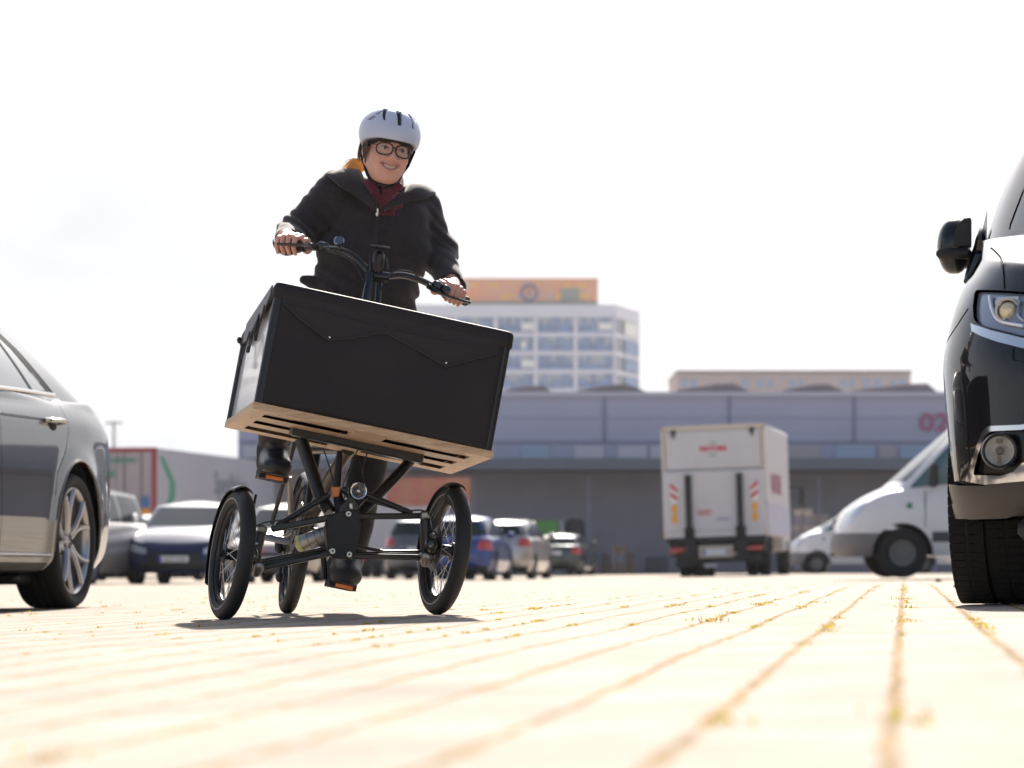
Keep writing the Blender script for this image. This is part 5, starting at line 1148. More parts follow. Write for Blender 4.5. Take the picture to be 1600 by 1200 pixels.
cL = LB(350, 967, 0.0); cR = LB(683, 962, 0.0)
def wcen(contact, yaw, lean, r, tw):
    rt = Vector((math.cos(yaw), math.sin(yaw), 0)); up = zU*math.cos(lean)+rt*math.sin(lean); p = Vector((contact.x, contact.y, g(contact.x, contact.y)+.0)); return p+up*(r-tw/2)+zU*tw/2
YW, LW = R(19), R(8)
c1 = wcen(cL, YW, LW, RW, .053); c2 = wcen(cR, YW, LW, RW, .053)
_, ax1, up1, fw1 = bike_wheel(c1, RW, .053, YW, LW, 'front_wheel', 1, (-118, 12)); bike_wheel(c2, RW, .053, YW, LW, 'front_wheel', -1, (-100, 12))
c3c = LB(449, 957, 1.27); c3 = wcen(c3c, R(9.5), R(9.5), .255, .055); bike_wheel(c3, .255, .055, R(9.5), R(9.5), 'rear_wheel', -1, (-80, 40))
# --- axle arms
def arm(a, b, ba, bb, w=.017, h=.022, name='axle_arm'):
    p, q = LB(*a, ba), LB(*b, bb); mb = MB(); mb.bar(p, q, w, h, uL, bev=.004); return mb.build(name, mK, trike), p, q
arm((530, 806), (424, 827), -.05, 0., .026, .020); arm((556, 807), (657, 806), -.05, 0., .026, .020)
arm((524, 808), (440, 826), .05, .06, .02, .016); arm((560, 808), (652, 807), .05, .06, .02, .016)
arm((520, 864), (402, 889), -.05, 0., .024, .018); arm((549, 869), (656, 871), -.05, 0., .024, .018)
arm((522, 858), (404, 882), .05, .05, .022, .016); arm((549, 865), (656, 868), .05, .05, .022, .016)
# dampers / struts from the spine to the arms
for a, b in (((514, 773), (432, 822)), ((570, 772), (643, 802))): tub('strut', [LB(*a, -.02), LB(*b, .0)], .0105, mK)
# --- central spine plate with bolts
def front_plate(pix, b, th, name, m):
    p = [LB(x, y, b) for x, y in pix]; n = len(p); mb = MB(); mb.add(p+[q+bH*th for q in p], [tuple(range(n)), tuple(reversed(range(n, 2*n)))]+[(i, i+n, (i+1) % n+n, (i+1) % n) for i in range(n)]); return mb.build(name, m, trike, smooth=False, bevel=.004, bseg=3)
sp = front_plate([(527, 800), (560, 797), (564, 818), (563, 832), (558, 850), (553, 870), (546, 874), (520, 872), (514, 866), (511, 845), (509, 825), (514, 808)], -.085, .05, 'spine_plate', mat('plate_satin', (.009, .009, .011), .5))
front_plate([(532, 790), (548, 775), (560, 790), (562, 805), (528, 806)], -.07, .09, 'spine_block', mK)
for x, y in ((544, 803), (519, 861), (545, 866)):
    c = LB(x, y, -.09); mb = MB(); mb.lathe([(0, -.010), (.0085, -.010), (.0105, -.006), (.0105, .006)], c, bH, 8); mb.build('bolt', mBolt, sp)
    mb = MB(); mb.lathe([(0, -.0112), (.004, -.0112), (.004, -.009)], c, bH, 6); mb.build('bolt_socket', M_BLK, sp)
# steering column and V tubes to the platform beam
tub('steering_column', [LB(531, 705, .02), LB(526, 765, .0), LB(534, 800, -.02)], [.010, .014, .022], mKs)
tub('main_tube', [LB(470, 686, .10), LB(480, 715, .09), LB(500, 775, .03), LB(516, 800, .0)], .0215, mK, 18); tub('main_tube', [LB(648, 712, .10), LB(625, 738, .09), LB(580, 784, .03), LB(560, 804, .0)], .0175, mK, 18)
mb = MB(); mb.bar(LB(455, 671, .03), LB(659, 716, .03), .05, .036, uL, bev=.006); mb.build('platform_beam', mK, trike)
mb = MB(); mb.bar(LB(455, 674, .27), LB(659, 719, .27), .04, .03, uL, bev=.006); mb.build('platform_beam', mK, trike)
for x, y in ((455, 671), (659, 716)): mb = MB(); mb.bar(LB(x, y, .03)-rL*.002, LB(x, y, .03)+rL*.002, .046, .032, uL); mb.build('beam_cap', mat('cap_grey', (.12, .12, .13), .5), trike, smooth=False)
# lamp, reflector, bell
c = LB(560, 767, -.07); mb = MB(); mb.lathe([(.0, .035), (.015, .03), (.0225, .005), (.0245, -.003), (.0265, -.003), (.0265, .006), (.018, .036)], c, bH, 28); lm = mb.build('front_lamp', mKs, trike)
mb = MB(); mb.lathe([(.0, .012), (.012, .008), (.0225, -.002)], c, bH, 24); mb.build('lamp_reflector', mat('lamp_bowl_dark', (.30, .29, .28), .22, 1., bump=.8, bscale=90), lm); mb = MB(); mb.lathe([(.0235, -.005), (.0265, -.006), (.0275, -.001), (.0265, .003)], c, bH, 28); mb.sphere(c+bH*-.001, (.007, .007, .007), 10, 6); mb.build('lamp_ring', M_CHR, lm)
c = LB(540, 766, -.06); mb = MB(); mb.lathe([(.0, -.012), (.008, -.01), (.012, 0), (.013, .02)], c, bH, 18); mb.tube([c+bH*.02, LB(545, 780, -.05)], .004, 8); mb.build('small_lamp', mKs, trike)
front_plate([(517, 761), (532, 760), (530, 776), (520, 777)], -.075, .012, 'orange_reflector', mat('reflector_amber', (.55, .16, .02), .35, coat=.5))
mb = MB(); mb.bar(LB(548, 786, -.09), LB(549, 796, -.09), .012, .01, bH, bev=.003); mb.build('latch', mBolt, trike)
# hub carriers: left and right
for side, (ux, uy), (lx, ly), cw in ((1, (410, 827), (401, 888), c1), (-1, (664, 805), (666, 873), c2)):
    hubp = cw+ax1*side*.055
    mb = MB(); a, b = LB(ux, uy, .0), LB(lx, ly, .0); mb.tube([a, (a+b)/2*.5+hubp*.5, b], [.016, .024, .015], 12); kc = mb.build('hub_carrier', mK, trike)
    mb = MB(); mb.tube([hubp-ax1*side*.03, hubp+ax1*side*.02], .021, 16); mb.build('axle_stub', mKs, kc)
    mb = MB(); mb.box(LB(ux, uy, -.01), (.030, .05, .026), bev=.006); mb.build('upper_joint', mAluB, kc); mb = MB(); mb.lathe([(0, -.028), (.010, -.026), (.022, -.006), (.026, .010), (.024, .016), (0, .018)], LB(lx, ly, -.01), uL, 18); mb.build('lower_joint', mAluB, kc)
    mb = MB(); q = hubp+uL*.01-bH*.045; mb.sphere(q, (.024, .022, .028), 14, 10); mb.box(q+uL*.030, (.024, .03, .03), bev=.006); mb.build('brake_caliper', mat('caliper_black', (.014, .014, .016), .22, coat=.6), kc)
    for du in (.036, -.006, -.04): mb = MB(); mb.sphere(q+uL*du-bH*.022+rL*.008*side, .0045, 8, 6); mb.build('bolt', mBolt, kc)
# brake hoses
tub('brake_hose', [LB(400, 822, -.02), LB(415, 816, -.03), LB(440, 813, -.03), LB(470, 806, .0), LB(510, 790, .0)], [.0028]*33, mK, 6, sm=8)
tub('brake_hose', [LB(668, 800, -.02), LB(655, 797, -.03), LB(632, 798, -.03), LB(600, 790, .0), LB(566, 780, .0)], [.0028]*33, mK, 6, sm=8)
tub('steering_rod', [LB(540, 850, .06), LB(470, 865, .09), LB(408, 876, .07)], .006, mK); tub('steering_rod', [LB(540, 850, .06), LB(600, 862, .09), LB(658, 862, .07)], .006, mK)
c = LB(520, 752, .04); tub('cable', [LB(560, 700, .1), LB(545, 735, .02), LB(536, 765, -.04), LB(552, 785, -.05)], [.0022]*25, mK, 6, sm=8); tub('cable', [LB(505, 700, .12), LB(516, 735, .06), LB(520, 765, .0), LB(500, 800, .02)], [.0022]*25, mK, 6, sm=8); tub('cable', [LB(575, 705, .12), LB(566, 735, .06), LB(570, 760, -.02), LB(562, 770, -.03)], [.0022]*25, mK, 6, sm=8)
# --- rear frame, drive
BB = LB(478, 827, .92); crk = rL; 
tub('down_tube', [LB(553, 690, .35), LB(520, 740, .55), LB(490, 800, .85), BB], .024, mat('frame_bronze', (.06, .05, .045), .28, .6), 16)
tub('top_tube', [LB(545, 702, .3), LB(522, 700, .6), LB(485, 700, .9)], .022, mK); tub('seat_tube', [LB(497, 690, .98), LB(487, 760, .96), BB], .017, mK)
for (a, b) in (((461, 692), (425, 818)), ((497, 700), (473, 800))): tub('seat_stay', [LB(*a, 1.02), LB((a[0]+b[0])/2, (a[1]+b[1])/2, 1.15), LB(*b, 1.27)], .0085, mK)
tub('chain_stay', [LB(470, 824, .95), LB(432, 846, 1.26)], .009, mK); tub('chain_stay', [LB(486, 828, .95), LB(478, 852, 1.26)], .009, mK)
tub('rack_stay', [LB(452, 745, 1.1), LB(455, 815, 1.2), LB(450, 850, 1.27)], .006, mKs)
mb = MB(); a = LB(467, 852, .80); b = LB(516, 832, .74); mb.tube([a-(b-a)*.04, a, a+(b-a)*.06, b-(b-a)*.06, b], [.022, .028, .031, .031, .027], 24); dm = mb.build('drive_motor', mAluB, trike)
for t_ in (.38, .62, .8): mb = MB(); mb.tube([a+(b-a)*t_, a+(b-a)*(t_+.012)], .0318, 24); mb.build('motor_seam', mKs, dm)
mb = MB(); mb.tube([a+(b-a)*.03, a+(b-a)*.14], .0322, 24); mb.build('motor_label', mat('label_lime', (.45, .5, .18), .5), dm)
mb = MB(); cg = BB-crk*.035+bH*-.0
mb.lathe([(.062, -.0015), (.088, -.0015), (.088, .0015), (.062, .0015)], cg, crk, 48)
for k in range(5): a0 = k*1.2566; e = uL*math.cos(a0)+bH*math.sin(a0); mb.bar(cg+e*.01, cg+e*.07, .014, .003, crk)
for k in range(44): a0 = 2*math.pi*k/44; e = uL*math.cos(a0)+bH*math.sin(a0); mb.bar(cg+e*.086, cg+e*.092, .006, .002, crk)
mb.build('chainring', mat('chain_steel', (.30, .28, .26), .35, 1.), trike)
mb = MB(); cc = c3-rL*.045; 
for k in range(5): mb.lathe([(.01, -.0012+.004*k), (.052-.006*k, -.0012+.004*k), (.052-.006*k, .0012+.004*k), (.01, .0012+.004*k)], cc, crk, 30)
mb.build('sprockets', mat('chain_steel', (.30, .28, .26), .35, 1.), trike)
for sg in (1, -1):
    tub('chain', [cg+uL*sg*.088, cg*.5+cc*.5+uL*(.068 if sg > 0 else -.075), cc+uL*sg*.045], [.0042]*3, mat('chain_steel', (.30, .28, .26), .35, 1.), 6)
mb = MB(); mb.tube([cc-uL*.05, cc-uL*.13+bH*-.03], .008, 8); mb.sphere(cc-uL*.13+bH*-.03, (.016, .012, .02), 10, 8); mb.box(cc-uL*.02-rL*.02, (.03, .05, .05), bev=.01); mb.build('derailleur', mKs, trike)
mb = MB(); mb.tube([LB(408, 838, 1.05), LB(452, 846, 1.05)], .013, 12); mb.build('rear_light', mat('lamp_grey', (.25, .27, .33), .35, .3), trike)
PEDL, PEDR = LB(424, 747, .86), LB(532, 916, .86)
tub('crank_axle', [LB(455, 822, .92), LB(503, 832, .92)], .012, mKs)
tub('crank', [LB(455, 822, .92), LB(452, 745, .86)], [.012, .009], mAluB); tub('crank', [LB(503, 832, .92), LB(508, 906, .86)], [.012, .009], mKs)
def pedal(c, name='pedal'):
    mb = MB(); M = Matrix((rL, bH, uL)).transposed()
    for y in (-.044, .044): mb.box(c+bH*y, (.098, .012, .020), M, bev=.003)
    for x in (-.046, .046): mb.box(c+rL*x, (.008, .09, .018), M)
    mb.box(c, (.10, .02, .016), M); p = mb.build(name, mat('pedal_black', (.014, .014, .015), .5), trike)
    mb = MB(); mb.box(c-bH*.0515+rL*.004, (.062, .004, .013), M, bev=.001); mb.build('pedal_reflector', mOr, p); return p
pedal(PEDL); pedal(PEDR)
tub('pedal_axle', [LB(451, 745, .86), LB(430, 747, .86)], .006, mBolt)
# seat post and saddle behind the rider
tub('seat_post', [LB(497, 700, .98), TL(.02, 1.12, .93)], .014, mKs)
mb = MB(); sc_ = TL(.02, 1.15, .96)
vs = []
for i in range(13):
    t = i/12; w = .02+.07*sstep(.25, .9, t); 
    for j in range(9):
        a = math.pi*j/8; vs.append(sc_+bH*(-.14+.26*t)+rL*w*math.cos(a)+uL*(.035*math.sin(a)+.01*t))
mb.add(vs, [(i*9+j, i*9+j+1, (i+1)*9+j+1, (i+1)*9+j) for i in range(12) for j in range(8)]); mb.build('saddle', mat('saddle_black', (.015, .015, .016), .5), trike).modifiers.new('s', 'SOLIDIFY').thickness = .02
# --- wooden platform and cargo box in their own tilted frame
PIT = R(3.0); bP = bH*math.cos(PIT)-uL*math.sin(PIT); uP = uL*math.cos(PIT)+bH*math.sin(PIT)
BLc, BRc = LB(399, 627, -.26), LB(768, 704, -.26); B0 = (BLc+BRc)/2; BW = (BRc-BLc).length; BWd = BW; rP = (BRc-BLc).normalized(); uP = (uP-rP*uP.dot(rP)).normalized(); bP = uP.cross(rP); bP = bP if bP.dot(bH) > 0 else -bP
MP = Matrix((rP, bP, uP)).transposed()
def BX(x, y, z): return B0+rP*x+bP*y+uP*z
def onbox(px, py, y=0.):
    o = Vector((0, 0, CH)); d = Vector(((px-800)/FPX, 1, -(py-HZ)/FPX)); n = bP; t = ((B0+bP*y-o).dot(n))/d.dot(n); q = o+d*t-B0; return q.dot(rP), q.dot(uP)
DP = .63; HB = .385
mWd = bpy.data.materials.new('plywood'); mWd.use_nodes = True
def _wood(m):
    n = m.node_tree; b = n.nodes['Principled BSDF']; b.inputs['Roughness'].default_value = .5; b.inputs['Coat Weight'].default_value = .2; b.inputs['Coat Roughness'].default_value = .3
    t = n.nodes.new('ShaderNodeTexCoord'); mp = n.nodes.new('ShaderNodeMapping'); mp.inputs['Scale'].default_value = (2.5, 40, 90); mp.inputs['Rotation'].default_value = (0, R(11), 0); q = n.nodes.new('ShaderNodeTexNoise'); q.inputs['Scale'].default_value = 1.5; q.inputs['Detail'].default_value = 6
    c = n.nodes.new('ShaderNodeValToRGB'); e = c.color_ramp.elements; e[0].position = .3; e[0].color = (.42, .25, .13, 1); e[1].position = .7; e[1].color = (.66, .45, .27, 1)
    n.links.new(t.outputs['Object'], mp.inputs[0]); n.links.new(mp.outputs[0], q.inputs[0]); n.links.new(q.outputs[0], c.inputs[0]); n.links.new(c.outputs[0], b.inputs['Base Color'])
_wood(mWd)
def platform():
    mb = MB(); w, d, th = BWd+.012, DP, .022; z = -.013
    ys = [0, .075, .165, .27, .36, .46, .55, d]; x0, x1 = -w/2, w/2
    def slab(xa, xb, ya, yb): mb.add([BX(x, y-.004, zz) for zz in (z-th/2, z+th/2) for x, y in ((xa, ya), (xb, ya), (xb, yb), (xa, yb))], [(3, 2, 1, 0), (4, 5, 6, 7), (0, 1, 5, 4), (1, 2, 6, 5), (2, 3, 7, 6), (3, 0, 4, 7)])
    cols = [x0, x0+.055, x0+.335, x1-.335, x1-.055, x1]
    for i in range(len(ys)-1):
        slot = i in (1, 3, 5)
        if slot:
            slab(cols[0], cols[1], ys[i], ys[i+1]); slab(cols[2], cols[3], ys[i], ys[i+1]); slab(cols[4], cols[5], ys[i], ys[i+1])
        else: slab(x0, x1, ys[i], ys[i+1])
    o = mb.build('platform', mWd, trike, smooth=False, weld=1e-4)
    me = o.data; bm = bmesh.new(); bm.from_mesh(me)      # drop the hidden inner faces between slabs
    seen = {}
    for f in bm.faces:
        k = tuple(round(v, 4) for v in f.calc_center_median()); seen.setdefault(k, []).append(f)
    bmesh.ops.delete(bm, geom=[f for l_ in seen.values() if len(l_) > 1 for f in l_], context='FACES'); bm.to_mesh(me); bm.free()
    mb = MB()
    for x in (-.36, -.30, -.05, .05, .30, .36):
        for y in (.035, .59, .22): 
            if abs(x) > .32 or y != .22: c = BX(x, y, z-th/2-.0006); mb.lathe([(0, 0), (.0045, 0)], c, uP, 8)
    mb.build('screw_holes', M_BLK, o, smooth=False)['kind'] = 'stuff'
platform()
mFab = mat('tarp_black', (.024, .0195, .021), .62, bump=.35, bscale=260, var=.25, vscale=4, spec=.3); mFab2 = mat('tarp_flap', (.030, .0245, .0265), .6, bump=.2, bscale=260, spec=.3); mPan = mat('side_panel_gloss', (.62, .62, .66), .22, coat=.4)
mPost = mat('post_black', (.018, .018, .022), .36, bump=.15, bscale=300)
def cargo_box():
    box = thing('cargo_box', 'black covered cargo box with studded fabric front flap, standing on the wooden platform', 'cargo box', tuple(BX(0, DP/2, 0)), world=True)
    w = BWd/2; hb = .30     # height at the back
    zt = lambda y: HB-(HB-hb)*y/DP
    def quad(name, pts, th, m, parent=box, nrm=None, **kw):
        n = len(pts); nrm = nrm or (pts[1]-pts[0]).cross(pts[2]-pts[0]).normalized(); mb = MB(); mb.add([p for p in pts]+[p+nrm*th for p in pts], [tuple(range(n)), tuple(reversed(range(n, 2*n)))]+[(i, i+n, (i+1) % n+n, (i+1) % n) for i in range(n)]); return mb.build(name, m, parent, smooth=False, **kw)
    # front panel: a slightly sagging sheet
    N, K = 48, 26; vs = []; rnd = random.Random(4)
    for j in range(K+1):
        for i in range(N+1):
            x = -w+.02+(2*w-.04)*i/N; z = .0+(HB-.01)*j/K; s_ = math.sin(math.pi*i/N)*math.sin(math.pi*j/K); wob = .0028*math.sin(i*.33+j*.21+1.5*math.sin(j*.2))+.0016*math.sin(j*.6-i*.23)
            vs.append(BX(x, -.004-.006*s_+wob*s_, z))
    mb = MB(); mb.add(vs, [(j*(N+1)+i, j*(N+1)+i+1, (j+1)*(N+1)+i+1, (j+1)*(N+1)+i) for j in range(K) for i in range(N)]); fp = mb.build('front_panel', mFab, box); fp.modifiers.new('s', 'SOLIDIFY').thickness = .003
    quad('back_panel', [BX(-w+.01, DP-.01, 0), BX(w-.01, DP-.01, 0), BX(w-.01, DP-.01, hb), BX(-w+.01, DP-.01, hb)], .006, mFab, nrm=-bP)
    for s_ in (-1, 1): quad('side_panel', [BX(s_*(w-.008), .01, 0), BX(s_*(w-.008), DP-.01, 0), BX(s_*(w-.008), DP-.01, zt(DP)-.01), BX(s_*(w-.008), .01, HB-.01)], .006, mPan if s_ < 0 else mFab, nrm=-rP*s_)
    for s_ in (-1, 1):
        mb = MB(); mb.tube([BX(s_*(w-.016), .012, -.001), BX(s_*(w-.016), .012, HB-.02)], .019, 20); mb.build('corner_post', mPost, box)
        mb = MB(); mb.tube([BX(s_*(w-.012), DP-.014, -.001), BX(s_*(w-.012), DP-.014, hb-.02)], .017, 16); mb.build('corner_post', mPost, box)
    # cover: lid with a hem running round the rim
    mb = MB(); hem = .05; N = 40; vs = []; ro = .010
    loop = []
    def cor(cx, cy, a0):
        for k in range(5): a = R(a0+90*k/4); loop.append((cx+.022*math.cos(a), cy+.022*math.sin(a)))
    W2, y0, y1 = w+.006, -.012, DP+.006
    cor(W2-.022, y0+.022, -90); cor(W2-.022, y1-.022, 0); cor(-W2+.022, y1-.022, 90); cor(-W2+.022, y0+.022, 180)
    n = len(loop); rows = []
    cx, cy = 0, DP/2
    for zz, ins in ((-hem, .001), (-hem+.004, -.002), (-.012, -.001), (-.003, .002), (.001, .008), (.0015, .02)):
        rows.append([BX(x*(1-ins/w), cy+(y-cy)*(1-ins/(DP/2)), zt(max(0, min(DP, y)))+zz+(.0015*math.sin(x*30) if zz < -.04 else 0)) for x, y in loop])
    vs = [p for r_ in rows for p in r_]; fs = [(j*n+i, j*n+(i+1) % n, (j+1)*n+(i+1) % n, (j+1)*n+i) for j in range(len(rows)-1) for i in range(n)]
    b0 = len(vs); fs.append(tuple((len(rows)-1)*n+i for i in range(n))); mb.add(vs, fs); lid = mb.build('cover', mFab, box, ang=50); 
    # pointed front flap under the hem, with studs and piping
    fl = [(441, 472), (470, 500), (513, 532), (556, 527), (601, 520), (648, 545), (697, 573), (735, 563), (776, 553)]
    lo = [onbox(x, y, -.015) for x, y in fl]; top = [(x, HB-.035) for x, _ in lo]; pts = [BX(x, -.0145, z) for x, z in lo]+[BX(x, -.0145, z) for x, z in top[::-1]]
    quad('front_flap', pts, .005, mFab2, nrm=bP)
    mb = MB(); mb.tube([BX(x, -.0150, z) for x, z in lo], .0030, 6); mb.build('flap_piping', mPost, box)
    mb = MB(); l2 = [onbox(x, y, -.015) for x, y in ((441, 470), (520, 489), (601, 511), (690, 529), (770, 545))]; mb.tube([BX(x, -.0155, z) for x, z in l2], .0024, 6); mb.build('hem_piping', mPost, box)
    for px, py in ((515, 527), (697, 567)):
        x, z = onbox(px, py, -.017); mb = MB(); mb.lathe([(0, -.0035), (.003, -.003), (.0048, 0), (.0048, .002)], BX(x, -.0155, z), bP, 14); mb.build('stud', mat('stud_steel', (.7, .68, .66), .25, 1.), box)
    # side drape, cords and toggles on the left side
    dr = [(-w-.010, .05, zt(.05)-.03), (-w-.012, .16, zt(.16)-.075), (-w-.012, .26, zt(.26)-.055), (-w-.012, .38, zt(.38)-.085), (-w-.012, .52, zt(.52)-.07)]
    a = [BX(*p) for p in dr]+[BX(-w-.010, y, zt(y)+.001) for y in (.52, .38, .26, .16, .05)]; quad('side_drape', a, .004, mat('drape_mauve', (.045, .04, .055), .45), nrm=rP)
    co = [(.10, .05), (.15, .145), (.20, .055), (.28, .15), (.36, .07), (.43, .155), (.5, .07)]
    mb = MB(); mb.tube([BX(-w-.015, y, zt(y)-d) for y, d in co], .0024, 6); mb.build('elastic_cord', mPost, box)
    for y, d in co[1::2]: mb = MB(); mb.box(BX(-w-.018, y, zt(y)-d), (.012, .014, .024), MP, bev=.004); mb.build('cord_toggle', mPost, box)
    mb = MB(); mb.sphere(BX(-w-.012, DP-.02, hb-.03), (.009, .009, .012), 10, 8); mb.build('cord_knob', mPost, box)
    return box
cargo_box()
# --- stem, handlebar, display
bS = .52
mb = MB(); mb.tube([LB(570, 478, bS-.05), LB(577, 440, bS-.02), LB(583, 412, bS)], [.015, .014, .013], 14); mb.build('stem', mat('stem_blue_black', (.02, .022, .03), .25, coat=.4), trike)
mb = MB(); mb.tube([LB(590, 478, bS-.03), LB(592, 440, bS-.0), LB(594, 420, bS)], [.011, .010, .010], 12); mb.build('stem_brace', mK, trike)
mb = MB(); pts = [LB(*p) for p in ((575, 425, bS), (600, 424, bS), (604, 384, bS-.02), (578, 381, bS-.02))]; n = len(pts)
mb.bar(LB(588, 428, bS), LB(593, 392, bS-.015), .060, .035, rL, bev=.01); disp = mb.build('display_mount', mat('display_black', (.014, .013, .016), .3, coat=.3), trike)
mb = MB(); mb.bar(LB(577, 384, bS-.03), LB(607, 388, bS-.03), .05, .006, uL, bev=.002); mb.build('display', mat('display_top', (.03, .03, .035), .2, coat=.6), disp)
for q in ((579, 400, 579, 424), (603, 402, 606, 420)): mb = MB(); mb.tube([LB(q[0], q[1], bS-.04), LB(q[2], q[3], bS-.04)], .004, 8); mb.build('display_arm', mKs, disp)
hbL = [LB(596, 436, bS), LB(575, 422, bS), LB(556, 403, bS+.03), LB(535, 392, bS+.06), LB(508, 388, bS+.09), LB(480, 386, bS+.13), LB(436, 383, bS+.20)]
hbR = [LB(588, 434, bS), LB(604, 432, bS), LB(628, 430, bS+.02), LB(655, 437, bS+.04), LB(680, 449, bS+.08), LB(700, 457, bS+.11), LB(728, 471, bS+.17)]
mHB = mat('bar_black', (.014, .014, .018), .3, coat=.35)
mb = MB(); p = catmull(hbL, 8); mb.tube(p, .0115, 14); mb.build('handlebar', mHB, trike); mb = MB(); q_ = catmull(hbR, 8); mb.tube(q_, .0115, 14); mb.build('handlebar', mHB, trike)
mb = MB(); mb.tube([LB(583, 431, bS-.01), LB(607, 434, bS-.01)], .019, 16); mb.build('bar_clamp', mHB, trike)
def grip(a, b, name='grip'):
    mb = MB(); N = 16; mb.tube([a+(b-a)*i/N for i in range(N+1)], [.0165+.0012*(i % 2) for i in range(N+1)], 16); return mb.build(name, mat('grip_rubber', (.016, .015, .016), .65), trike)
GL0, GL1 = LB(477, 386, bS+.135), LB(434, 383, bS+.205); GR0, GR1 = LB(688, 452, bS+.09), LB(729, 471, bS+.172)
grip(GL0, GL1); grip(GR0, GR1)
# levers, shifter, bell, cables
for pts, rr in (([LB(500, 389, bS+.07), LB(486, 383, bS+.06), LB(470, 383, bS+.10), LB(433, 381, bS+.14)], [.010, .008, .0055, .005]), ([LB(668, 446, bS+.03), LB(684, 456, bS+.03), LB(703, 464, bS+.06), LB(734, 473, bS+.11)], [.010, .008, .0055, .006])):
    mb = MB(); p = catmull(pts, 5); mb.tube(p, list(np.interp(np.linspace(0, 3, len(p)), range(4), rr)), 8); mb.build('brake_lever', mHB, trike)
mb = MB(); mb.box(LB(505, 385, bS+.07), (.05, .04, .028), MP, bev=.010); mb.build('shifter', mHB, trike); mb = MB(); mb.box(LB(682, 447, bS+.05), (.04, .045, .034), MP, bev=.010); mb.box(LB(696, 452, bS+.04), (.035, .03, .03), MP, bev=.008); mb.build('shifter', mHB, trike)
mb = MB(); c = LB(530, 379, bS+.04); mb.lathe([(0, -.006), (.010, -.005), (.017, .004), (.0185, .012), (.015, .016), (0, .018)], c, (Vector((0, -1, .5))), 24); mb.build('bell', mat('bell_steel', (.22, .24, .3), .15, .9), trike)
mb = MB(); mb.tube([c, LB(531, 390, bS+.05)], .006, 8); mb.build('bell_clamp', mHB, trike)
tub('gear_cable', [LB(668, 444, bS+.02), LB(640, 424, bS-.02), LB(612, 426, bS-.03), LB(598, 445, bS-.02), LB(588, 476, bS-.02)], [.0024]*33, mK, 6, sm=8); tub('gear_cable', [LB(500, 386, bS+.05), LB(530, 388, bS+.0), LB(556, 398, bS-.01), LB(572, 420, bS-.03), LB(568, 470, bS-.06)], [.0024]*33, mK, 6, sm=8)
tub('gear_cable', [LB(505, 392, bS+.05), LB(530, 398, bS+.02), LB(552, 410, bS+.0), LB(568, 436, bS-.02)], [.0024]*25, mK, 6, sm=8)
# ================================================================== rider
V3 = lambda *a: np.array(a, np.float32)
class SDF:
    """smooth blend of simple bodies, meshed with surface nets"""
    def __init__(s): s.ops = []
    def cap(s, a, b, ra, rb=None, k=.01, sub=False, flat=None, T=None):
        s.ops.append(('c', V3(*a), V3(*b), ra, ra if rb is None else rb, k, sub, flat, T)); return s
    def ell(s, c, r, k=.01, sub=False, T=None, rot=None):
        s.ops.append(('e', V3(*c), V3(*r), rot, None, k, sub, None, T)); return s
    def fn(s, f, k=.0, sub=False, T=None): s.ops.append(('f', f, None, None, None, k, sub, None, T)); return s
    def __call__(s, P):
        d = np.full(len(P), 9., np.float32); cache = {}
        for op in s.ops:
            t, a, b, ra, rb, k, sub, flat, T = op; Q = P
            if T is not None:
                key = id(T)
                if key not in cache: cache[key] = (P-T[1]) @ T[0]
                Q = cache[key]
            if t == 'c':
                ab = b-a; pa = Q-a; h = np.clip((pa @ ab)/max(1e-9, float(ab @ ab)), 0, 1); v = pa-h[:, None]*ab
                if flat is not None: n, f_ = flat; dn = v @ n; v = v+np.outer(dn*(f_-1), n)
                e = np.sqrt((v*v).sum(1))-(ra+(rb-ra)*h)
            elif t == 'e':
                q = Q-a
                if ra is not None: q = q @ ra
                k0 = np.sqrt(((q/b)**2).sum(1)); k1 = np.sqrt(((q/(b*b))**2).sum(1)); e = k0*(k0-1)/np.maximum(k1, 1e-6)
            else: e = a(Q)
            if sub:
                e = -e
                if k > 0: h = np.clip(.5-.5*(d-e)/k, 0, 1); d = d*(1-h)+e*h+k*h*(1-h)
                else: d = np.maximum(d, e)
            else:
                if k > 0: h = np.clip(.5+.5*(d-e)/k, 0, 1); d = d*(1-h)+e*h-k*h*(1-h)
                else: d = np.minimum(d, e)
        return d
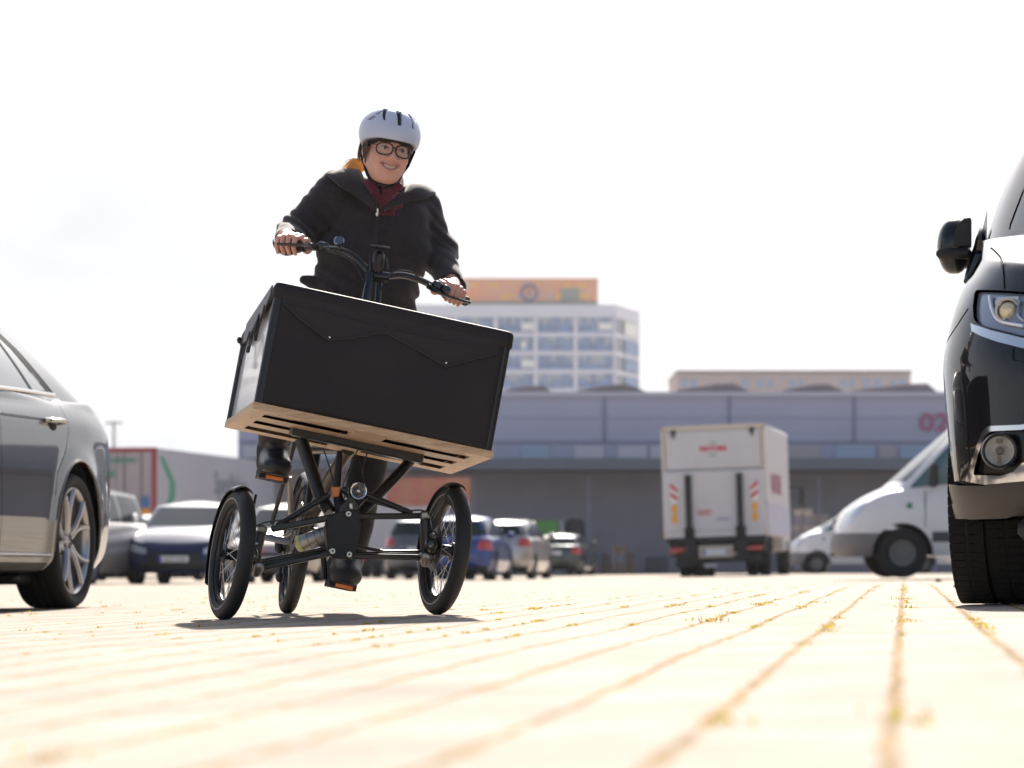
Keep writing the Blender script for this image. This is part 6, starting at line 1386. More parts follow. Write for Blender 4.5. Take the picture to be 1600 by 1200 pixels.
def mesh_sdf(f, lo, hi, h, name, m, parent, ang=80, color=None, disp=None):
    lo = np.array(lo, float); hi = np.array(hi, float); Bk = 8; n = (np.ceil((hi-lo)/h/Bk).astype(int))*Bk
    D = np.full(n, 1., np.float32); nb = n//Bk; ii = np.stack(np.meshgrid(*[np.arange(k) for k in nb], indexing='ij'), -1).reshape(-1, 3)
    ctr = (lo+(ii*Bk+Bk/2)*h).astype(np.float32); d0 = f(ctr); rad = Bk*h*.87*1.5+.012; act = ii[np.abs(d0) < rad]
    neg = ii[d0 <= -rad]
    for q in neg: D[q[0]*Bk:(q[0]+1)*Bk, q[1]*Bk:(q[1]+1)*Bk, q[2]*Bk:(q[2]+1)*Bk] = -1
    off = np.stack(np.meshgrid(*[np.arange(Bk)]*3, indexing='ij'), -1).reshape(-1, 3)
    for s_ in range(0, len(act), 1500):
        A = act[s_:s_+1500]; I = (A[:, None, :]*Bk+off[None]).reshape(-1, 3); D[I[:, 0], I[:, 1], I[:, 2]] = f((lo+I*h).astype(np.float32))
    neg = D < 0; c8 = [(i, j, k) for i in (0, 1) for j in (0, 1) for k in (0, 1)]
    cnt = np.zeros(n-1, np.int8)
    for i, j, k in c8: cnt += neg[i:n[0]-1+i, j:n[1]-1+j, k:n[2]-1+k]
    C = np.argwhere((cnt > 0) & (cnt < 8)); idx = np.full(n-1, -1, np.int32); idx[C[:, 0], C[:, 1], C[:, 2]] = np.arange(len(C))
    val = [D[C[:, 0]+i, C[:, 1]+j, C[:, 2]+k] for i, j, k in c8]; acc = np.zeros((len(C), 3)); num = np.zeros(len(C))
    for a in range(8):
        for b in range(a+1, 8):
            if sum(x != y for x, y in zip(c8[a], c8[b])) != 1: continue
            m_ = (val[a] < 0) != (val[b] < 0); t = np.where(m_, val[a]/np.where(m_, val[a]-val[b], 1), 0)
            p = np.array(c8[a])[None]+t[:, None]*(np.array(c8[b])-np.array(c8[a]))[None]; acc += p*m_[:, None]; num += m_
    Vt = lo+(C+acc/num[:, None])*h; F = []
    for ax in range(3):
        u, v = (ax+1) % 3, (ax+2) % 3; sl0 = [slice(None)]*3; sl1 = [slice(None)]*3; sl0[ax] = slice(0, n[ax]-1); sl1[ax] = slice(1, n[ax])
        a, b = neg[tuple(sl0)], neg[tuple(sl1)]; E = np.argwhere(a != b); E = E[(E[:, u] > 0) & (E[:, v] > 0) & (E[:, u] < n[u]-1) & (E[:, v] < n[v]-1)]
        s0 = a[E[:, 0], E[:, 1], E[:, 2]]; q = []
        for du, dv in ((-1, -1), (0, -1), (0, 0), (-1, 0)):
            G = E.copy(); G[:, u] += du; G[:, v] += dv; q.append(idx[G[:, 0], G[:, 1], G[:, 2]])
        q = np.stack(q, 1); q[~s0] = q[~s0][:, ::-1]; F.append(q)
    F = np.concatenate(F); F = F[(F >= 0).all(1)]
    me = bpy.data.meshes.new(name); me.vertices.add(len(Vt)); me.vertices.foreach_set('co', Vt.astype(np.float32).ravel()); me.loops.add(len(F)*4); me.loops.foreach_set('vertex_index', F.astype(np.int32).ravel())
    me.polygons.add(len(F)); me.polygons.foreach_set('loop_start', np.arange(len(F), dtype=np.int32)*4); me.update(calc_edges=True); me.validate(); me.materials.append(m)
    me.polygons.foreach_set('use_smooth', [True]*len(F))
    if color is not None:
        at = me.color_attributes.new('tint', 'FLOAT_COLOR', 'POINT'); c = color(Vt.astype(np.float32)); at.data.foreach_set('color', np.concatenate([c, np.ones((len(c), 1))], 1).astype(np.float32).ravel())
    o = bpy.data.objects.new(name, me); link(o, parent); return o
def W(px, py, b): return tuple(LB(px, py, b))
rider = thing('person', 'person in white helmet, round glasses and dark jacket riding the cargo tricycle', 'person', tuple(O_+bH*1.0), world=True)
# --- head frame: x to the face's left in the picture = right, -y forward, z up
HC = np.array(LB(605, 236, .84), np.float32)
hy, hr, hp = R(17), R(9), R(11)
Mh = Matrix.Rotation(hy, 3, 'Z') @ Matrix.Rotation(hr, 3, 'Y') @ Matrix.Rotation(hp, 3, 'X'); MH = np.array(Mh, np.float32)
HT = (MH, HC)
def HW(x, y, z): return Vector(HC)+Mh @ Vector((x, y, z))
nk0, nk1 = LB(606, 285, .90), LB(598, 325, .95)
HS = .98
def head(s):
    E = lambda c, r, k, **kw: s.ell([x*HS for x in c], [x*HS for x in r], k, T=HT, **kw); Cp = lambda a, b, ra, rb, k, **kw: s.cap([x*HS for x in a], [x*HS for x in b], ra*HS, rb*HS, k, T=HT, **kw)
    E((0, .02, .045), (.077, .094, .082), .001); E((0, -.02, -.018), (.069, .070, .082), .02); E((0, -.035, -.05), (.058, .052, .05), .02)
    for k in (-1, 1):
        Cp((k*.054, .0, -.045), (k*.02, -.052, -.082), .026, .022, .02); E((k*.038, -.056, -.022), (.030, .027, .026), .016); Cp((k*.012, -.083, .034), (k*.048, -.066, .030), .009, .007, .012)
        E((k*.0318, -.096, .0125), (.0185, .016, .0125), .012, sub=True)
        Cp((k*.019, -.0815, .0205), (k*.045, -.073, .0185), .0064, .0058, .003); Cp((k*.019, -.0805, .0052), (k*.045, -.0725, .0060), .0066, .0060, .004)
        E((k*.0125, -.095, -.0215), (.0085, .0095, .0075), .006); E((k*.0065, -.099, -.0275), (.0036, .006, .0036), .002, sub=True)
        E((k*.079, .014, -.006), (.010, .019, .031), .008); E((k*.084, .010, -.004), (.006, .010, .019), .004, sub=True)
        Cp((k*.018, -.0955, -.027), (k*.036, -.080, -.046), .0032, .0022, .005, sub=True); Cp((k*.022, -.0875, -.006), (k*.042, -.080, -.010), .0022, .0016, .005, sub=True)
    Cp((0, -.083, .022), (0, -.104, -.013), .0085, .0105, .010); E((0, -.1035, -.017), (.0125, .011, .0105), .006)
    E((0, -.060, -.084), (.026, .024, .018), .012); Cp((-.014, -.090, -.0745), (.014, -.090, -.0745), .0035, .0035, .006, sub=True); E((0, -.018, -.088), (.048, .05, .028), .02)
    # smiling mouth
    for k in (-1, 1):
        Cp((0, -.0925, -.0440), (k*.033, -.0775, -.0385), .0048, .0030, .004); Cp((0, -.0895, -.0660), (k*.017, -.0865, -.0625), .0062, .0055, .003); Cp((k*.017, -.0865, -.0625), (k*.032, -.0775, -.0440), .0055, .0030, .003)
        Cp((0, -.096, -.0540), (k*.016, -.092, -.0515), .0068, .0060, .001, sub=True); Cp((k*.016, -.092, -.0515), (k*.030, -.081, -.0430), .0060, .0022, .001, sub=True); E((k*.037, -.073, -.040), (.005, .005, .004), .006, sub=True)
    s.cap(nk0, nk1, .056, .062, .02)
# --- hands
def hand(s, outer, inner, wrist, elbow, thumb_low=False):
    o = np.array(outer); i = np.array(inner); ax = (i-o)/np.linalg.norm(i-o); L_ = np.linalg.norm(i-o); up = np.array(uL); up = up-ax*(up @ ax); up /= np.linalg.norm(up); fr = np.cross(ax, up); fr = fr if fr @ np.array(bH) < 0 else -fr
    wr = np.array(wrist); m = []
    for k, (t, ln, r) in enumerate(((.12, .86, .0082), (.36, .97, .0092), (.60, 1.0, .0096), (.85, .94, .0094))):
        c = o+ax*L_*t; j = .0015*((k*7) % 3-1)
        p0 = c-fr*.016+up*(.0345+j); p1 = c+fr*(.024*ln+.003)+up*(.026*ln+j); p2 = c+fr*(.030*ln)-up*(.008); p3 = c+fr*.010-up*(.0265)
        m.append(p0); s.cap(p0, p1, r*1.22, r*1.06, .004); s.cap(p1, p2, r*1.05, r*.95, .0012); s.cap(p2, p3, r*.93, r*.84, .0012)
        s.cap(wr, p0, .019, .0125, .010)
    for a, b in zip(m[:-1], m[1:]): s.cap(a, b, .0112, .0112, .006)
    s.cap(wr, (m[1]+m[2])/2-up*.010, .024, .018, .012, )
    tb = i-fr*.040-up*.0; t1 = i+ax*.012-fr*.012+up*(.024); t2 = i+ax*.018+fr*.014+up*(.019)
    s.cap(wr*.6+tb*.4, tb, .018, .0155, .01); s.cap(tb, t1, .0155, .0118, .008); s.cap(t1, t2, .0115, .0094, .004)
    s.cap(elbow, wr, .037, .0255, .012)
WL, WR_ = LB(446, 371, .80), LB(708, 446, .80); EL, ER = LB(460, 366, 1.02), LB(687, 397, 1.02); SL, SR = LB(530, 304, .98), LB(656, 326, .99)
PEL = TL(.02, 1.12, 1.03); CH_ = LB(598, 352, .98)
hipL, hipR = PEL-rL*.09, PEL+rL*.09; knL, knR = LB(440, 600, .62), LB(592, 650, .72); anL, anR = LB(428, 700, .93), LB(546, 874, .95)
GL0n, GL1n, GR0n, GR1n = [np.array(v) for v in (GL0, GL1, GR0, GR1)]
body = SDF(); head(body)
hand(body, GL1n+(GL0n-GL1n)*.0, GL0n-(GL0n-GL1n)*.14, WL, EL); hand(body, GR1n-(GR1n-GR0n)*.26, GR0n+(GR1n-GR0n)*.12, WR_, ER)
body.cap(SL, EL, .036, .038, .02); body.cap(SR, ER, .036, .038, .02); body.cap(SL, SR, .04, .04, .03); body.ell(tuple(CH_), (.15, .10, .15), .04); body.cap(CH_, PEL, .12, .13, .04); body.cap(nk1, CH_, .06, .09, .03)
for hp_, kn, an in ((hipL, knL, anL), (hipR, knR, anR)): body.cap(hp_, kn, .085, .058, .03); body.cap(kn, an, .055, .038, .02); body.cap(an, (PEDL if an is anL else PEDR)+uL*.042-bH*.04, .030, .024, .01)
LIP = np.array([.50, .15, .14]); SKN = np.array([.72, .40, .31])
def skin_col(V):
    q = (V-HC) @ MH/HS; c = np.tile(SKN, (len(V), 1)); x, y, z = q.T; inh = (np.abs(x) < .1) & (z > -.12) & (z < .12) & (y < .12)
    def mixc(mask, col): return lambda c: c*(1-mask[:, None])+np.array(col)*mask[:, None]
    zl = -.0545+.40*np.abs(x); lips = np.exp(-(((z-zl)/.0135)**4))*np.exp(-((x/.035)**6))*(y < -.068)*inh; c = mixc(lips*.75, LIP)(c)
    for k in (-1, 1):
        ch = np.exp(-(((x-k*.042)**2+(z+.022)**2)/.022**2))*(y < -.03)*inh; c = mixc(ch*.45, (.70, .33, .26))(c)
        br = np.exp(-(((z-.0345-.10*(.034-np.abs(x))*(1))/.0036)**2))*np.exp(-(((x-k*.033)/.0165)**6))*(y < -.05)*inh; c = mixc(br*.8, (.12, .065, .04))(c)
        ey = np.exp(-(((x-k*.0318)/.020)**2+((z-.0125)/.011)**2))*(y < -.05)*inh; c = mixc(ey*.25, (.42, .22, .17))(c)
    ns = np.exp(-((x/.016)**2+((z+.016)/.014)**2))*(y < -.09)*inh; c = mixc(ns*.4, (.70, .34, .28))(c)
    mo = np.exp(-(((z-zl)/.0062)**4))*np.exp(-((x/.030)**6))*(y > -.0875)*(y < -.05)*inh; c = mixc(mo*.9, (.12, .03, .03))(c)
    kn_ = inh < .5; return np.where(kn_[:, None], c*np.array([1.0, .98, .96]), c)
mSkin = bpy.data.materials.new('skin'); mSkin.use_nodes = True
def _skin():
    n = mSkin.node_tree; b = n.nodes['Principled BSDF']; a = n.nodes.new('ShaderNodeAttribute'); a.attribute_name = 'tint'; t = n.nodes.new('ShaderNodeTexCoord'); q = n.nodes.new('ShaderNodeTexNoise'); q.inputs['Scale'].default_value = 55; q.inputs['Detail'].default_value = 5
    r = n.nodes.new('ShaderNodeMapRange'); r.inputs[3].default_value = .78; r.inputs[4].default_value = 1.14; v = n.nodes.new('ShaderNodeVectorMath'); v.operation = 'SCALE'
    n.links.new(t.outputs['Object'], q.inputs[0]); n.links.new(q.outputs[0], r.inputs[0]); n.links.new(a.outputs['Color'], v.inputs[0]); n.links.new(r.outputs[0], v.inputs['Scale']); n.links.new(v.outputs[0], b.inputs['Base Color'])
    b.inputs['Roughness'].default_value = .48; b.inputs['Subsurface Weight'].default_value = .05; b.inputs['Subsurface Radius'].default_value = (.012, .005, .003); b.inputs['Subsurface Scale'].default_value = .5
    u = n.nodes.new('ShaderNodeBump'); u.inputs['Strength'].default_value = .25; u.inputs['Distance'].default_value = .001; q2 = n.nodes.new('ShaderNodeTexNoise'); q2.inputs['Scale'].default_value = 600; n.links.new(t.outputs['Object'], q2.inputs[0]); n.links.new(q2.outputs[0], u.inputs['Height']); n.links.new(u.outputs[0], b.inputs['Normal'])
_skin()
bodyo = mesh_sdf(body, (-1.03, 10.86, .05), (-.12, 11.75, 1.72), .0033, 'body', mSkin, rider, color=skin_col)
# --- eyes, teeth, eyebrows
for k in (-1, 1):
    c = HW(k*.0318*HS, -.0735*HS, .0125*HS); mb = MB(); mb.sphere(c, .0118, 20, 14); ey = mb.build('eye', mat('eye_white', (.50, .45, .43), .2, coat=.4), rider)
    look = (Mh @ Vector((.30, -1, .05))).normalized(); mb = MB(); mb.lathe([(0, .0121), (.0044, .0117), (.0072, .0104)], c, look, 18); mb.build('iris', mat('iris_brown', (.07, .045, .03), .1, coat=.8), ey)
    mb = MB(); mb.lathe([(0, .01235), (.0026, .0122)], c, look, 12); mb.build('pupil', M_BLK, ey)
for k in (-1, 1):
    mb = MB(); mb.tube(catmull([HW(k*.018*HS, -.0855*HS, .0135*HS), HW(k*.025*HS, -.0885*HS, .0165*HS), HW(k*.034*HS, -.0865*HS, .0172*HS), HW(k*.045*HS, -.0775*HS, .0135*HS)], 4), .0011, 5); mb.build('eyelash', mat('lash_dark', (.02, .012, .01), .6), rider)
    mb = MB(); mb.tube(catmull([HW(k*.016*HS, -.0935*HS, .0335*HS), HW(k*.030*HS, -.0905*HS, .0375*HS), HW(k*.048*HS, -.0755*HS, .0335*HS)], 5), [.0012, .0018, .002, .0022, .0024, .0024, .0024, .0022, .002, .0016, .0008], 6); mb.build('eyebrow', mat('brow_brown', (.07, .04, .025), .8), rider)
mb = MB(); vs = []
for i in range(15):
    t = (i/14-.5)*2
    for z in (-.0460, -.0565+.0045*t*t): vs.append(HW(t*.0265*HS, (-.0885+.0125*t*t)*HS, (z+.0065*t*t)*HS))
mb.add(vs, [(2*i, 2*i+1, 2*i+3, 2*i+2) for i in range(14)]); tt = mb.build('teeth', mat('teeth', (.58, .50, .42), .3, coat=.3), rider); tt.modifiers.new('s', 'SOLIDIFY').thickness = .003
# --- glasses
mGl = mat('glasses_frame', (.020, .010, .008), .3, coat=.3)
gy = -.104
mb = MB()
for k in (-1, 1):
    pts = []
    for i in range(36):
        a = 2*math.pi*i/36; n_ = 2.5; x = math.copysign(abs(math.cos(a))**(2/n_), math.cos(a))*.0278; z = math.copysign(abs(math.sin(a))**(2/n_), math.sin(a))*.0205
        pts.append(HW(k*.0335+x*(1.0), gy+.012*abs((k*.0335+x)/.055)**2, .009+z-.0015*(x*k/.02)))
    mb.tube(pts, [1]*36, 8, sq=(.0026, .0036), closed=True, up=tuple(Mh @ Vector((0, 1, 0))))
mb.tube([HW(-.0075, gy, .016), HW(0, gy-.0015, .0185), HW(.0075, gy, .016)], [.0024]*3, 8)
fr_ = mb.build('glasses', mGl, rider)
for k in (-1, 1):
    mb = MB(); mb.tube([HW(k*.060, gy+.014, .017), HW(k*.069, gy+.022, .017), HW(k*.081, -.03, .014), HW(k*.083, .012, .010), HW(k*.083, .03, -.010)], [1]*5, 8, sq=(.0035, .0018)); mb.build('temple', mGl, fr_)
    mb = MB(); pts = []
    for i in range(30):
        a = 2*math.pi*i/30; pts.append(HW(k*.0335+.0268*math.cos(a), gy+.001+.012*abs((k*.0335+.0268*math.cos(a))/.055)**2, .009+.0195*math.sin(a)))
    mb.add(pts, [tuple(range(30))]); mb.build('lens', alpha_mat('clear_lens', (.8, .8, .8), .06), fr_, smooth=False)
# --- helmet: shell with slots, liner, straps
HB_ = np.array([0, .012, .058], np.float32); HR = np.array([.108, .132, .098], np.float32)
def helmet_shell(q):
    p = q-HB_; k0 = np.sqrt(((p/HR)**2).sum(1)); k1 = np.sqrt(((p/(HR*HR))**2).sum(1)); d = k0*(k0-1)/np.maximum(k1, 1e-6)
    x, y, z = p.T; nrm = p/np.maximum(np.sqrt((p*p).sum(1)), 1e-6)[:, None]; az = np.degrees(np.arctan2(x, -y)); el = np.degrees(np.arcsin(np.clip(nrm[:, 2]/1., -1, 1)))
    r = np.sqrt((p*p).sum(1)); d = d-.0025*np.cos(np.radians(az)*9)*np.clip((el-20)/30, 0, 1)*0
    Ri = HR-.022; k0 = np.sqrt(((p/Ri)**2).sum(1)); k1 = np.sqrt(((p/(Ri*Ri))**2).sum(1)); di = k0*(k0-1)/np.maximum(k1, 1e-6); d = np.maximum(d, -di)
    # lower rim: high over the brow, low beside the ears and at the nape
    fy = q[:, 1]; rim = np.interp(fy, [-.13, -.09, -.04, .02, .08, .14], [.046, .042, .028, .006, -.014, -.022]).astype(np.float32); d = np.maximum(d, rim-q[:, 2])
    def slot(a0, e0, e1, w0, w1, skew=0):
        t = np.clip((el-e0)/(e1-e0), 0, 1); ce = np.cos(np.radians(el)); dx = np.abs(((az-a0-skew*t+180) % 360)-180)*ce*np.pi/180*r; w = w0+(w1-w0)*t
        de = np.maximum(e0-el, el-e1)*np.pi/180*r; return np.maximum(dx-w, de)
    sl = np.full(len(q), 9., np.float32)
    for a in [(0, 18, 54, .0065, .0095), (-28, 23, 56, .0035, .0100, -18), (27, 18, 54, .0050, .0090, 14), (0, 68, 84, .01, .012), (-66, 20, 30, .011, .009, 12), (66, 24, 34, .009, .006, -12), (-54, 34, 47, .009, .005, 8), (56, 38, 50, .007, .004, -6), (-110, 36, 56, .006, .008, 0), (110, 36, 56, .006, .008), (-145, 30, 60, .006, .008), (145, 30, 60, .006, .008), (180, 30, 62, .006, .009), (180, 70, 80, .008, .009)]:
        sl = np.minimum(sl, slot(*a))
    return np.maximum(d, -sl)
hs = SDF().fn(helmet_shell, T=HT); c0 = HC
mHel = mat('helmet_white', (.55, .58, .72), .4, coat=.25, var=.03)
hel = mesh_sdf(hs, c0-.17, c0+.19, .0022, 'helmet', mHel, rider)
def helmet_liner(q):
    p = q-HB_; R1 = HR-.010; k0 = np.sqrt(((p/R1)**2).sum(1)); k1 = np.sqrt(((p/(R1*R1))**2).sum(1)); d = k0*(k0-1)/np.maximum(k1, 1e-6)
    Ri = HR-.030; k0 = np.sqrt(((p/Ri)**2).sum(1)); k1 = np.sqrt(((p/(Ri*Ri))**2).sum(1)); di = k0*(k0-1)/np.maximum(k1, 1e-6); d = np.maximum(d, -di)
    rim = np.interp(q[:, 1], [-.13, -.09, -.04, .02, .08, .14], [.040, .035, .019, -.006, -.026, -.034]).astype(np.float32); return np.maximum(d, rim-q[:, 2])
mesh_sdf(SDF().fn(helmet_liner, T=HT), c0-.17, c0+.19, .0035, 'helmet_liner', mat('liner_dark', (.03, .026, .028), .7), hel)
mb = MB()
for a in range(-28, 29, 2): pass
for k in (-1, 1):
    for y0 in (-.045, .055):
        mb.tube([HW(k*.086, y0, .02), HW(k*.080, .0+y0*.45, -.035), HW(k*.066, -.005, -.070)], [1]*3, 6, sq=(.0015, .007))
    mb.tube(catmull([HW(k*.066, -.005, -.070), HW(k*.048, -.020, -.102), HW(k*.012, -.042, -.119)], 5), [1]*11, 6, sq=(.0018, .008))
st = mb.build('chin_strap', mat('strap_black', (.014, .014, .015), .7), rider)
mb = MB(); mb.bar(HW(-.022, -.043, -.119), HW(.018, -.043, -.119), .010, .014, (0, 0, 1), bev=.003); mb.build('strap_buckle', M_DARK, st)
# --- hair: short dark blond hair at the temples and a tail behind, sunlight put into its colour
def strands(name, m, n, f, r):
    mb = MB(); rnd = random.Random(11)
    for _ in range(n): mb.tube(f(rnd), [r, r, r*.7, r*.2], 4, cap=False)
    return mb.build(name, m, rider)
def side_hair(rnd):
    k = rnd.choice((-1, 1)); y = rnd.uniform(-.03, .075); x = .079+rnd.uniform(-.002, .004); z = rnd.uniform(.0, .03)
    return [HW(k*x, y, z+.02), HW(k*(x+.002), y+.008, z-.01), HW(k*(x), y+.018, z-.03-rnd.random()*.01), HW(k*(x-.006), y+.03, z-.048-rnd.random()*.015)]
strands('side_hair', mat('hair_brown', (.13, .075, .045), .5), 420, side_hair, .0011)
def back_hair(rnd):
    a = rnd.uniform(-1, 1); x = -.035+.02*a; z = rnd.uniform(-.078, -.045); dx = rnd.gauss(0, .006)
    return [HW(x, .095, z), HW(x-.03+dx, .105, z-.006), HW(x-.048+dx, .104, z-.016+rnd.gauss(0, .004)), HW(x-.062+dx*1.5, .09, z-.034+rnd.gauss(0, .006))]
strands('hair_tail', mat('hair_sunlit', (.90, .58, .20), .45), 380, back_hair, .0014)
# --- jacket
def fold(P, amp):
    x, y, z = P.T; w = np.sin(z*38+np.sin(x*21+y*9)*1.7)*.5+np.sin(x*47-z*29+np.sin(y*26)*1.4)*.35+np.sin((x+z)*83+y*31)*.18+np.sin(z*17-x*33+y*11)*.5; return (w*amp).astype(np.float32)
jk = SDF(); sh0, sh1 = LB(528, 299, .99), LB(656, 322, 1.0)
jk.cap(sh0, sh1, .068, .066, .03); jk.ell(tuple(LB(598, 345, .97)), (.168, .125, .135), .05); jk.ell(tuple(LB(584, 398, 1.0)), (.205, .135, .12), .06); jk.ell(tuple(LB(568, 450, 1.02)), (.198, .145, .11), .05); jk.ell(tuple(LB(563, 500, 1.06)), (.20, .15, .09), .05)
jk.cap(LB(474, 438, 1.0), LB(500, 446, 1.0), .012, .034, .015)       # flared hem on the left
for Sx, Ex, Wx, r0 in ((sh0, EL, WL, .070), (sh1, ER, WR_, .068)):
    jk.cap(Sx, Ex, r0, .062, .035); w1 = Vector(Wx)+(Vector(Ex)-Vector(Wx)).normalized()*.028-zU*.014; jk.cap(Ex, w1, .060, .046, .03)
    jk.cap(w1, w1+(Vector(Wx)-Vector(Ex)).normalized()*.010, .0465, .0475, .004)
for Ex, Wx in ((EL, WL), (ER, WR_)):       # open cuffs
    d_ = (Vector(Wx)-Vector(Ex)).normalized(); w1 = Vector(Wx)-d_*.022-zU*.010; jk.cap(w1+d_*.0, w1+d_*.09, .040, .042, .003, sub=True)
jk.cap(nk0+zU*.03, LB(600, 318, .92), .060, .052, .012, sub=True)     # neck opening
def wrinkle(P):       # creases gather at the elbows and the waist
    g_ = np.zeros(len(P), np.float32)
    for c, r, fr, am in ((EL, .12, 150, .0040), (ER, .12, 170, .0036), (LB(500, 320, .97), .10, 120, .003), (LB(672, 345, .97), .10, 120, .003), (LB(500, 440, 1.0), .16, 90, .0045), (LB(640, 440, 1.0), .14, 90, .004)):
        q = P-np.array(c, np.float32); w = np.exp(-(q*q).sum(1)/(r*r)); g_ += w*am*np.sin(q[:, 0]*fr*.45+q[:, 2]*fr*.8+np.sin(q[:, 0]*31+q[:, 1]*20+q[:, 2]*17)*1.8)
    return g_
jf = lambda P: jk(P)+fold(P, .0045)+wrinkle(P)
def mat_wool(name, col): 
    m = mat(name, col, .85, 0, var=.22, vscale=45, bump=.5, bscale=520, spec=.15, sheen=.25, detail=6); return m
mJ = mat_wool('jacket_charcoal', (.040, .034, .038))
jo = mesh_sdf(jf, (-1.06, 10.8, .72), (-.08, 11.5, 1.58), .0048, 'jacket', mJ, rider)
def wing(name, inner, outer, bulge=.012, K=7):
    a, b = catmull([LB(*p) for p in inner], 8), catmull([LB(*p) for p in outer], 8); mb = MB(); vs = []; n = len(a)
    for i in range(n):
        for j in range(K+1): t = j/K; p = a[i].lerp(b[i], t); vs.append(p-bH*(bulge*math.sin(math.pi*t**.8))+uL*(bulge*.9*math.sin(math.pi*t)))
    mb.add(vs, [(i*(K+1)+j, i*(K+1)+j+1, (i+1)*(K+1)+j+1, (i+1)*(K+1)+j) for i in range(n-1) for j in range(K)]); o = mb.build(name, mJ, rider, ang=80); s_ = o.modifiers.new('s', 'SOLIDIFY'); s_.thickness = .007; s_.offset = 0
    e = MB(); e.tube([vs[i*(K+1)+K-1]+Vector((0, 0, 0)) for i in range(n)], .0016, 5); e.build('collar_seam', mat('seam_grey', (.07, .065, .075), .7), o); return o
wing('collar', [(556, 268, 1.02), (563, 268, .93), (570, 284, .87), (580, 305, .845), (590, 322, .835)], [(508, 272, 1.02), (513, 275, .93), (530, 290, .865), (556, 307, .84), (586, 330, .825)])
wing('collar', [(646, 290, 1.02), (640, 288, .93), (630, 300, .875), (612, 314, .85), (594, 324, .835)], [(680, 300, 1.04), (679, 303, .95), (664, 311, .88), (630, 318, .85), (596, 332, .825)])
mb = MB(); mb.tube([LB(590, 330, .825), LB(586, 380, .80), LB(578, 440, .82), LB(574, 480, .85)], [1]*4, 6, sq=(.0018, .005)); zp = mb.build('zip', mat('zip_black', (.012, .012, .014), .4), rider)
mb = MB(); mb.lathe([(.003, 0), (.0065, .002), (.0065, .008), (.004, .014), (0, .014)], LB(590, 332, .81), tuple(-uL), 12); mb.tube([LB(590, 326, .81), LB(590, 334, .81)], .004, 8); mb.build('zip_pull', mat('zip_silver', (.6, .6, .6), .25, 1.), zp)
# --- scarf
sc = SDF(); nc = LB(601, 296, .91)
def ringp(r, dz, tilt, n=14): return [nc+rH*r*math.cos(a)*1.05+bH*r*math.sin(a)*.98+zU*(dz+tilt*math.sin(a)*r-.13*r*math.cos(a)) for a in np.linspace(0, 2*math.pi, n, endpoint=False)]
for r, dz, tl, th in ((.060, .018, .35, .011), (.064, .0, .55, .012), (.066, -.018, .75, .013), (.060, -.036, .9, .013)):
    p = ringp(r, dz, tl)
    for a, b in zip(p, p[1:]+p[:1]): sc.cap(a, b, th, th, .006)
for a, b, r in (((574, 285), (590, 314), .012), ((584, 288), (594, 320), .013), ((624, 290), (602, 316), .012), ((602, 298), (597, 320), .015), ((614, 296), (602, 314), .013)): sc.cap(LB(*a, .835), LB(*b, .83), r, r*.8, .008)
scf = lambda P: sc(P)+(np.sin(P[:, 2]*230+np.sin(P[:, 0]*60)*2)*.0011+np.sin(P[:, 0]*120+P[:, 2]*90)*.0012).astype(np.float32)
mesh_sdf(scf, np.array(nc)-.13, np.array(nc)+.13, .003, 'scarf', mat('scarf_wine', (.11, .013, .025), .8, var=.35, vscale=90, bump=.4, bscale=400, sheen=.3), rider)
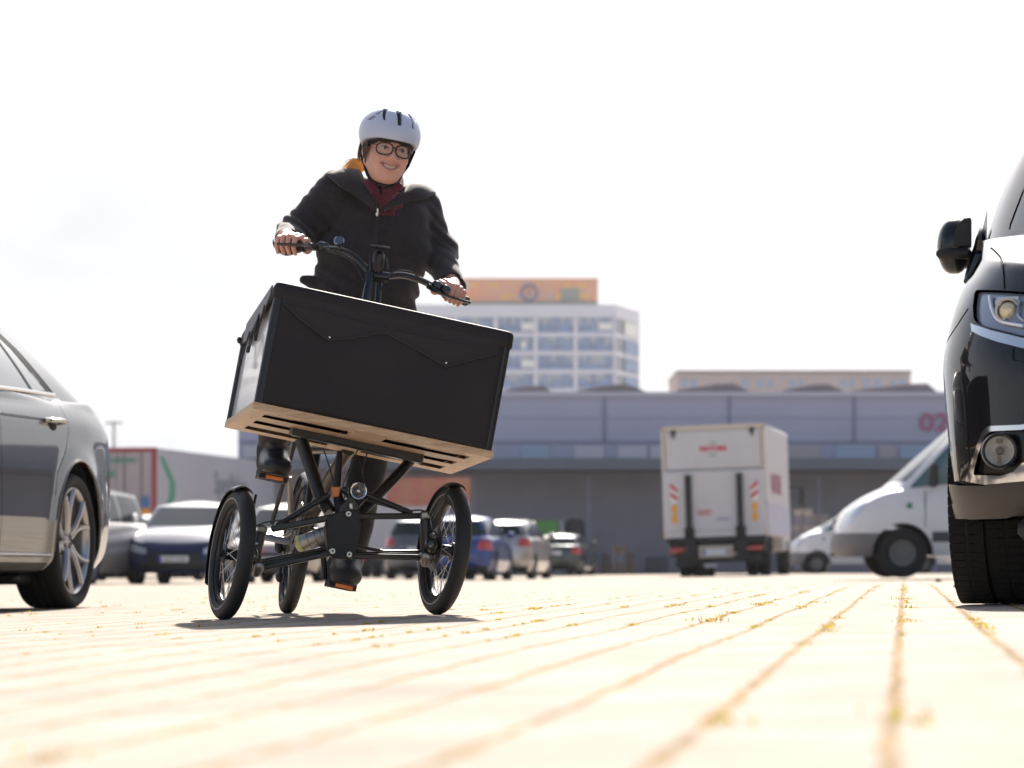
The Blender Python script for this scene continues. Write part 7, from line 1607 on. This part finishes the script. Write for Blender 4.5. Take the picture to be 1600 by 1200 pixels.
# --- trousers and shoes
tr = SDF()
for hp_, kn, an in ((hipL, knL, anL), (hipR, knR, anR)): tr.cap(hp_, kn, .098, .072, .04); tr.cap(kn, Vector(an)+(Vector(kn)-Vector(an)).normalized()*.05, .070, .056, .03)
tr.ell(tuple(PEL), (.18, .14, .11), .05)
mesh_sdf(lambda P: tr(P)+fold(P, .003), (-1.02, 10.85, .12), (-.2, 11.75, 1.2), .006, 'trousers', mat_wool('trousers_black', (.014, .013, .016)), rider)
def shoe(name, an, ped, boot, m):
    s_ = SDF(); an = Vector(an); base = Vector(ped)+uL*.012; f = -bH; toe = base+f*.085; heel = base-f*.15
    fl = (V3(*uL), 1.35)
    s_.cap(heel+uL*.030, base+uL*.028, .036, .043, .02); s_.cap(base+uL*.028, toe+uL*.024, .050, .047, .02, flat=fl); s_.ell(tuple(toe+uL*.026+f*.005), (.052, .048, .038), .015); s_.cap(base-f*.07+uL*.085, toe-f*.03+uL*.036, .042, .036, .02)
    top = an+(Vector(anL)-Vector(knL)).normalized()*(-.0) if False else an
    s_.cap(toe-f*.03+uL*.035, top-uL*.01-f*.0, .040, .046, .03); s_.cap(base-f*.09+uL*.05, top, .050, .052 if boot else .044, .025)
    if boot: s_.cap(top, top+(Vector(knL if an == Vector(anL) else knR)-top).normalized()*.10, .052, .060, .02)
    s_.fn(lambda P: ((base[0]-P[:, 0])*uL[0]+(base[1]-P[:, 1])*uL[1]+(base[2]-P[:, 2])*uL[2]).astype(np.float32)*-1, 0, False) if False else None
    un, bs = V3(*uL), V3(*base); f_ = lambda P: np.maximum(s_(P), -((P-bs) @ un))+fold(P*1.8, .0009)
    o = mesh_sdf(f_, np.array(base)-.30, np.array(base)+.34, .0035, name, m, rider)
    mb = MB(); pts = []
    for i in range(40):
        a = 2*math.pi*i/40; t = math.sin(a); x = math.cos(a)*.053; y = (.135 if t > 0 else .20)*t; pts.append(base+rL*x*(1-.12*(t < -.3))+f*(y*1.0))
    n = len(pts); mb.add([p-uL*.004 for p in pts]+[p+uL*.010 for p in pts], [tuple(range(n)), tuple(reversed(range(n, 2*n)))]+[(i, (i+1) % n, (i+1) % n+n, i+n) for i in range(n)]); mb.build('sole', mat('sole_rubber', (.012, .012, .013), .7), o, ang=50); return o
shoe('boot', anL, PEDL, True, mat('boot_leather', (.022, .020, .024), .36, bump=.3, bscale=120, var=.3, vscale=14)); shoe('shoe', anR, PEDR, False, mat('shoe_black', (.014, .013, .014), .55, bump=.4, bscale=300))
